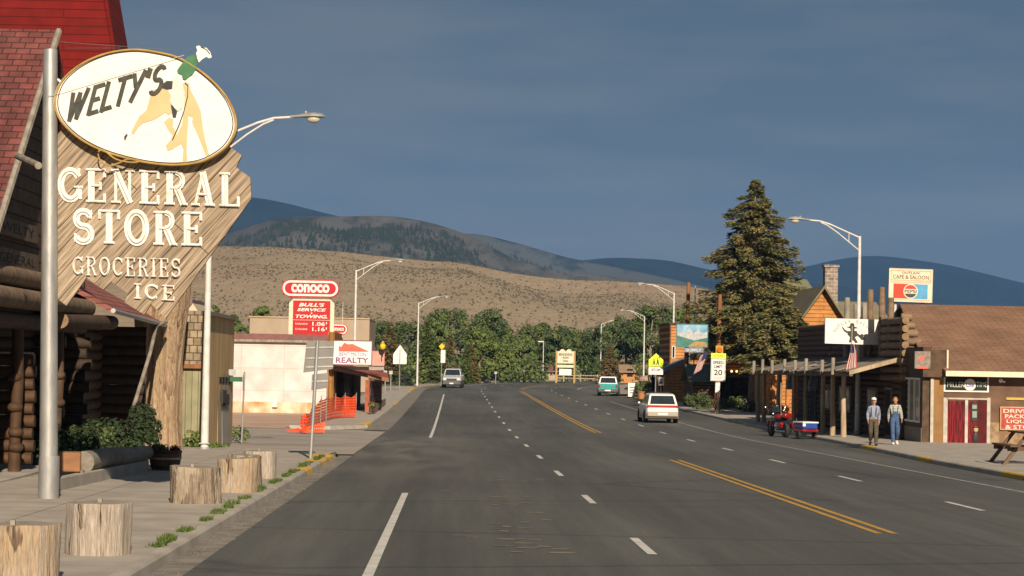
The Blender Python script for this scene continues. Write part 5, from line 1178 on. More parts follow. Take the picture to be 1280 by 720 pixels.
# ------------------------------------------------------------------ vehicles
def car(name, loc, rz, label, cat, L_=4.7, W_=1.74, H_=1.6, body=None, low=None, hood=1.2, zsh=.98, ztop=None, gh=(-2.0, .95), rake=(.35, .75), tailred=None, lowh=.2, wheel=.33, ground_c=.24, front_dir=1, pl=True, body2=None, grille=None, rack=False, spare=False, roofm=None):
    """car pointing +Y, origin under its middle"""
    root = thing(name, loc, label, cat, rz=rz); hw = W_/2; y0, y1 = -L_/2, L_/2
    b = MB()
    # lower body: stations with a rounded section
    st = [(y0, .42, zsh-.16, hw*.90), (y0+.07, .30, zsh-.03, hw*.955), (y0+.35, ground_c, zsh, hw), (gh[0]+.6, ground_c, zsh, hw), (gh[1], ground_c, zsh, hw), (y1-.9, ground_c, zsh-.05, hw), (y1-.35, ground_c+.02, zsh-.14, hw*.97), (y1-.08, .32, zsh-.24, hw*.90), (y1, .42, zsh-.34, hw*.82)]
    sec = lambda zb_, zt_, w_: [(-w_*.93, zb_), (-w_, zb_+(zt_-zb_)*.25), (-w_, zb_+(zt_-zb_)*.62), (-w_*.96, zt_-.04), (-w_*.90, zt_), (w_*.90, zt_), (w_*.96, zt_-.04), (w_, zb_+(zt_-zb_)*.62), (w_, zb_+(zt_-zb_)*.25), (w_*.93, zb_)]
    P = []; 
    for (y, zb_, zt_, w_) in st: P += [(x, y, z) for x, z in sec(zb_, zt_, w_)]
    n = 10; F = [(i*n+j, i*n+(j+1) % n, (i+1)*n+(j+1) % n, (i+1)*n+j) for i in range(len(st)-1) for j in range(n)]+[tuple(range(n)), tuple(reversed(range((len(st)-1)*n, len(st)*n)))]
    b.add(P, F, body); b.build('body', root, smooth=40)
    if low:
        b = MB(); P = []
        for (y, zb_, zt_, w_) in st: P += [(-w_*1.012, y*1.004, zb_-.01), (-w_*1.015, y*1.004, zb_+lowh), (w_*1.015, y*1.004, zb_+lowh), (w_*1.012, y*1.004, zb_-.01)]
        n = 4; b.add(P, [(i*n+j, i*n+(j+1) % n, (i+1)*n+(j+1) % n, (i+1)*n+j) for i in range(len(st)-1) for j in (0, 2, 3)]+[(0, 1, 2, 3), tuple(reversed(range((len(st)-1)*n, len(st)*n)))], low); b.build('lower_cladding', root)
    # greenhouse
    ga, gb_ = gh; zt_ = H_; r0, r1 = rake; wi = hw*.74; wb_ = hw*.91
    Pb = [(-wb_, ga, zsh-.02), (wb_, ga, zsh-.02), (wb_, gb_, zsh-.02), (-wb_, gb_, zsh-.02)]
    Pm = [(-wi*1.03, ga+r0*.9, zt_-.07), (wi*1.03, ga+r0*.9, zt_-.07), (wi*1.03, gb_-r1*.93, zt_-.07), (-wi*1.03, gb_-r1*.93, zt_-.07)]
    Pt = [(-wi*.92, ga+r0+.12, zt_), (wi*.92, ga+r0+.12, zt_), (wi*.92, gb_-r1-.1, zt_), (-wi*.92, gb_-r1-.1, zt_)]
    b = MB(); b.add(Pb+Pm+Pt, [(k+j, k+(j+1) % 4, k+4+(j+1) % 4, k+4+j) for k in (0, 4) for j in range(4)]+[(8, 9, 10, 11)], roofm or body); b.build('cabin', root, smooth=25)
    def pane(a, c, u0, u1, v0, v1, nm_='window'):   # a,c: indices of base corners (going a->c); window on face
        A0, A1, B0, B1 = Vector(Pb[a]), Vector(Pb[c]), Vector(Pm[a]), Vector(Pm[c])
        f = lambda u, v: A0.lerp(A1, u).lerp(B0.lerp(B1, u), v)
        nn_ = (A1-A0).cross(B0-A0).normalized(); 
        cc = f(.5, .5); 
        if nn_.dot(cc-Vector((0, (ga+gb_)/2, zsh))) < 0: nn_ = -nn_
        b = MB(); b.prism([f(u0, v0)+nn_*.006, f(u1, v0)+nn_*.006, f(u1, v1)+nn_*.006, f(u0, v1)+nn_*.006], -nn_*.012, M['carglass']); b.build(nm_, root)
    pane(0, 1, .07, .93, .10, .93, 'rear_window'); pane(2, 3, .06, .94, .08, .95, 'windscreen')
    for (a, c) in ((1, 2), (3, 0)):
        for (u0, u1) in ((.05, .33), (.36, .64), (.67, .93)):
            if (a, c) == (3, 0): u0, u1 = 1-u1, 1-u0
            pane(a, c, u0, u1, .12, .9)
    for sx_ in (-1, 1):
        for yy in (y0+.95, y1-.9):
            wl = MB(); mt = Matrix.Rotation(R(90), 3, 'Y')
            wl.lathe([(wheel*.62, -.10), (wheel*.94, -.11), (wheel, -.07), (wheel, .07), (wheel*.94, .11), (wheel*.62, .10)], M['tyre'], n=24, mtx=mt, o=(0, 0, 0)); wo = wl.build('wheel', root); wo.location = (sx_*(hw-.11), yy, wheel)
            rm_ = MB(); rm_.lathe([(wheel*.6, -.02), (wheel*.62, .085), (wheel*.5, .10), (wheel*.2, .07), (.01, .08)], M['chrome'], n=20, mtx=Matrix.Rotation(R(90)*sx_, 3, 'Y')); rm_.build('rim', wo)
            ar = MB(); ar.lathe([(.01, 0), (wheel*1.14, 0), (wheel*1.14, .004), (.01, .004)], M['black'], n=24, mtx=Matrix.Rotation(R(90)*sx_, 3, 'Y')); a_o = ar.build('wheel_arch', root); a_o.location = (sx_*(hw*1.0+.002), yy, wheel+.02)
            wo.location.x = sx_*(hw-.075)
    if tailred:
        b = MB(); b.bb((-hw*.93, y0-.012, zsh-.15), (hw*.93, y0+.10, zsh-.02), tailred); b.build('tail_light', root, bevel=.02)
    else:
        for sx_ in (-1, 1): b = MB(); b.bb((sx_*hw*.72, y0-.012, zsh-.42), (sx_*hw*.93, y0+.1, zsh-.12), mat('lamp_red', (.35, .02, .02), rough=.3)); b.build('tail_light', root, bevel=.02)
    b = MB(); b.bb((-hw*.94, y0-.10, .36), (hw*.94, y0+.12, .60), low or body); b.build('rear_bumper', root, bevel=.05)
    b = MB(); b.bb((-hw*.92, y1-.15, .34), (hw*.92, y1+.10, .58), low or M['black']); b.build('front_bumper', root, bevel=.05)
    b = MB(); b.bb((-.26, y0-.112, .44), (.26, y0-.101, .56), M['white']); b.build('licence_plate', root)
    b = MB(); b.bb((-.2, y1+.101, .40), (.2, y1+.112, .53), M['white']); b.build('licence_plate', root)
    b = MB(); b.bb((-hw*.52, y1-.03, zsh-.30), (hw*.52, y1+.02, zsh-.44-.06), M['black']); 
    b.bb((-hw*.5, y1+.015, zsh-.42), (hw*.5, y1+.03, zsh-.38), M['chrome']); b.build('grille', root)
    for sx_ in (-1, 1):
        b = MB(); b.bb((sx_*hw*.56, y1-.12, zsh-.46), (sx_*hw*.86, y1+.012, zsh-.28), mat('headlamp_glass', (.7, .7, .66), rough=.15)); b.build('headlight', root, bevel=.02)
        b = MB(); b.bb((sx_*(hw+.0), gb_-.22, zsh+.0), (sx_*(hw+.12), gb_-.14, zsh+.10), body); b.build('mirror', root, bevel=.02)
    if rack:
        b = MB()
        for sx_ in (-1, 1): b.tube([(sx_*wi*.8, ga+r0+.3, zt_+.05), (sx_*wi*.8, gb_-r1-.3, zt_+.05)], .018, M['black'], 6)
        for yy in (ga+r0+.5, gb_-r1-.6): b.tube([(-wi*.8, yy, zt_+.06), (wi*.8, yy, zt_+.06)], .018, M['black'], 6)
        b.build('roof_rack', root)
    return root
WHP = mat('car_white', (.72, .70, .66), (.70, .68, .64), 1, .35, spec=.5); GLD = mat('car_gold_grey', (.36, .32, .26), (.34, .30, .25), 1, .4)
p = ong(826, 529, 0)
car('station_wagon', (p.x, p.y+2.0, g(p.y+2)), R(1.5), 'white station wagon with full width red tail lights driving away in the right lane', 'car', body=WHP, low=GLD, tailred=mat('tail_red', (.42, .03, .025), (.34, .025, .02), 3, .3), H_=1.56, zsh=.98, gh=(-2.28, .95), rake=(.38, .8), rack=True)
DK = mat('dark_grey_paint', (.10, .10, .095), (.085, .085, .08), 1, .4)
p = ong(565, 483, 0)
car('pickup_truck', (p.x+.1, 238, g(238)), R(180-3), 'big white sport utility truck with dark lower body coming towards the camera', 'truck', L_=5.6, W_=2.02, H_=1.97, body=mat('truck_white', (.42, .43, .43), (.40, .41, .41), 1, .35), low=DK, lowh=.36, wheel=.4, ground_c=.42, zsh=1.26, gh=(-2.7, 1.15), rake=(.25, .65))
TEAL = mat('teal_paint', (.04, .30, .28), (.035, .27, .25), 1, .35)
car('teal_truck', (X(762, 203), 203.5, g(203)), R(-6), 'teal two tone sport utility vehicle with white roof parked at the right kerb', 'car', L_=4.2, W_=1.82, H_=1.72, body=TEAL, low=DK, wheel=.36, ground_c=.34, zsh=1.12, gh=(-2.0, .8), rake=(.2, .6), roofm=WHP)
car('parked_car', (X(627, 312), 312, g(312)), R(30), 'dark blue car parked far back behind the marker post', 'car', L_=4.5, W_=1.8, H_=1.5, body=mat('navy_paint', (.025, .035, .07), (.02, .03, .06), 1, .3), low=None, wheel=.32, zsh=.95, gh=(-1.6, 1.0), rake=(.6, .8))

# ------------------------------------------------------------------ saloon block on the right
XF = 18.35
gz = g(92)
O = Vector((XF, 92, gz))
sal = thing('saloon', tuple(O), 'dark log saloon with vertical poles and stepped log ends on the right', 'building')
zf0 = g(95)+.1
b = MB()
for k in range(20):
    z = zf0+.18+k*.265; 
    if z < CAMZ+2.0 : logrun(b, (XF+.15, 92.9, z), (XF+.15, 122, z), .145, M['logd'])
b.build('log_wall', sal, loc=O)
# stepped log corner: ends face the camera
b = MB(); zt_, x_ = Z(1135, 396, 93), 0
for k in range(8):
    zz = Z(1140, 396+k*10.2, 92.7)
    logrun(b, (X(1126, 92.7), 92.75, zz), (X(1139+min(k, 5)*3.8, 92.7), 92.75, zz-.02), .155, M['logw'], M['logend'])
    logrun(b, (X(1128, 92.9), 92.3, zz-.16), (X(1128, 92.9), 97, zz-.16), .15, M['logw'], M['logend'])
b.build('log_corner', sal, loc=O)
b = MB()
for k in range(13): 
    zz = Z(1126, 475, 92.9)-k*.24
    if zz > zf0: logrun(b, (X(1128, 92.9), 92.45, zz), (X(1128, 92.9), 94.5, zz), .125, M['logd'], M['logd'])
b.build('log_ends', sal, loc=O)
for px, py in ((1118, 372), (1108, 359), (1093, 362), (1085, 379), (1075, 380), (1063, 372)):
    Y = XF/(px-571)*FPX; zt_ = Z(px, py, Y); b = MB(); b.tube([(XF-.05, Y, CAMZ+.4), (XF-.05+rnd.uniform(-.05, .05), Y, zt_)], [.16, .13], M['logw'] if px > 1090 else M['greyw'], 10); b.build('roof_pole', sal, loc=O)
# windows & doors under the awning
for ya, yb, kd in ((98.6, 100.8, 'window'), (102.5, 104.0, 'door'), (105, 108.2, 'window'), (110, 113.5, 'window'), (115.5, 117, 'door'), (95.2, 96.6, 'door')):
    z0, z1 = (zf0+.05, zf0+2.15) if kd == 'door' else (zf0+.85, zf0+2.1)
    b = MB(); b.bb((XF-.06, ya, z0), (XF+.02, yb, z1), M['greyw']); f = b.build(kd, sal, loc=O)
    b = MB(); b.bb((XF-.075, ya+.12, z0+.1), (XF-.055, yb-.12, z1-.1), M['glass'] if kd == 'window' else M['dark']); b.build('pane', f, loc=O)
    if kd == 'window':
        b = MB(); 
        for k in range(4): yy = ya+.3+k*(yb-ya-.6)/3; b.bb((XF-.09, yy, z0+.4), (XF-.08, yy+.1, z1-.15), M['white'])
        b.build('curtain', f, loc=O)
# upper roof behind poles
SALR = mat('olive_tin_roof', (.25, .22, .14), (.20, .17, .11), 1, .9)
b = MB(); b.prism([(XF+.3, 100, CAMZ+1.9), (XF+8, 100, CAMZ+1.9), (XF+8, 122, CAMZ+1.9), (XF+.3, 122, CAMZ+1.9)], (0, 0, .12), SALR); b.bb((XF+.3, 100.0, zf0), (XF+8, 122, CAMZ+1.88), M['logd']); b.build('roof', sal, loc=O)
# awning
xo = 16.15
aw = thing('awning', (xo, 108, g(108)), 'long grey plank awning on rough poles along the saloon front', 'awning'); AO = Vector((xo, 108, g(108)))
AWM = rows_mat('awning_planks', (.36, .31, .24), (.28, .24, .18), (.10, .09, .07), 4, .3, 'XY', gap=.03, bump=.7, nscale=5)
b = MB(); zo1, zo2 = Z(1062, 464, 93.2), Z(948, 463, 122.5); zi1 = Z(1120, 446, 93.2); zi2 = zo2+(zi1-zo1)
n = 24
for i in range(n):
    y_a = 93.0+(122.8-93.0)*i/n; y_b = 93.0+(122.8-93.0)*(i+1)/n-.03; f0 = i/n; za = zo1+(zo2-zo1)*f0; zc = za+(zi1-zo1); xx = xo-rnd.uniform(0, .16); s_ = rnd.uniform(-.02, .02)
    b.prism([(xx, y_a, za+s_), (xx, y_b, za+s_), (XF+.02, y_b, zc+s_), (XF+.02, y_a, zc+s_)], (0, 0, -.05), AWM)
b.build('planks', aw, loc=AO)
b = MB()
b.prism([(xo-.02, 92.95, zo1+.03), (XF+.05, 92.95, zi1+.05), (XF+.05, 92.95, zi1-.13), (xo-.02, 92.95, zo1-.15)], (0, .045, 0), M['paleW'])
b.tube([(xo+.06, 93, zo1-.12), (xo+.02, 108, (zo1+zo2)/2-.14), (xo+.06, 122.8, zo2-.12)], .09, M['logw'], 10)
for k in range(10): yy = 94.5+k*3; zz = zo1+(zo2-zo1)*(yy-93)/30; b.tube([(xo+.1, yy, zz-.1), (XF, yy, zz+(zi1-zo1)-.12)], .06, M['logd'], 8)
b.build('beam', aw, loc=AO)
for px in (947, 958, 970, 986, 999, 1013, 1033, 1047):
    Y = xo/(px-571)*FPX; Y = min(Y, 122.6); zt_ = zo1+(zo2-zo1)*(Y-93)/30; b = MB(); b.tube([(xo-.07, Y, zt_-.15), (xo-.07, Y, zt_+.52+rnd.uniform(-.08, .08))], [.09, .085], M['greyw'], 9); b.build('stub_post', aw, loc=AO)
for px in (948, 960, 979, 998, 1013, 1035, 1047, 1061):
    Y = min(16.4/(px-571)*FPX, 122.4); zt_ = zo1+(zo2-zo1)*(Y-93)/30; b = MB(); b.tube([(16.35, Y, g(Y)+ZUP-.02), (16.32+rnd.uniform(-.04, .04), Y, g(Y)+1.6), (16.33, Y, zt_-.05)], [.12, .105, .1], M['paleW'], 10); b.build('post', aw, loc=AO)
# things hanging under the awning
for px, py0, py1, nm_, lab, mm in ((1020, 470, 492, 'hanging_coat', 'blue and white cloth hanging under the awning', mat('blue_cloth', (.15, .2, .32), (.4, .42, .45), 8)), (992, 470, 490, 'hanging_cloth', 'pale cloth hanging under the far part of the awning', mat('pale_cloth', (.45, .5, .52), (.3, .34, .36), 8))):
    Y = 17.3/(px-571)*FPX; b = MB(); P = []
    for i in range(7):
        for j in range(6): P.append(Vector((-.22+.44*j/5+.03*math.sin(i+j), .04*math.sin(j*2.1+i*.5), -(py1-py0)*Y/FPX*i/6)))
    b.add(P, [(i*6+j, i*6+j+1, (i+1)*6+j+1, (i+1)*6+j) for i in range(6) for j in range(5)], mm); ob = b.build(nm_, smooth=60); ob.location = (17.3, Y, Z(px, py0-3, Y)); tag(ob, lab, 'cloth')
    md = ob.modifiers.new('th', 'SOLIDIFY'); md.thickness = .015
# saloon sign
r_, W_, H_ = board('saloon_sign', 1031.5, 398, 1102, 431, 98.8, M['signwhite'], 'white saloon sign with a gunman figure above the awning', th=.22)
r_.rotation_euler = (0, R(.6), 0)
LRED = mat('letter_red', (.50, .16, .12), (.6, .28, .22), 9, .6)
for i, ch in enumerate('OUTLAW SALOON'):
    if ch == ' ': continue
    a = R(158-136*i/12); 
    text(r_, ch, (-.02+math.cos(a)*.86, -.008, H_*.28+math.sin(a)*.68), .15, LRED, .10, bold=.02, rot=R(90)-a)
b = MB()
def fig(pts, k): b.prism([(-.06+x*.01, -.006-k*.0015, H_*.08+z*.01) for x, z in pts], (0, .004, 0), M['black'])
fig([(-28, 66), (-12, 68), (-8, 82), (2, 84), (8, 80), (10, 68), (30, 62), (12, 60), (-10, 60)], 0); fig([(-9, 60), (11, 60), (9, 46), (-6, 46)], 1); fig([(-22, 48), (20, 50), (26, 30), (10, 20), (-10, 22), (-20, 34)], 2)
fig([(-22, 48), (-34, 56), (-42, 66), (-45, 63), (-36, 48), (-22, 38)], 3); fig([(-8, 24), (12, 22), (26, 0), (16, -4), (4, 10), (-2, -2), (-14, 0)], 4); fig([(24, 40), (34, 32), (42, 38), (50, 34), (48, 24), (56, 14), (42, 10), (34, 20), (26, 26)], 5)
b.build('gunman_figure', r_)
for dx in (-.9, .9): b = MB(); b.tube([(dx, .3, .3), (dx, .9, -.5)], .03, M['black'], 6); b.build('brace', r_)
# annex with the liquor door
Ya = 89.0; xa0 = X(1164.5, Ya, 500)
BRW = mat('brown_stucco', (.175, .10, .06), (.10, .06, .04), 1.2, .85, .4, 12)
ax = thing('liquor_annex', (xa0, Ya, g(Ya)), 'brown annex with long shingled roof and red curtained doors at the right edge', 'building'); XO = Vector((xa0, Ya, g(Ya)+ZUP))
XO0 = Vector((xa0, Ya, g(Ya)))
zE = Z(1200, 464, Ya-.6)
zg2 = g(Ya)+ZUP-.04
def bbx(px0, py0, px1, py1, dy, th, m, bldr): a, c = at(px0, py0, Ya+dy), at(px1, py1, Ya+dy); bldr.bb((a.x, Ya+dy, c.z), (c.x, Ya+dy+th, a.z), m)
b = MB(); b.bb((xa0, Ya, zg2), (xa0+22, Ya+10, zE-.05), BRW); b.build('wall', ax, loc=XO0)
b = MB(); b.bb((xa0-.02, Ya-.03, zg2), (X(1180, Ya), Ya-.003, zE+.02), mat('ochre_trim', (.26, .14, .05), (.2, .11, .04), 3)); b.build('wall_trim', ax, loc=XO0)
b = MB(); bbx(1238, 528, 1420, 562, -.014, .01, mat('stained_stucco', (.30, .22, .13), (.20, .12, .07), 3, .9, lo=.4, hi=.6), b); b.build('stained_base', ax, loc=XO0)
RSH = rows_mat('brown_shingles', (.29, .165, .10), (.245, .14, .085), (.15, .085, .055), .6, .22, 'XY', gap=.02, bump=.7, nscale=.7, dark=.72)
b = MB(); yR = 99.0; zR = Z(1200, 381.5, yR); yE = Ya-.7
xl0 = X(1183, yE); xl1 = X(1124, yR)
b.prism([(xl0, yE, zE), (xa0+22, yE, zE), (xa0+22, yR, zR), (xl1, yR, zR), (xl0-.45, yE+3.0, zE+(zR-zE)*3/(yR-yE))], (0, 0, -.12), RSH)
b.prism([(xl1, yR+.01, zR-.003), (xa0+22, yR+.01, zR-.003), (xa0+22, 2*yR-yE, zE), (xl1, 2*yR-yE, zE)], (0, 0, -.12), RSH); b.build('roof', ax, loc=XO0)
b = MB(); b.bb((xl0-.02, yE-.04, zE-.20), (xa0+22, yE-.002, zE+.01), M['cream']); b.build('fascia', ax, loc=XO0)
# side to the road
b = MB(); b.bb((xa0-.35, Ya+.05, zg2), (xa0-.003, 92.8, Z(1166, 437, Ya)+.1), M['logd']); b.build('side_wall', ax, loc=XO0)
b = MB(); zs1 = Z(1165, 437, Ya); b.bb((xa0-.4, Ya-.25, zE-.25), (X(1183, Ya), Ya-.05, zs1), M['logd']); b.bb((X(1181.5, Ya), Ya-.30, zE-.1), (X(1183.5, Ya), Ya-.255, zs1), M['cream']); b.build('sign_box', ax, loc=XO0)
b = MB()
for k in range(3):
    y0_ = 92.6-k*1.1; b2 = MB(); z0_, z1_ = zg2+.78, zg2+2.55
    fx = xa0-.36
    b2.bb((fx-.03, y0_-.95, z0_), (fx, y0_-.87, z1_), M['white']); b2.bb((fx-.03, y0_-.08, z0_), (fx, y0_, z1_), M['white']); b2.bb((fx-.03, y0_-.87, z0_), (fx, y0_-.08, z0_+.08), M['white']); b2.bb((fx-.03, y0_-.87, z1_-.08), (fx, y0_-.08, z1_), M['white'])
    f = b2.build('window', ax, loc=XO0); b2 = MB(); b2.bb((fx-.014, y0_-.868, z0_+.082), (fx-.004, y0_-.082, z1_-.082), M['glass']); b2.build('pane', f, loc=XO0)
b = MB(); b.bb((xa0-.38, Ya+.1, zg2), (xa0-.355, 92.7, zg2+.6), mat('grey_base', (.20, .17, .14), (.16, .13, .11), 4)); b.build('base_panel', ax, loc=XO0)
b = MB(); b.bb((xa0-.06, Ya-.09, zg2), (xa0+.06, Ya-.035, zE-.3), mat('aged_frame', (.46, .43, .37), (.34, .31, .26), 4, .7)); b.build('corner_trim', ax, loc=XO0)
# beer transom sign
b = MB(); bbx(1180, 465, 1236, 490.5, -.05, .045, M['white'], b); tr_ = b.build('transom', ax, loc=XO0)
b = MB(); bbx(1182, 467, 1234, 488.5, -.062, .01, mat('transom_dark', (.015, .022, .016)), b); b.build('transom_panel', tr_, loc=XO0)
mid = at(1212.5, 481, Ya-.08)
for s, px0, px1 in (('MILLER', 1184, 1205.5), ('TIME', 1220.5, 1234)):
    a, c = at(px0, 480.5, Ya-.07), at(px1, 480.5, Ya-.07); text(ax, s, Vector(((a.x+c.x)/2, Ya-.068, a.z-.0))-XO0, .20, mat('dull_white', (.60, .60, .55)), c.x-a.x)
b = MB(); b.cyl(mid-XO0, mid-XO0+Vector((0, .015, 0)), .235, .235, 24, M['cream']); b.cyl(mid-XO0-Vector((0, .004, 0)), mid-XO0, .2, .2, 24, M['signwhite']); b.build('round_badge', ax)
text(ax, 'Lite', mid-XO0+Vector((0, -.012, 0)), .16, BLUE, .30, bold=.02)
# door pair
b = MB(); bbx(1179.5, 497, 1184, 558.5, -.06, .05, mat('aged_frame', (.46, .43, .37), (.34, .31, .26), 4, .7), b); bbx(1234, 497, 1237.5, 558.5, -.06, .05, mat('aged_frame', (.46, .43, .37), (.34, .31, .26), 4, .7), b); bbx(1184, 497, 1234, 500, -.06, .05, mat('aged_frame', (.46, .43, .37), (.34, .31, .26), 4, .7), b); bbx(1206.5, 500, 1209.5, 557, -.06, .05, mat('aged_frame', (.46, .43, .37), (.34, .31, .26), 4, .7), b); bbx(1184, 556.5, 1234, 558.8, -.07, .06, mat('aged_frame', (.46, .43, .37), (.34, .31, .26), 4, .7), b); dr = b.build('door', ax, loc=XO0)
CUR = mat('red_curtain', (.20, .014, .018), (.045, .005, .008), 3, .9, stretch=(7, 1, .5), lo=.42, hi=.58)
b = MB(); P = []; a, c = at(1184.5, 501, Ya-.02), at(1233.5, 556, Ya-.02); n = 70
for i in range(n+1):
    for zz in (a.z, c.z): P.append(Vector((a.x+(c.x-a.x)*i/n, Ya-.022+.010*math.sin(i*.95)+.004*math.sin(i*2.3), zz)))
b.add(P, [(2*i, 2*i+1, 2*i+3, 2*i+2) for i in range(n)], CUR); b.build('curtain', dr, loc=XO0, smooth=80)
b = MB(); bbx(1222.5, 501, 1233.5, 556, -.045, .01, mat('dark_red_glass', (.10, .012, .012), (.06, .01, .01), 3, .2), b); b.build('pane', dr, loc=XO0)
b = MB(); bbx(1214.5, 504, 1222, 526, -.055, .008, M['black'], b); bbx(1215.5, 506, 1221, 511, -.060, .003, mat('notice_green', (.25, .33, .28)), b); bbx(1215.5, 514, 1221, 522, -.060, .003, MC['notice_green'], b); b.build('notice', dr, loc=XO0)
b = MB(); p_ = at(1220, 537, Ya-.05)-XO0; b.ball(p_, (.09, .02, .10), mat('straw', (.4, .3, .16)), 10, 6); b.ball(p_+Vector((0, 0, -.32)), (.11, .02, .22), M['black'], 10, 6); b.ball(p_+Vector((0, .0, .1)), (.13, .02, .05), M['black'], 10, 6); b.build('door_ornament', dr)
b = MB(); bbx(1258, 496.8, 1330, 501, -.06, .055, mat('yellow_board', (.60, .36, .07), (.5, .3, .06), 5), b); b.build('yellow_board', ax, loc=XO0)
b = MB(); b.tube([at(1255, 466, Ya-.2)-XO0, at(1255, 473, Ya-.2)-XO0], .05, M['black'], 8); b.ball(at(1251, 475.5, Ya-.25)-XO0, .09, M['white']); b.ball(at(1255, 476.5, Ya-.2)-XO0, .07, M['chrome']); b.build('flood_lamp', ax)
r_, W_, H_ = board('liquor_sign', 1251.5, 509.5, 1304, 537, Ya-.09, mat('liquor_red', (.30, .03, .03), (.42, .10, .08), 6, .7), 'red drive up liquor sign with cream letters cut by the right edge', frame=(mat('orange_frame', (.55, .36, .18)), .04), th=.05)
for s, z_, w1 in (('DRIVE UP', .85, .9), ('PACKAGE', .60, .82), ('LIQUOR', .35, .74), ('& STORE', .10, .8)): text(r_, s, (0, -.01, H_*z_), H_*.18, M['cream'], W_*w1, bold=.015)
r_, W_, H_ = board('beer_poster', 1143.5, 439, 1163, 461, Ya-.3, mat('poster_grey', (.26, .24, .20), (.16, .13, .11), 6), 'faded picture sign on the dark box beside the shingled roof', th=.03)
b = MB(); b.prism([(-.2, -.008, .35), (-.05, -.008, .5), (.12, -.008, .55), (.05, -.008, .38), (-.08, -.008, .28)], (0, .006, 0), SRED); b.bb((-.22, -.008, -.0), (.22, -.002, .08), SRED); b.build('picture', r_)
b = MB(); p_ = (xa0-.46, 92.0); b.bb((p_[0]-.02, 92.9-.15, zg2+.8), (p_[0]+.08, 92.9+.15, zg2+2.75), mat('blue_banner_m', (.05, .07, .14), (.09, .12, .2), 7))
tag(b.build('banner', loc=(p_[0], 92.9, zg2+1)), 'narrow blue vertical banner between log corner and white windows', 'banner')
# pepsi sign
Yp = 99.5
r_, W_, H_ = board('cafe_sign', 1111.5, 336, 1164.5, 377.5, Yp, M['cream'], 'cream cafe and saloon sign with a round cola badge above the roof', frame=(M['cream'], .02), th=.2)
r_.rotation_euler = (0, R(1.0), 0)
b = MB(); f = .045; zz = H_*.64
for (x0_, z0_, x1_, z1_) in ((-W_/2+.06, zz, W_/2-.06, zz+.03), (-W_/2+.06, H_-.09, W_/2-.06, H_-.06), (-W_/2+.06, zz, -W_/2+.085, H_-.06), (W_/2-.085, zz, W_/2-.06, H_-.06), (-W_/2+.06, .06, W_/2-.06, .085), (-W_/2+.06, zz-.08, W_/2-.06, zz-.055)): b.bb((x0_, -.008, z0_), (x1_, -.001, z1_), mat('thin_tan', (.45, .34, .2)))
b.build('border', r_)
text(r_, 'OUTLAW', (0, -.01, H_*.885), .10, MAR, W_*.42, bold=.02); text(r_, 'CAFE & SALOON', (0, -.01, H_*.755), .17, mat('letter_brown', (.13, .08, .05)), W_*.84, bold=.01)
b = MB(); b.bb((-W_*.40, -.010, .13), (-W_*.04, -.002, zz-.14), mat('cola_red', (.68, .07, .04))); b.build('red_bar', r_); b = MB(); b.bb((W_*.04, -.010, .13), (W_*.40, -.002, zz-.14), mat('cola_blue', (.10, .34, .56))); b.build('blue_bar', r_)
zc = (.13+zz-.14)/2; rad = .32
b = MB(); b.cyl((0, -.014, zc), (0, -.003, zc), rad, rad, 32, M['cream']); b.build('badge', r_)
def seg(zlo, zhi, m, dy, wav, nm_):
    b = MB(); rr = rad*.86; pts = []
    n = 14
    if zlo is None: # bottom
        pts = [(rr*math.cos(R(a)), rr*math.sin(R(a))) for a in [180+22+(136)*i/n for i in range(n+1)]]
    else: pts = [(rr*math.cos(R(a)), rr*math.sin(R(a))) for a in [22+136*i/n for i in range(n+1)]]
    b.prism([(x_, dy, zc+z_) for x_, z_ in pts], (0, .003, 0), m); b.build(nm_, r_)
seg(0, 1, MC['cola_red'], -.018, 0, 'badge_top'); seg(None, 1, mat('badge_navy', (.06, .07, .08)), -.018, 0, 'badge_bottom')
text(r_, 'PEPSI', (0, -.02, zc), .14, mat('badge_navy', (.06, .07, .08)), rad*1.65, bold=.02)
for dx in (-.6, .6): b = MB(); b.bb((dx-.05, .21, -2.2), (dx+.05, .3, H_*.5), M['galv']); b.build('post', r_)

# cabin with gable, chimney
Yk = 138; ck = Vector((X(1029, Yk), Yk, g(Yk)+.1)); kb = thing('log_cabin', tuple(ck), 'orange log cabin with steep gable and stone chimney behind the awning', 'building')
def K(px, py, Y=Yk): return at(px, py, Y)-ck
ap = K(1029, 358); e1 = K(1003, 393); e2 = K(1056, 400)
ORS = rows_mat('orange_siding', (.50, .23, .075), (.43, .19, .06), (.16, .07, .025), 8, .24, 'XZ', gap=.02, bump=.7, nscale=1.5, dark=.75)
b = MB(); b.prism([(e1.x+.05, 0, 0), (e2.x, 0, 0), (e2.x, 0, e1.z-.05), (ap.x, 0, ap.z-.12), (e1.x+.05, 0, e1.z-.05)], (0, 9, 0), ORS); b.build('wall', kb)
CRF = mat('mossy_roof', (.20, .18, .11), (.14, .125, .08), 2, .95)
b = MB()
for s_, e in ((-1, e1), (1, e2)):
    d = (Vector((e.x, 0, e.z))-Vector((ap.x, 0, ap.z))); ee = Vector((ap.x, 0, ap.z))+d*1.08
    b.prism([(ap.x+.002*s_, -.6, ap.z+.05), (ee.x, -.6, ee.z), (ee.x, -.6, ee.z-.16), (ap.x+.002*s_, -.6, ap.z-.14)], (0, 10, 0), CRF)
b.build('roof', kb)
b = MB(); a_, c_ = K(1030, 334, Yk+3), K(1045, 400, Yk+3); STC = rows_mat('chimney_stone', (.34, .27, .22), (.20, .16, .13), (.42, .38, .33), .42, .22, 'XZ', gap=.03, bump=.8)
b.bb((a_.x, 2.5, c_.z), (c_.x, 3.4, a_.z), STC); b.bb((a_.x-.08, 2.42, a_.z), (c_.x+.08, 3.48, a_.z+.14), STC); b.build('chimney', kb)
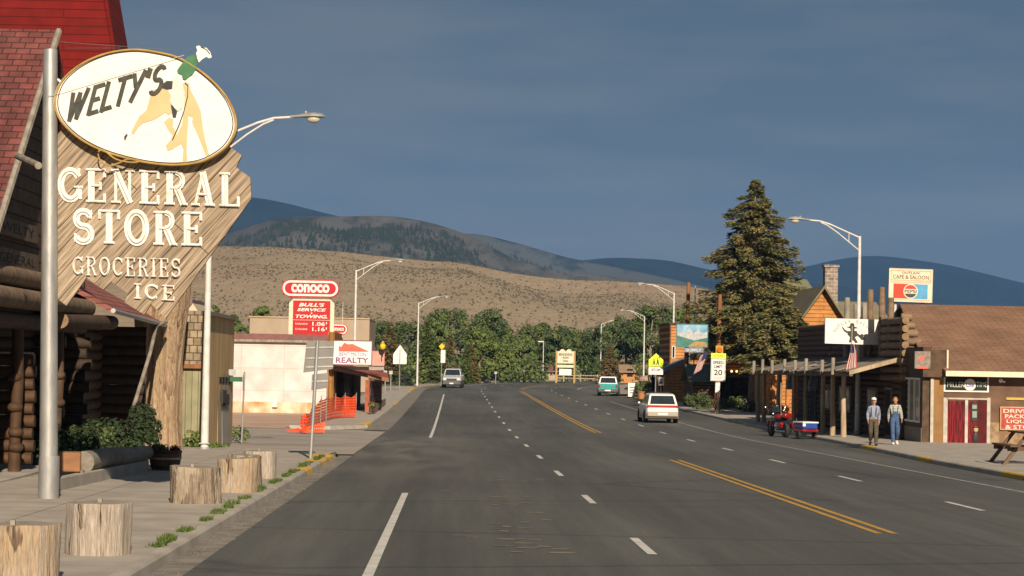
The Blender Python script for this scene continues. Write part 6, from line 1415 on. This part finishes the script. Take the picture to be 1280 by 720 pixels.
b = MB(); b.bb((e1.x+.07, -.05, 0), (e2.x+.02, -.003, K(1029, 408).z), rows_mat('dark_lower_logs', (.09, .055, .03), (.07, .045, .026), (.03, .02, .012), 8, .26, 'XZ', gap=.03)); b.build('lower_logs', kb)  # lower gable faced with darker logs
b = MB(); b.bb((K(968, 450).x, 1.5, 0), (e1.x+.02, 9, K(990, 410).z), ORS); b.build('side_wing', kb)
b = MB()
for k in range(4): xx = K(962+k*9, 480).x; b.bb((xx-.09, 1.3, 0), (xx+.09, 1.49, 2.6), M['logo'])
b.build('wing_posts', kb)
# mansard behind
r_ = house(982, 1018, 346, 366, 165, mat('dim_wall', (.2, .16, .12)), mat('green_roof', (.22, .22, .13), (.17, .17, .1), 2), 'far building whose greenish roof peeks over the cabin', depth=8, name='far_building')
r_ = house(1045, 1112, 374, 398, 150, M['logd'], SALR, 'building with olive roof behind the upright poles', depth=10, name='far_building')

# dark long log building behind the spruce
Yl = 158; o_ = Vector((X(925, Yl), Yl, g(Yl)+.1)); lb_ = thing('log_lodge', tuple(o_), 'long dark log building in the shade of the tall spruce', 'building')
b = MB(); xA, xB = X(899, Yl)-o_.x, X(985, Yl)-o_.x
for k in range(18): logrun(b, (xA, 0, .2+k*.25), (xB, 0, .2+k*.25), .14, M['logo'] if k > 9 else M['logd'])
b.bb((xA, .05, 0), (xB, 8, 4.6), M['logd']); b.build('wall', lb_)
b = MB(); b.prism([(xA-.5, -.8, 4.5), (xB+.5, -.8, 4.5), (xB+.5, 4, 6.2), (xA-.5, 4, 6.2)], (0, 0, -.15), CRF); b.prism([(xA-.5, 8.8, 4.5), (xB+.5, 8.8, 4.5), (xB+.5, 4.01, 6.195), (xA-.5, 4.01, 6.195)], (0, 0, -.15), CRF); b.build('roof', lb_)
for px in (912, 928, 958):
    xx = X(px, Yl)-o_.x; b = MB(); b.bb((xx-.5, -.2, .8), (xx+.5, -.14, 2.2), mat('teal_frame', (.05, .12, .12))); f = b.build('window', lb_); b = MB(); b.bb((xx-.42, -.215, .88), (xx+.42, -.201, 2.12), M['glass']); b.build('pane', f)
for dx in (0, .35):
    b = MB(); b.ball((X(914, Yl)-o_.x+dx, -.35, 2.55), .085, mat('lit_bulb', (1, .65, .25), emit=1.5)); b.build('lamp', lb_)
# green gabled hut
Yh = 156; h0 = Vector((X(866, Yh), Yh, g(Yh)+.1)); hu = thing('gabled_porch', tuple(h0), 'small dark log hut with grey green gable roof behind the flag', 'building')
xw2 = X(900, Yh)-h0.x; zR_, zE_ = Z(880, 455, Yh)-h0.z, Z(880, 474, Yh)-h0.z
b = MB()
for k in range(9): logrun(b, (0, 0, .15+k*.22), (xw2, 0, .15+k*.22), .125, M['logd'])
for k in range(9): logrun(b, (.1, 0, .15+k*.22), (.1, 5, .15+k*.22), .125, M['logd'])
b.prism([(0.02, .0, zE_-.1), (.02, 2.5, zR_-.1), (.02, 5, zE_-.1)], (.2, 0, 0), M['logd']); b.bb((.12, .05, 0), (xw2, 5, zE_-.15), M['dark']); b.build('wall', hu)
b = MB(); GR_ = mat('grey_green_roof', (.14, .17, .13), (.11, .135, .10), 2, .9)
b.prism([(-.3, -.45, zE_-.1), (xw2+.2, -.45, zE_-.1), (xw2+.2, 2.5, zR_), (-.3, 2.5, zR_)], (0, 0, -.1), GR_); b.prism([(-.3, 5.45, zE_-.1), (xw2+.2, 5.45, zE_-.1), (xw2+.2, 2.51, zR_-.003), (-.3, 2.51, zR_-.003)], (0, 0, -.1), GR_); b.build('roof', hu)
# orange wood store
Yq = 178; q0 = Vector((X(838, Yq), Yq, g(Yq)+.1)); ob = thing('wood_store', tuple(q0), 'tall orange timber storefront with blue trimmed lean-to behind the painted sign', 'building')
def Q(px, py, Y=Yq): return at(px, py, Y)-q0
b = MB(); b.bb((0, 0, 0), (Q(915, 400).x, 10, Q(850, 406).z), ORS); b.build('wall', ob)
b = MB(); b.bb((-.12, -.1, Q(850, 406).z), (Q(915, 400).x+.1, 10.1, Q(850, 406).z+.15), M['logd']); b.bb((-.08, -.06, 0), (-.002, .12, Q(850, 406).z), mat('dark_trim', (.12, .06, .03))); b.build('trim', ob)
BT = mat('blue_trim', (.19, .25, .30), (.15, .20, .25), 3, .7)
b = MB(); yl_ = -4
def Q2(px, py): return at(px, py, Yq+yl_)-q0
u1, u2 = Q2(817, 467), Q2(889, 433)
b.prism([u1, u2, u2+Vector((0, 0, -.32)), u1+Vector((0, 0, -.28))], (0, .12, 0), BT); b.prism([u1, u2, u2+Vector((0, 3.9, 0)), u1+Vector((0, 3.9, 0))], (0, 0, -.05), BT); b.build('lean_to_roof', ob)
b = MB(); xs1 = Q2(836, 480).x; t_ = (xs1-u1.x)/(u2.x-u1.x); zz1 = u1.z+(u2.z-u1.z)*t_-.3
b.prism([(xs1, yl_+.15, 0), (u2.x, yl_+.15, 0), (u2.x, yl_+.15, u2.z-.3), (xs1, yl_+.15, zz1)], (0, 3.8, 0), ORS); b.build('lean_to_wall', ob)
for px in (823, 831): b = MB(); x_ = Q2(px, 480).x; b.bb((x_-.1, yl_+.1, 0), (x_+.1, yl_+.3, u1.z-.05), M['logo']); b.build('porch_post', ob)
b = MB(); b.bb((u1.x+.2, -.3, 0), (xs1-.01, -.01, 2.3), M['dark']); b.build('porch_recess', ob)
for px0, py0, px1, py1 in ((846, 432, 850, 448), (862, 475, 868, 487), (886, 455, 889, 466)):
    a_, c_ = Q2(px0, py0), Q2(px1, py1); b = MB(); yy = yl_+.10 if py0 > 440 else -.06; b.bb((a_.x, yy-.03, c_.z), (c_.x, yy, a_.z), M['white']); f = b.build('window', ob); b = MB(); b.bb((a_.x+.05, yy-.04, c_.z+.05), (c_.x-.05, yy-.031, a_.z-.05), M['glass']); b.build('pane', f)

# utility poles
for px, ptop, Y, lab in ((857.5, 353, 163, 'rust brown utility pole through the painted sign'), (897, 368, 150, 'rust brown utility pole behind the speed limit sign')):
    z1 = Z(px, ptop, Y); x_ = X(px-.5, Y, 480); root = thing('utility_pole', (x_, Y, g(Y)+.1), lab, 'pole', 'utility poles'); b = MB(); b.cyl((0, 0, 0), (0.1, 0, z1-g(Y)-.1), .19, .13, 12, M['polew']); b.build('pole', root)
    b = MB(); 
    if px < 860: b.tube([(.55, .1, 0), (.6, .1, z1-g(Y)-.3)], .04, M['galv'], 6)
    else: b.bb((-.16, -.2, 2.6), (.16, -.12, 3.2), mat('amber', (.5, .25, .05)))
    b.build('conduit' if px < 860 else 'meter', root)
# painted landscape sign
r_, W_, H_ = board('landscape_sign', 846.5, 405.5, 884, 433.5, 149.5, mat('paint_sky', (.10, .28, .44), (.35, .50, .58), 1.6), 'painted mountain landscape sign hung on the brown utility pole', frame=(mat('teal_edge', (.05, .18, .22)), .05))
def pf(pts, m, dy): 
    b = MB(); b.prism([(-W_/2+x_*W_, dy, z_*H_) for x_, z_ in pts], (0, .006, 0), m); b.build('painted_shape', r_)
pf([(0, .5), (.12, .72), (.25, .55), (.4, .85), (.55, .6), (.7, .78), (.85, .6), (1, .7), (1, .3), (0, .3)], mat('paint_grey', (.30, .33, .36), (.5, .5, .48), 6), -.010)
pf([(0, 0), (1, 0), (1, .42), (.8, .36), (.55, .28), (.3, .38), (0, .5)], mat('paint_green', (.05, .15, .12), (.08, .22, .18), 3), -.018)
pf([(.35, 0), (.6, .24), (.95, .20), (1, 0)], mat('paint_ochre', (.42, .28, .10), (.3, .2, .08), 4), -.026)
b = MB(); b.bb((-W_*.25, 0, -.38), (W_*.38, .05, -.09), BT); b.build('name_board', r_); text(r_, 'SUPPLY', (W_*.06, -.01, -.24), .17, M['white'], W_*.5) 
# flag on angled staff
def flag(name, loc, label, pts_fn, rows, cols, canton, parent_staff=None):
    root = thing(name, loc, label, 'flag'); Rm = mat('flag_red', (.34, .04, .045)); Wm = mat('flag_white', (.62, .58, .52)); Bm = mat('flag_blue', (.03, .04, .11))
    b = MB(); P = [pts_fn(i/rows, j/cols) for i in range(rows+1) for j in range(cols+1)]; b.add(P, [], Rm); b.mats = [Rm, Wm, Bm]
    for i in range(rows):
        for j in range(cols):
            a = i*(cols+1)+j; b.f.append((a, a+1, a+cols+2, a+cols+1)); s_ = int(i*13/rows) % 2
            b.m.append(2 if canton(i/rows, j/cols) else s_)
    o = b.build('cloth', root, smooth=80); m_ = o.modifiers.new('s', 'SOLIDIFY'); m_.thickness = .008; return root
f1 = (X(879, 148), 148, Z(879, 440, 148))
root = flag('wall_flag', f1, 'american flag on a slanting staff left of the speed limit sign', lambda u, v: Vector((.35-.2*v-.55*u-.5*v*.5, .06*math.sin(u*7+v*3), .0-1.25*v-.35*u+.1)), 13, 12, lambda u, v: u < .54 and v < .4)
b = MB(); b.tube([(.9, .1, -.4), (.35, 0, .12)], .02, M['polew'], 6); b.build('staff', root)
f2 = (X(1065, 94.5), 94.4, Z(1065, 430, 94.4))
root = flag('hanging_flag', f2, 'american flag hanging in folds from a pole at the awning corner', lambda u, v: Vector(((u-.5)*(.16+.34*v)+.03*math.sin(v*5), .05*math.sin(u*15)+.02, -1.12*v)), 26, 12, lambda u, v: v < .3 and u < .6)
b = MB(); b.tube([(-.06, .04, -1.3), (-.02, .04, .75)], .022, M['paleW'], 6); b.build('staff', root)

# school crossing sign and speed limit sign
YGm = mat('fluorescent_yellow', (.62, .78, .03), (.58, .74, .03), 2, .5)
root, w_, ht, zz = penta(160, 820, 441.5, 458.5, 0, YGm, 'school_crossing_sign', 'fluorescent yellow green school crossing sign with two walking figures', w_=1.02)
b = MB(); b.prism([(-w_/2, .0, zz-.55), (w_/2, 0, zz-.55), (w_/2, 0, zz-.02), (-w_/2, 0, zz-.02)], (0, .02, 0), M['signwhite']); b.build('lower_plate', root)
text(root, 'STOP', (0, -.012, zz-.22), .19, BLUE, .62, bold=.03); b = MB(); 
for xx, k in ((-.14, 1), (.12, 1.15)):
    b.ball((xx, -.008, zz+.50*k), (.04, .006, .045), M['black'], 8, 6); b.prism([(xx-.05, -.008, zz+.44*k), (xx+.05, -.008, zz+.44*k), (xx+.07, -.008, zz+.30), (xx+.11, -.008, zz+.12), (xx+.06, -.008, zz+.12), (xx, -.008, zz+.25), (xx-.08, -.008, zz+.12), (xx-.12, -.008, zz+.14), (xx-.05, -.008, zz+.3)], (0, .006, 0), M['black'])
b.build('walking_figures', root)
b = MB(); b.bb((-.42, -.006, zz+.03), (.42, -.001, zz+.06), M['black']); b.build('ground_line', root)
for px, py0, py1, Y, lab in ((826.5, 471, 482, 163, 'small white notice on the post right of the crossing sign'), (841.5, 471, 482, 185, 'small white notice on the lamp post')):
    root, W_, H_ = board('parking_notice', px-3.2, py0, px+3.2, py1, Y, M['signwhite'], lab, th=.02); b = MB(); b.bb((-W_*.3, -.004, H_*.6), (W_*.3, -.001, H_*.68), M['black']); b.bb((-W_*.3, -.004, H_*.25), (W_*.3, -.001, H_*.40), M['black']); b.build('marks', root); b = MB(); b.cyl((0, .05, g(Y)+ZUP-root.location.z), (0, .05, H_), .03, .03, 6, M['galv']); b.build('post', root)
Yv = 141
root, W_, H_ = board('speed_limit_sign', 888.5, 448, 906.5, 476.5, Yv, M['signwhite'], 'school speed limit 20 sign with yellow green top plate', th=.02)
root.rotation_euler = (0, R(.8), 0)
b = MB(); b.bb((-W_/2, 0, H_+.015), (W_/2, .02, H_+.33), YGm); b.build('top_plate', root); text(root, 'SCHOOL', (0, -.006, H_+.17), .14, M['black'], .6)
text(root, 'SPEED', (0, -.006, H_*.82), .19, M['black'], .66, bold=.03); text(root, 'LIMIT', (0, -.006, H_*.64), .17, M['black'], .5, bold=.03); text(root, '20', (0, -.006, H_*.38), .36, M['black'], .52, bold=.02)
text(root, 'WHEN CHILDREN', (0, -.006, H_*.17), .06, M['black'], .7); text(root, 'ARE PRESENT', (0, -.006, H_*.10), .06, M['black'], .5)
b = MB(); b.bb((-W_*.46, -.004, H_*.02), (W_*.46, -.001, H_*.035), M['black']); b.bb((-W_*.46, -.004, H_*.965), (W_*.46, -.001, H_*.98), M['black']); b.bb((-W_*.46, -.004, H_*.035), (-W_*.44, -.001, H_*.965), M['black']); b.bb((W_*.44, -.004, H_*.035), (W_*.46, -.001, H_*.965), M['black']); b.build('border', root)
zb_ = g(Yv)+ZUP-root.location.z
b = MB(); b.cyl((-.07, .06, zb_), (-.07, .06, H_+.3), .05, .05, 8, M['polew']); b.cyl((.05, .06, zb_), (.05, .06, H_), .045, .045, 8, M['galv']); b.bb((-.14, -.03, -.75), (.14, .05, -.1), M['white']); b.build('post', root)
b = MB(); b.cyl((.05, .04, H_+.55), (.05, -.06, H_+.55), .17, .17, 16, mat('beacon_amber', (.5, .12, .02), rough=.3)); b.bb((-.18, .045, H_+.33), (.28, .2, H_+.8), mat('beacon_case', (.45, .30, .05))); b.build('beacon', root)

# sandwich board, planters, rocks, shrubs at the far right kerb
def aframe(px, Y, h, lab, mm):
    root = thing('sandwich_board', (X(px, Y), Y, g(Y)+ZUP), lab, 'sign'); 
    for s_ in (-1, 1): b = MB(); b.prism([(-.3, s_*.28, 0), (.3, s_*.28, 0), (.3, s_*.02, h), (-.3, s_*.02, h)], (0, .03*s_, 0), mm); b.build('board', root)
    b = MB(); 
    for k in range(3): zz = h*(.25+.2*k); b.bb((-.18, -.30+.26*(zz/h)-.01, zz), (.18, -.27+.26*(zz/h)-.01, zz+.08), M['black'])
    b.build('marks', root)
aframe(790, 193, 1.15, 'white sandwich board standing on the far sidewalk', M['white']); aframe(834, 150, .8, 'low dark sandwich board behind the white wagon', M['greyw'])
for px, Y, h_, lab, sd in ((803, 185, 1.3, 'leafy shrub in a terracotta tub left of the crossing sign', 1), (812, 180, 1.5, 'larger shrub in an orange tub under the crossing sign', 2)):
    root = thing('tub_shrub', (X(px, Y), Y, g(Y)+ZUP), lab, 'plant', 'tub shrubs on the far sidewalk'); b = MB(); b.lathe([(.3, 0), (.38, .5), (.42, .5), (.42, .56), (.36, .55)], mat('terracotta', (.42, .18, .08)), n=16); b.build('tub', root)
    b = MB(); q = random.Random(sd); leafcloud(b, [((q.uniform(-.4, .4), q.uniform(-.3, .3), q.uniform(.6, h_)), (.25, .25, .22)) for _ in range(12)], 70, .12, M['leafl'], q, mats=[M['leafl'], M['leafm']]); b.build('foliage', root, smooth=0)
root = thing('mural_wall', (X(806, 198), 198, g(198)), 'pinkish carved rock display at the far corner', 'display')
b = MB(); q = random.Random(8)
for k in range(9): b.ball((q.uniform(-.9, .9), q.uniform(-.2, .3), q.uniform(.4, 1.7)), (q.uniform(.3, .6), .3, q.uniform(.3, .5)), mat('pink_rock', (.40, .26, .20), (.22, .16, .14), 2.5, .9, .5), 9, 6)
b.build('rock', root, smooth=20)
for px, Y, h_, w_, lab, mm in ((875, 150, 1.0, .8, 'dark shrub at the left foot of the log hut', 'leafd'), (915, 146, .8, 1.2, 'low green shrub at the foot of the tall spruce', 'leafm'), (948, 145, .7, 1.0, 'pale grey shrub right of the spruce trunk', 'spruceb')):
    root = thing('shrub', (X(px, Y), Y, g(Y)+ZUP), lab, 'shrub', 'shrubs by the log buildings'); b = MB(); q = random.Random(int(px)); leafcloud(b, [((q.uniform(-w_, w_), q.uniform(-.4, .4), q.uniform(.1, h_)), (.3, .3, .25)) for _ in range(16)], 60, .12, M[mm], q); b.build('foliage', root, smooth=0)

# picnic table at the right edge
PT = mat('table_wood', (.16, .10, .06), (.10, .06, .04), 5, .8, .4)
p = ong(1258, 581, ZUP); root = thing('picnic_table', (p.x+1.0, p.y+1.0, g(p.y+1)+ZUP), 'dark wooden picnic table cut by the right edge of the picture', 'table')
b = MB()
for k in range(5): b.bb((-.46+k*.19, -1.15, .86), (-.46+k*.19+.17, 1.15, .91), PT)
b.build('table_top', root, bevel=.01)
for s_ in (-1, 1):
    b = MB(); b.bb((s_*.62, -1.1, .50), (s_*.92, 1.1, .55), PT); b.build('bench', root, bevel=.01)
    for yy in (-.8, .8): b = MB(); b.prism([(s_*.95, yy, 0), (s_*1.07, yy, 0), (s_*.42, yy, .86), (s_*.30, yy, .86)], (0, .08, 0), PT); b.build('leg', root)
for yy in (-.8, .8): b = MB(); b.bb((-.9, yy+.085, .38), (.9, yy+.14, .50), PT); b.build('cross_bar', root)
b = MB(); b.bb((-1.3, -1.5, -.02), (1.6, 1.5, .04), M['concrete']); o = b.build('concrete_pad', bevel=.02); o.location = root.location+Vector((0, 0, -.035)); tag(o, 'small concrete pad under the picnic table', 'pad')

# ------------------------------------------------------------------ motorcycle and trailer
pm = Vector((X(974, 100), 99.6, g(99.6))); mc = thing('motorcycle', tuple(pm), 'red touring motorcycle parked by the awning with a trailer hitched behind', 'motorcycle', rz=R(14))
MR = mat('cycle_red', (.22, .008, .008), (.18, .007, .007), 3, .2, spec=.6)
def wheel(parent, c, r, w_, nm_='wheel'):
    b = MB(); b.lathe([(r*.72, -w_), (r*.93, -w_), (r, -w_*.5), (r, w_*.5), (r*.93, w_), (r*.72, w_)], M['tyre'], n=24, mtx=Matrix.Rotation(R(90), 3, 'Y')); o = b.build(nm_, parent); o.location = c
    b = MB(); b.lathe([(r*.7, -w_*.5), (r*.74, w_*.5), (.04, w_*.6), (.03, -w_*.6)], M['chrome'], n=20, mtx=Matrix.Rotation(R(90), 3, 'Y')); b.build('rim', o); return o
wheel(mc, (0, .95, .33), .33, .06); wheel(mc, (0, -.68, .32), .32, .08)
b = MB(); b.tube([(-.09, .95, .33), (-.09, .62, 1.0)], .028, M['chrome'], 8); b.tube([(.09, .95, .33), (.09, .62, 1.0)], .028, M['chrome'], 8); b.build('fork', mc)
b = MB(); b.tube([(0, .45, .85), (0, .2, .40), (0, -.35, .38), (0, -.7, .55)], .04, M['black'], 8); b.ball((0, .08, .48), (.2, .28, .22), M['chrome'], 12, 8); b.tube([(.17, .1, .30), (.2, -.3, .26), (.2, -1.0, .27)], .045, M['chrome'], 8); b.tube([(-.17, .1, .30), (-.2, -.3, .26), (-.2, -1.0, .27)], .045, M['chrome'], 8); b.build('engine', mc)
b = MB(); b.ball((0, .18, .86), (.17, .34, .15), MR, 14, 10); b.build('fuel_tank', mc)
b = MB(); b.ball((0, -.3, .78), (.19, .36, .09), M['black'], 14, 8); b.ball((0, -.56, .88), (.16, .10, .13), M['black'], 12, 8); b.build('seat', mc)
b = MB(); b.box((0, -.86, .95), (.40, .30, .22), MR); b.build('top_box', mc, bevel=.06)
for s_ in (-1, 1):
    b = MB(); b.box((s_*.27, -.72, .54), (.14, .46, .26), MR); b.build('saddlebag', mc, bevel=.06)
    b = MB(); b.box((s_*.30, -1.005, .60), (.12, .02, .07), mat('lamp_red', (.35, .02, .02), rough=.3)); b.build('tail_light', mc)
    b = MB(); b.tube([(s_*.08, .6, 1.08), (s_*.30, .5, 1.14), (s_*.42, .3, 1.08)], .018, M['chrome'], 8); b.tube([(s_*.34, .44, 1.1), (s_*.42, .44, 1.24)], .01, M['chrome'], 6); b.build('handlebar', mc)
    b = MB(); b.ball((s_*.46, .43, 1.27), (.09, .02, .055), M['chrome'], 10, 6); b.build('mirror', mc)
b = MB(); P = []
for i in range(9):
    for j in range(5): a = R(-60+15*i); P.append((math.sin(a)*(.30-.03*j), .66+.10*math.cos(a)-.06*j, .92+.11*j))
b.add(P, [(i*5+j, (i+1)*5+j, (i+1)*5+j+1, i*5+j+1) for i in range(8) for j in range(4)], M['carglass']); o = b.build('fairing', mc, smooth=60); m_ = o.modifiers.new('s', 'SOLIDIFY'); m_.thickness = .02
b = MB(); b.ball((0, .76, .98), (.1, .08, .1), M['chrome']); b.build('headlight', mc)
b = MB(); P = []
for i in range(9):
    a = R(-70+17.5*i)
    for s_ in (-.09, .09): P.append((s_, .95+.37*math.sin(a), .33+.37*math.cos(a)))
b.add(P, [(2*i, 2*i+1, 2*i+3, 2*i+2) for i in range(8)], MR); o = b.build('fender', mc, smooth=60); m_ = o.modifiers.new('s', 'SOLIDIFY'); m_.thickness = .015
pt = Vector((X(1009, 96.3), 96.5, g(96.5))); tl = thing('cycle_trailer', tuple(pt), 'small blue and white trailer with red base behind the motorcycle', 'trailer', rz=R(16))
BLM = mat('trailer_blue', (.02, .06, .28), (.02, .05, .24), 3, .4)
tl.scale = (.85, .9, .9)
b = MB(); b.box((0, 0, .42), (.86, 1.15, .14), MR); b.build('base', tl, bevel=.04)
b = MB(); b.box((0, 0, .64), (.80, 1.05, .28), BLM); b.build('box', tl, bevel=.03)
b = MB(); b.box((0, 0, .80), (.86, 1.12, .06), M['white']); b.bb((-.405, -.53, .62), (-.25, -.526, .76), M['white']); b.build('lid', tl, bevel=.02)
for s_ in (-1, 1): wheel(tl, (s_*.44, -.1, .21), .21, .06); b = MB(); b.box((s_*.33, -.585, .43), (.12, .02, .08), mat('lamp_red', (.35, .02, .02), rough=.3)); b.build('tail_light', tl)
b = MB(); b.tube([(0, .5, .36), (0, 1.5, .36), (-.1, 2.0, .38)], .025, M['chrome'], 8); b.build('hitch', tl)

# ------------------------------------------------------------------ people
def skin_mesh(verts, edges, m, sub=2, b=None):
    names = list(verts); me = bpy.data.meshes.new('t'); me.from_pydata([verts[k][0] for k in names], [(names.index(a), names.index(c)) for a, c in edges], [])
    o = bpy.data.objects.new('t', me); col.objects.link(o); md = o.modifiers.new('s', 'SKIN'); md.use_smooth_shade = True
    for i, k in enumerate(names):
        r = verts[k][1]; me.skin_vertices[0].data[i].radius = (r if isinstance(r, tuple) else (r, r)); me.skin_vertices[0].data[i].use_root = (i == 0)
    ms = o.modifiers.new('u', 'SUBSURF'); ms.levels = sub; ms.render_levels = sub
    dg = bpy.context.evaluated_depsgraph_get(); r = bpy.data.meshes.new_from_object(o.evaluated_get(dg)); bpy.data.objects.remove(o)
    b = b or MB(); b.add([tuple(v.co) for v in r.vertices], [tuple(f.vertices) for f in r.polygons], m); bpy.data.meshes.remove(r); return b
def person(loc, rz, label, shirt, pants, hat, hairm, beard, shoes, overall=None, susp=False, stride=1, H=1.78, lean=.03, plaid=None, headturn=0):
    root = thing('person', loc, label, 'person', rz=rz); k = H/1.78
    # faces -Y. stride: which leg is forward
    s = stride; V = Vector
    hipL, hipR = V((.095, 0, .93)), V((-.095, 0, .93))
    kneeF, ankF, toeF = V((0, -.20, .51)), V((0, -.27, .09)), V((0, -.44, .05)); kneeB, ankB, toeB = V((0, -.06, .48)), V((0, .24, .17)), V((0, .12, .03))
    def leg(side):
        f = (side == s); x = .10*side
        kn, an, to = (kneeF, ankF, toeF) if f else (kneeB, ankB, toeB); return V((x, kn.y, kn.z)), V((x*.95, an.y, an.z)), V((x*1.1, to.y, to.z))
    J = {'pelvis': (V((0, 0, .97)), (.135, .10)), 'waist': (V((0, -.01-lean*.5, 1.12)), (.125, .09)), 'chest': (V((0, -.02-lean, 1.33)), (.15, .10)), 'neckb': (V((0, -.02-lean*1.2, 1.47)), .075), 'neck': (V((0, -.03-lean*1.5, 1.54)), .055), 'head': (V((0, -.05-lean*1.8, 1.64)), (.078, .095)), 'crown': (V((0, -.045-lean*1.8, 1.715)), (.066, .082))}
    E = [('pelvis', 'waist'), ('waist', 'chest'), ('chest', 'neckb'), ('neckb', 'neck'), ('neck', 'head'), ('head', 'crown')]
    for side, n_ in ((1, 'l'), (-1, 'r')):
        kn, an, to = leg(side); hp = hipL if side == 1 else hipR
        sw = -side*s  # arm swings opposite
        sh = V((.165*side, -.02-lean*1.1, 1.41)); el = V((.215*side, .05-.10*sw*.8, 1.15)); wr = V((.215*side, -.06-.24*sw, .94+.03*sw))
        J.update({n_+'hip': (hp, .085), n_+'knee': (kn, .055), n_+'ankle': (an, .038), n_+'toe': (to, .032), n_+'sh': (sh, .055), n_+'el': (el, .040), n_+'wr': (wr, .028), n_+'palm': (wr+V((0, -.01, -.07)), (.036, .02))})
        E += [('pelvis', n_+'hip'), (n_+'hip', n_+'knee'), (n_+'knee', n_+'ankle'), (n_+'ankle', n_+'toe'), ('chest', n_+'sh'), (n_+'sh', n_+'el'), (n_+'el', n_+'wr'), (n_+'wr', n_+'palm')]
    JJ = {a: (V(p)*k, r) for a, (p, r) in J.items()}
    b = skin_mesh(JJ, E, M['skin'])
    for side, n_ in ((1, 'l'), (-1, 'r')):
        w_ = J[n_+'palm'][0]
        for i, (dy, ln_) in enumerate(((-.028, .07), (-.01, .08), (.01, .075), (.027, .058))): b.tube([w_*k+V((0, dy, -.01)), w_*k+V((-.004*side, dy-.004, -.01-ln_*.5)), w_*k+V((-.018*side, dy-.012, -.01-ln_))], [.011, .009, .007], M['skin'], 6)
        b.tube([w_*k+V((0, -.03, .02)), w_*k+V((-.01*side, -.055, -.015)), w_*k+V((-.015*side, -.058, -.045))], [.013, .011, .008], M['skin'], 6)
    hd = JJ['head'][0]; b.ball(hd+V((0, -.098, -.01)), (.014, .022, .024), M['skin'], 8, 6)
    for side in (-1, 1): b.ball(hd+V((side*.082, .005, -.005)), (.012, .02, .03), M['skin'], 8, 6); b.ball(hd+V((side*.03, -.088, .02)), (.010, .008, .007), M['black'], 8, 5)
    b.ball(hd+V((0, -.09, -.055)), (.024, .008, .006), mat('lip', (.35, .12, .09)), 8, 5)
    b.build('body', root, smooth=80)
    # trousers
    def grow(names, edges, d, m, nm_, over=None):
        Q_ = {}
        for a in names:
            p, r = JJ[a]; p = (over or {}).get(a, p); Q_[a] = (p, tuple(x+d for x in (r if isinstance(r, tuple) else (r, r))))
        skin_mesh(Q_, edges, m).build(nm_, root, smooth=80)
    grow(['pelvis', 'lhip', 'rhip', 'lknee', 'rknee', 'lankle', 'rankle']+(['waist'] if overall is None else ['waist', 'chest']), [e for e in E if e in (('pelvis', 'lhip'), ('pelvis', 'rhip'), ('lhip', 'lknee'), ('rhip', 'rknee'), ('lknee', 'lankle'), ('rknee', 'rankle'))]+[('pelvis', 'waist')]+([] if overall is None else [('waist', 'chest')]), .030, pants, 'trousers' if overall is None else 'overalls', over={'waist': JJ['waist'][0]-V((0, 0, .05))} if overall is None else {'chest': JJ['chest'][0]+V((0, -.025, -.03))})
    grow(['pelvis', 'waist', 'chest', 'neckb', 'lsh', 'rsh', 'lel', 'rel', 'lwr', 'rwr'], [('pelvis', 'waist'), ('waist', 'chest'), ('chest', 'neckb'), ('chest', 'lsh'), ('chest', 'rsh'), ('lsh', 'lel'), ('rsh', 'rel'), ('lel', 'lwr'), ('rel', 'rwr')], .024, shirt, 'shirt')
    if susp or overall:
        b = MB()
        for side in (-1, 1): c = JJ['chest'][0]; wz = JJ['waist'][0]; b.tube([wz+V((.085*side, -.125, -.02)), c+V((.085*side, -.140, -.05)), c+V((.09*side, -.115, .08)), c+V((.085*side, -.02, .175)), c+V((.06*side, .12, .02)), wz+V((.03*side, .12, 0))], .014, M['black'] if susp else pants, 6)
        b.build('braces', root)
    for n_ in 'lr':
        an, to = JJ[n_+'ankle'][0], JJ[n_+'toe'][0]; b = MB(); d = (to-an); mid = an.lerp(to, .45); b.tube([an+V((0, .05, -.045)), an.lerp(to, .35)+V((0, 0, -.02)), to+V((0, -.02, 0))], [.048, .05, .04], shoes, 10); b.ball(to, (.045, .06, .035), shoes, 10, 6); b.build('shoe', root)
    cr_ = JJ['crown'][0]
    b = MB(); b.ball(hd+V((0, .025, .03)), (.088, .095, .10), hairm, 12, 8); b.build('hair', root)
    if beard: b = MB(); b.ball(hd+V((0, -.055, -.085)), (.062, .05, .075), hairm, 12, 8); b.build('beard', root)
    if hat:
        b = MB(); b.ball(cr_+V((0, 0, .015)), (.098, .112, .075), hat, 14, 8); b.prism([cr_+V((x_, y_, .0)) for x_, y_ in ((-.07, -.09), (-.05, -.17), (0, -.19), (.05, -.17), (.07, -.09))], (0, 0, .012), hat); b.build('cap', root)
    return root
p1 = ong(1092, 557, ZUP); person((p1.x, p1.y+.1, g(p1.y+.1)+ZUP), R(-8), 'man in white cap, pale blue shirt and black braces walking on the sidewalk', M['shirtb'], M['trous'], M['white'], M['hair'], False, M['black'], susp=True, stride=1, H=1.72, lean=.07)
PLD = rows_mat('plaid', (.10, .14, .12), (.34, .34, .30), (.55, .52, .45), .06, .06, 'XZ', gap=.012, bump=0, nscale=9)
p2 = ong(1119, 556, ZUP); person((p2.x, p2.y+.1, g(p2.y+.1)+ZUP), R(-4), 'bearded man in denim overalls and plaid shirt walking beside the man in the cap', PLD, M['denim'], None, M['hairr'], True, M['white'], overall=True, stride=-1, H=1.78, lean=.0)
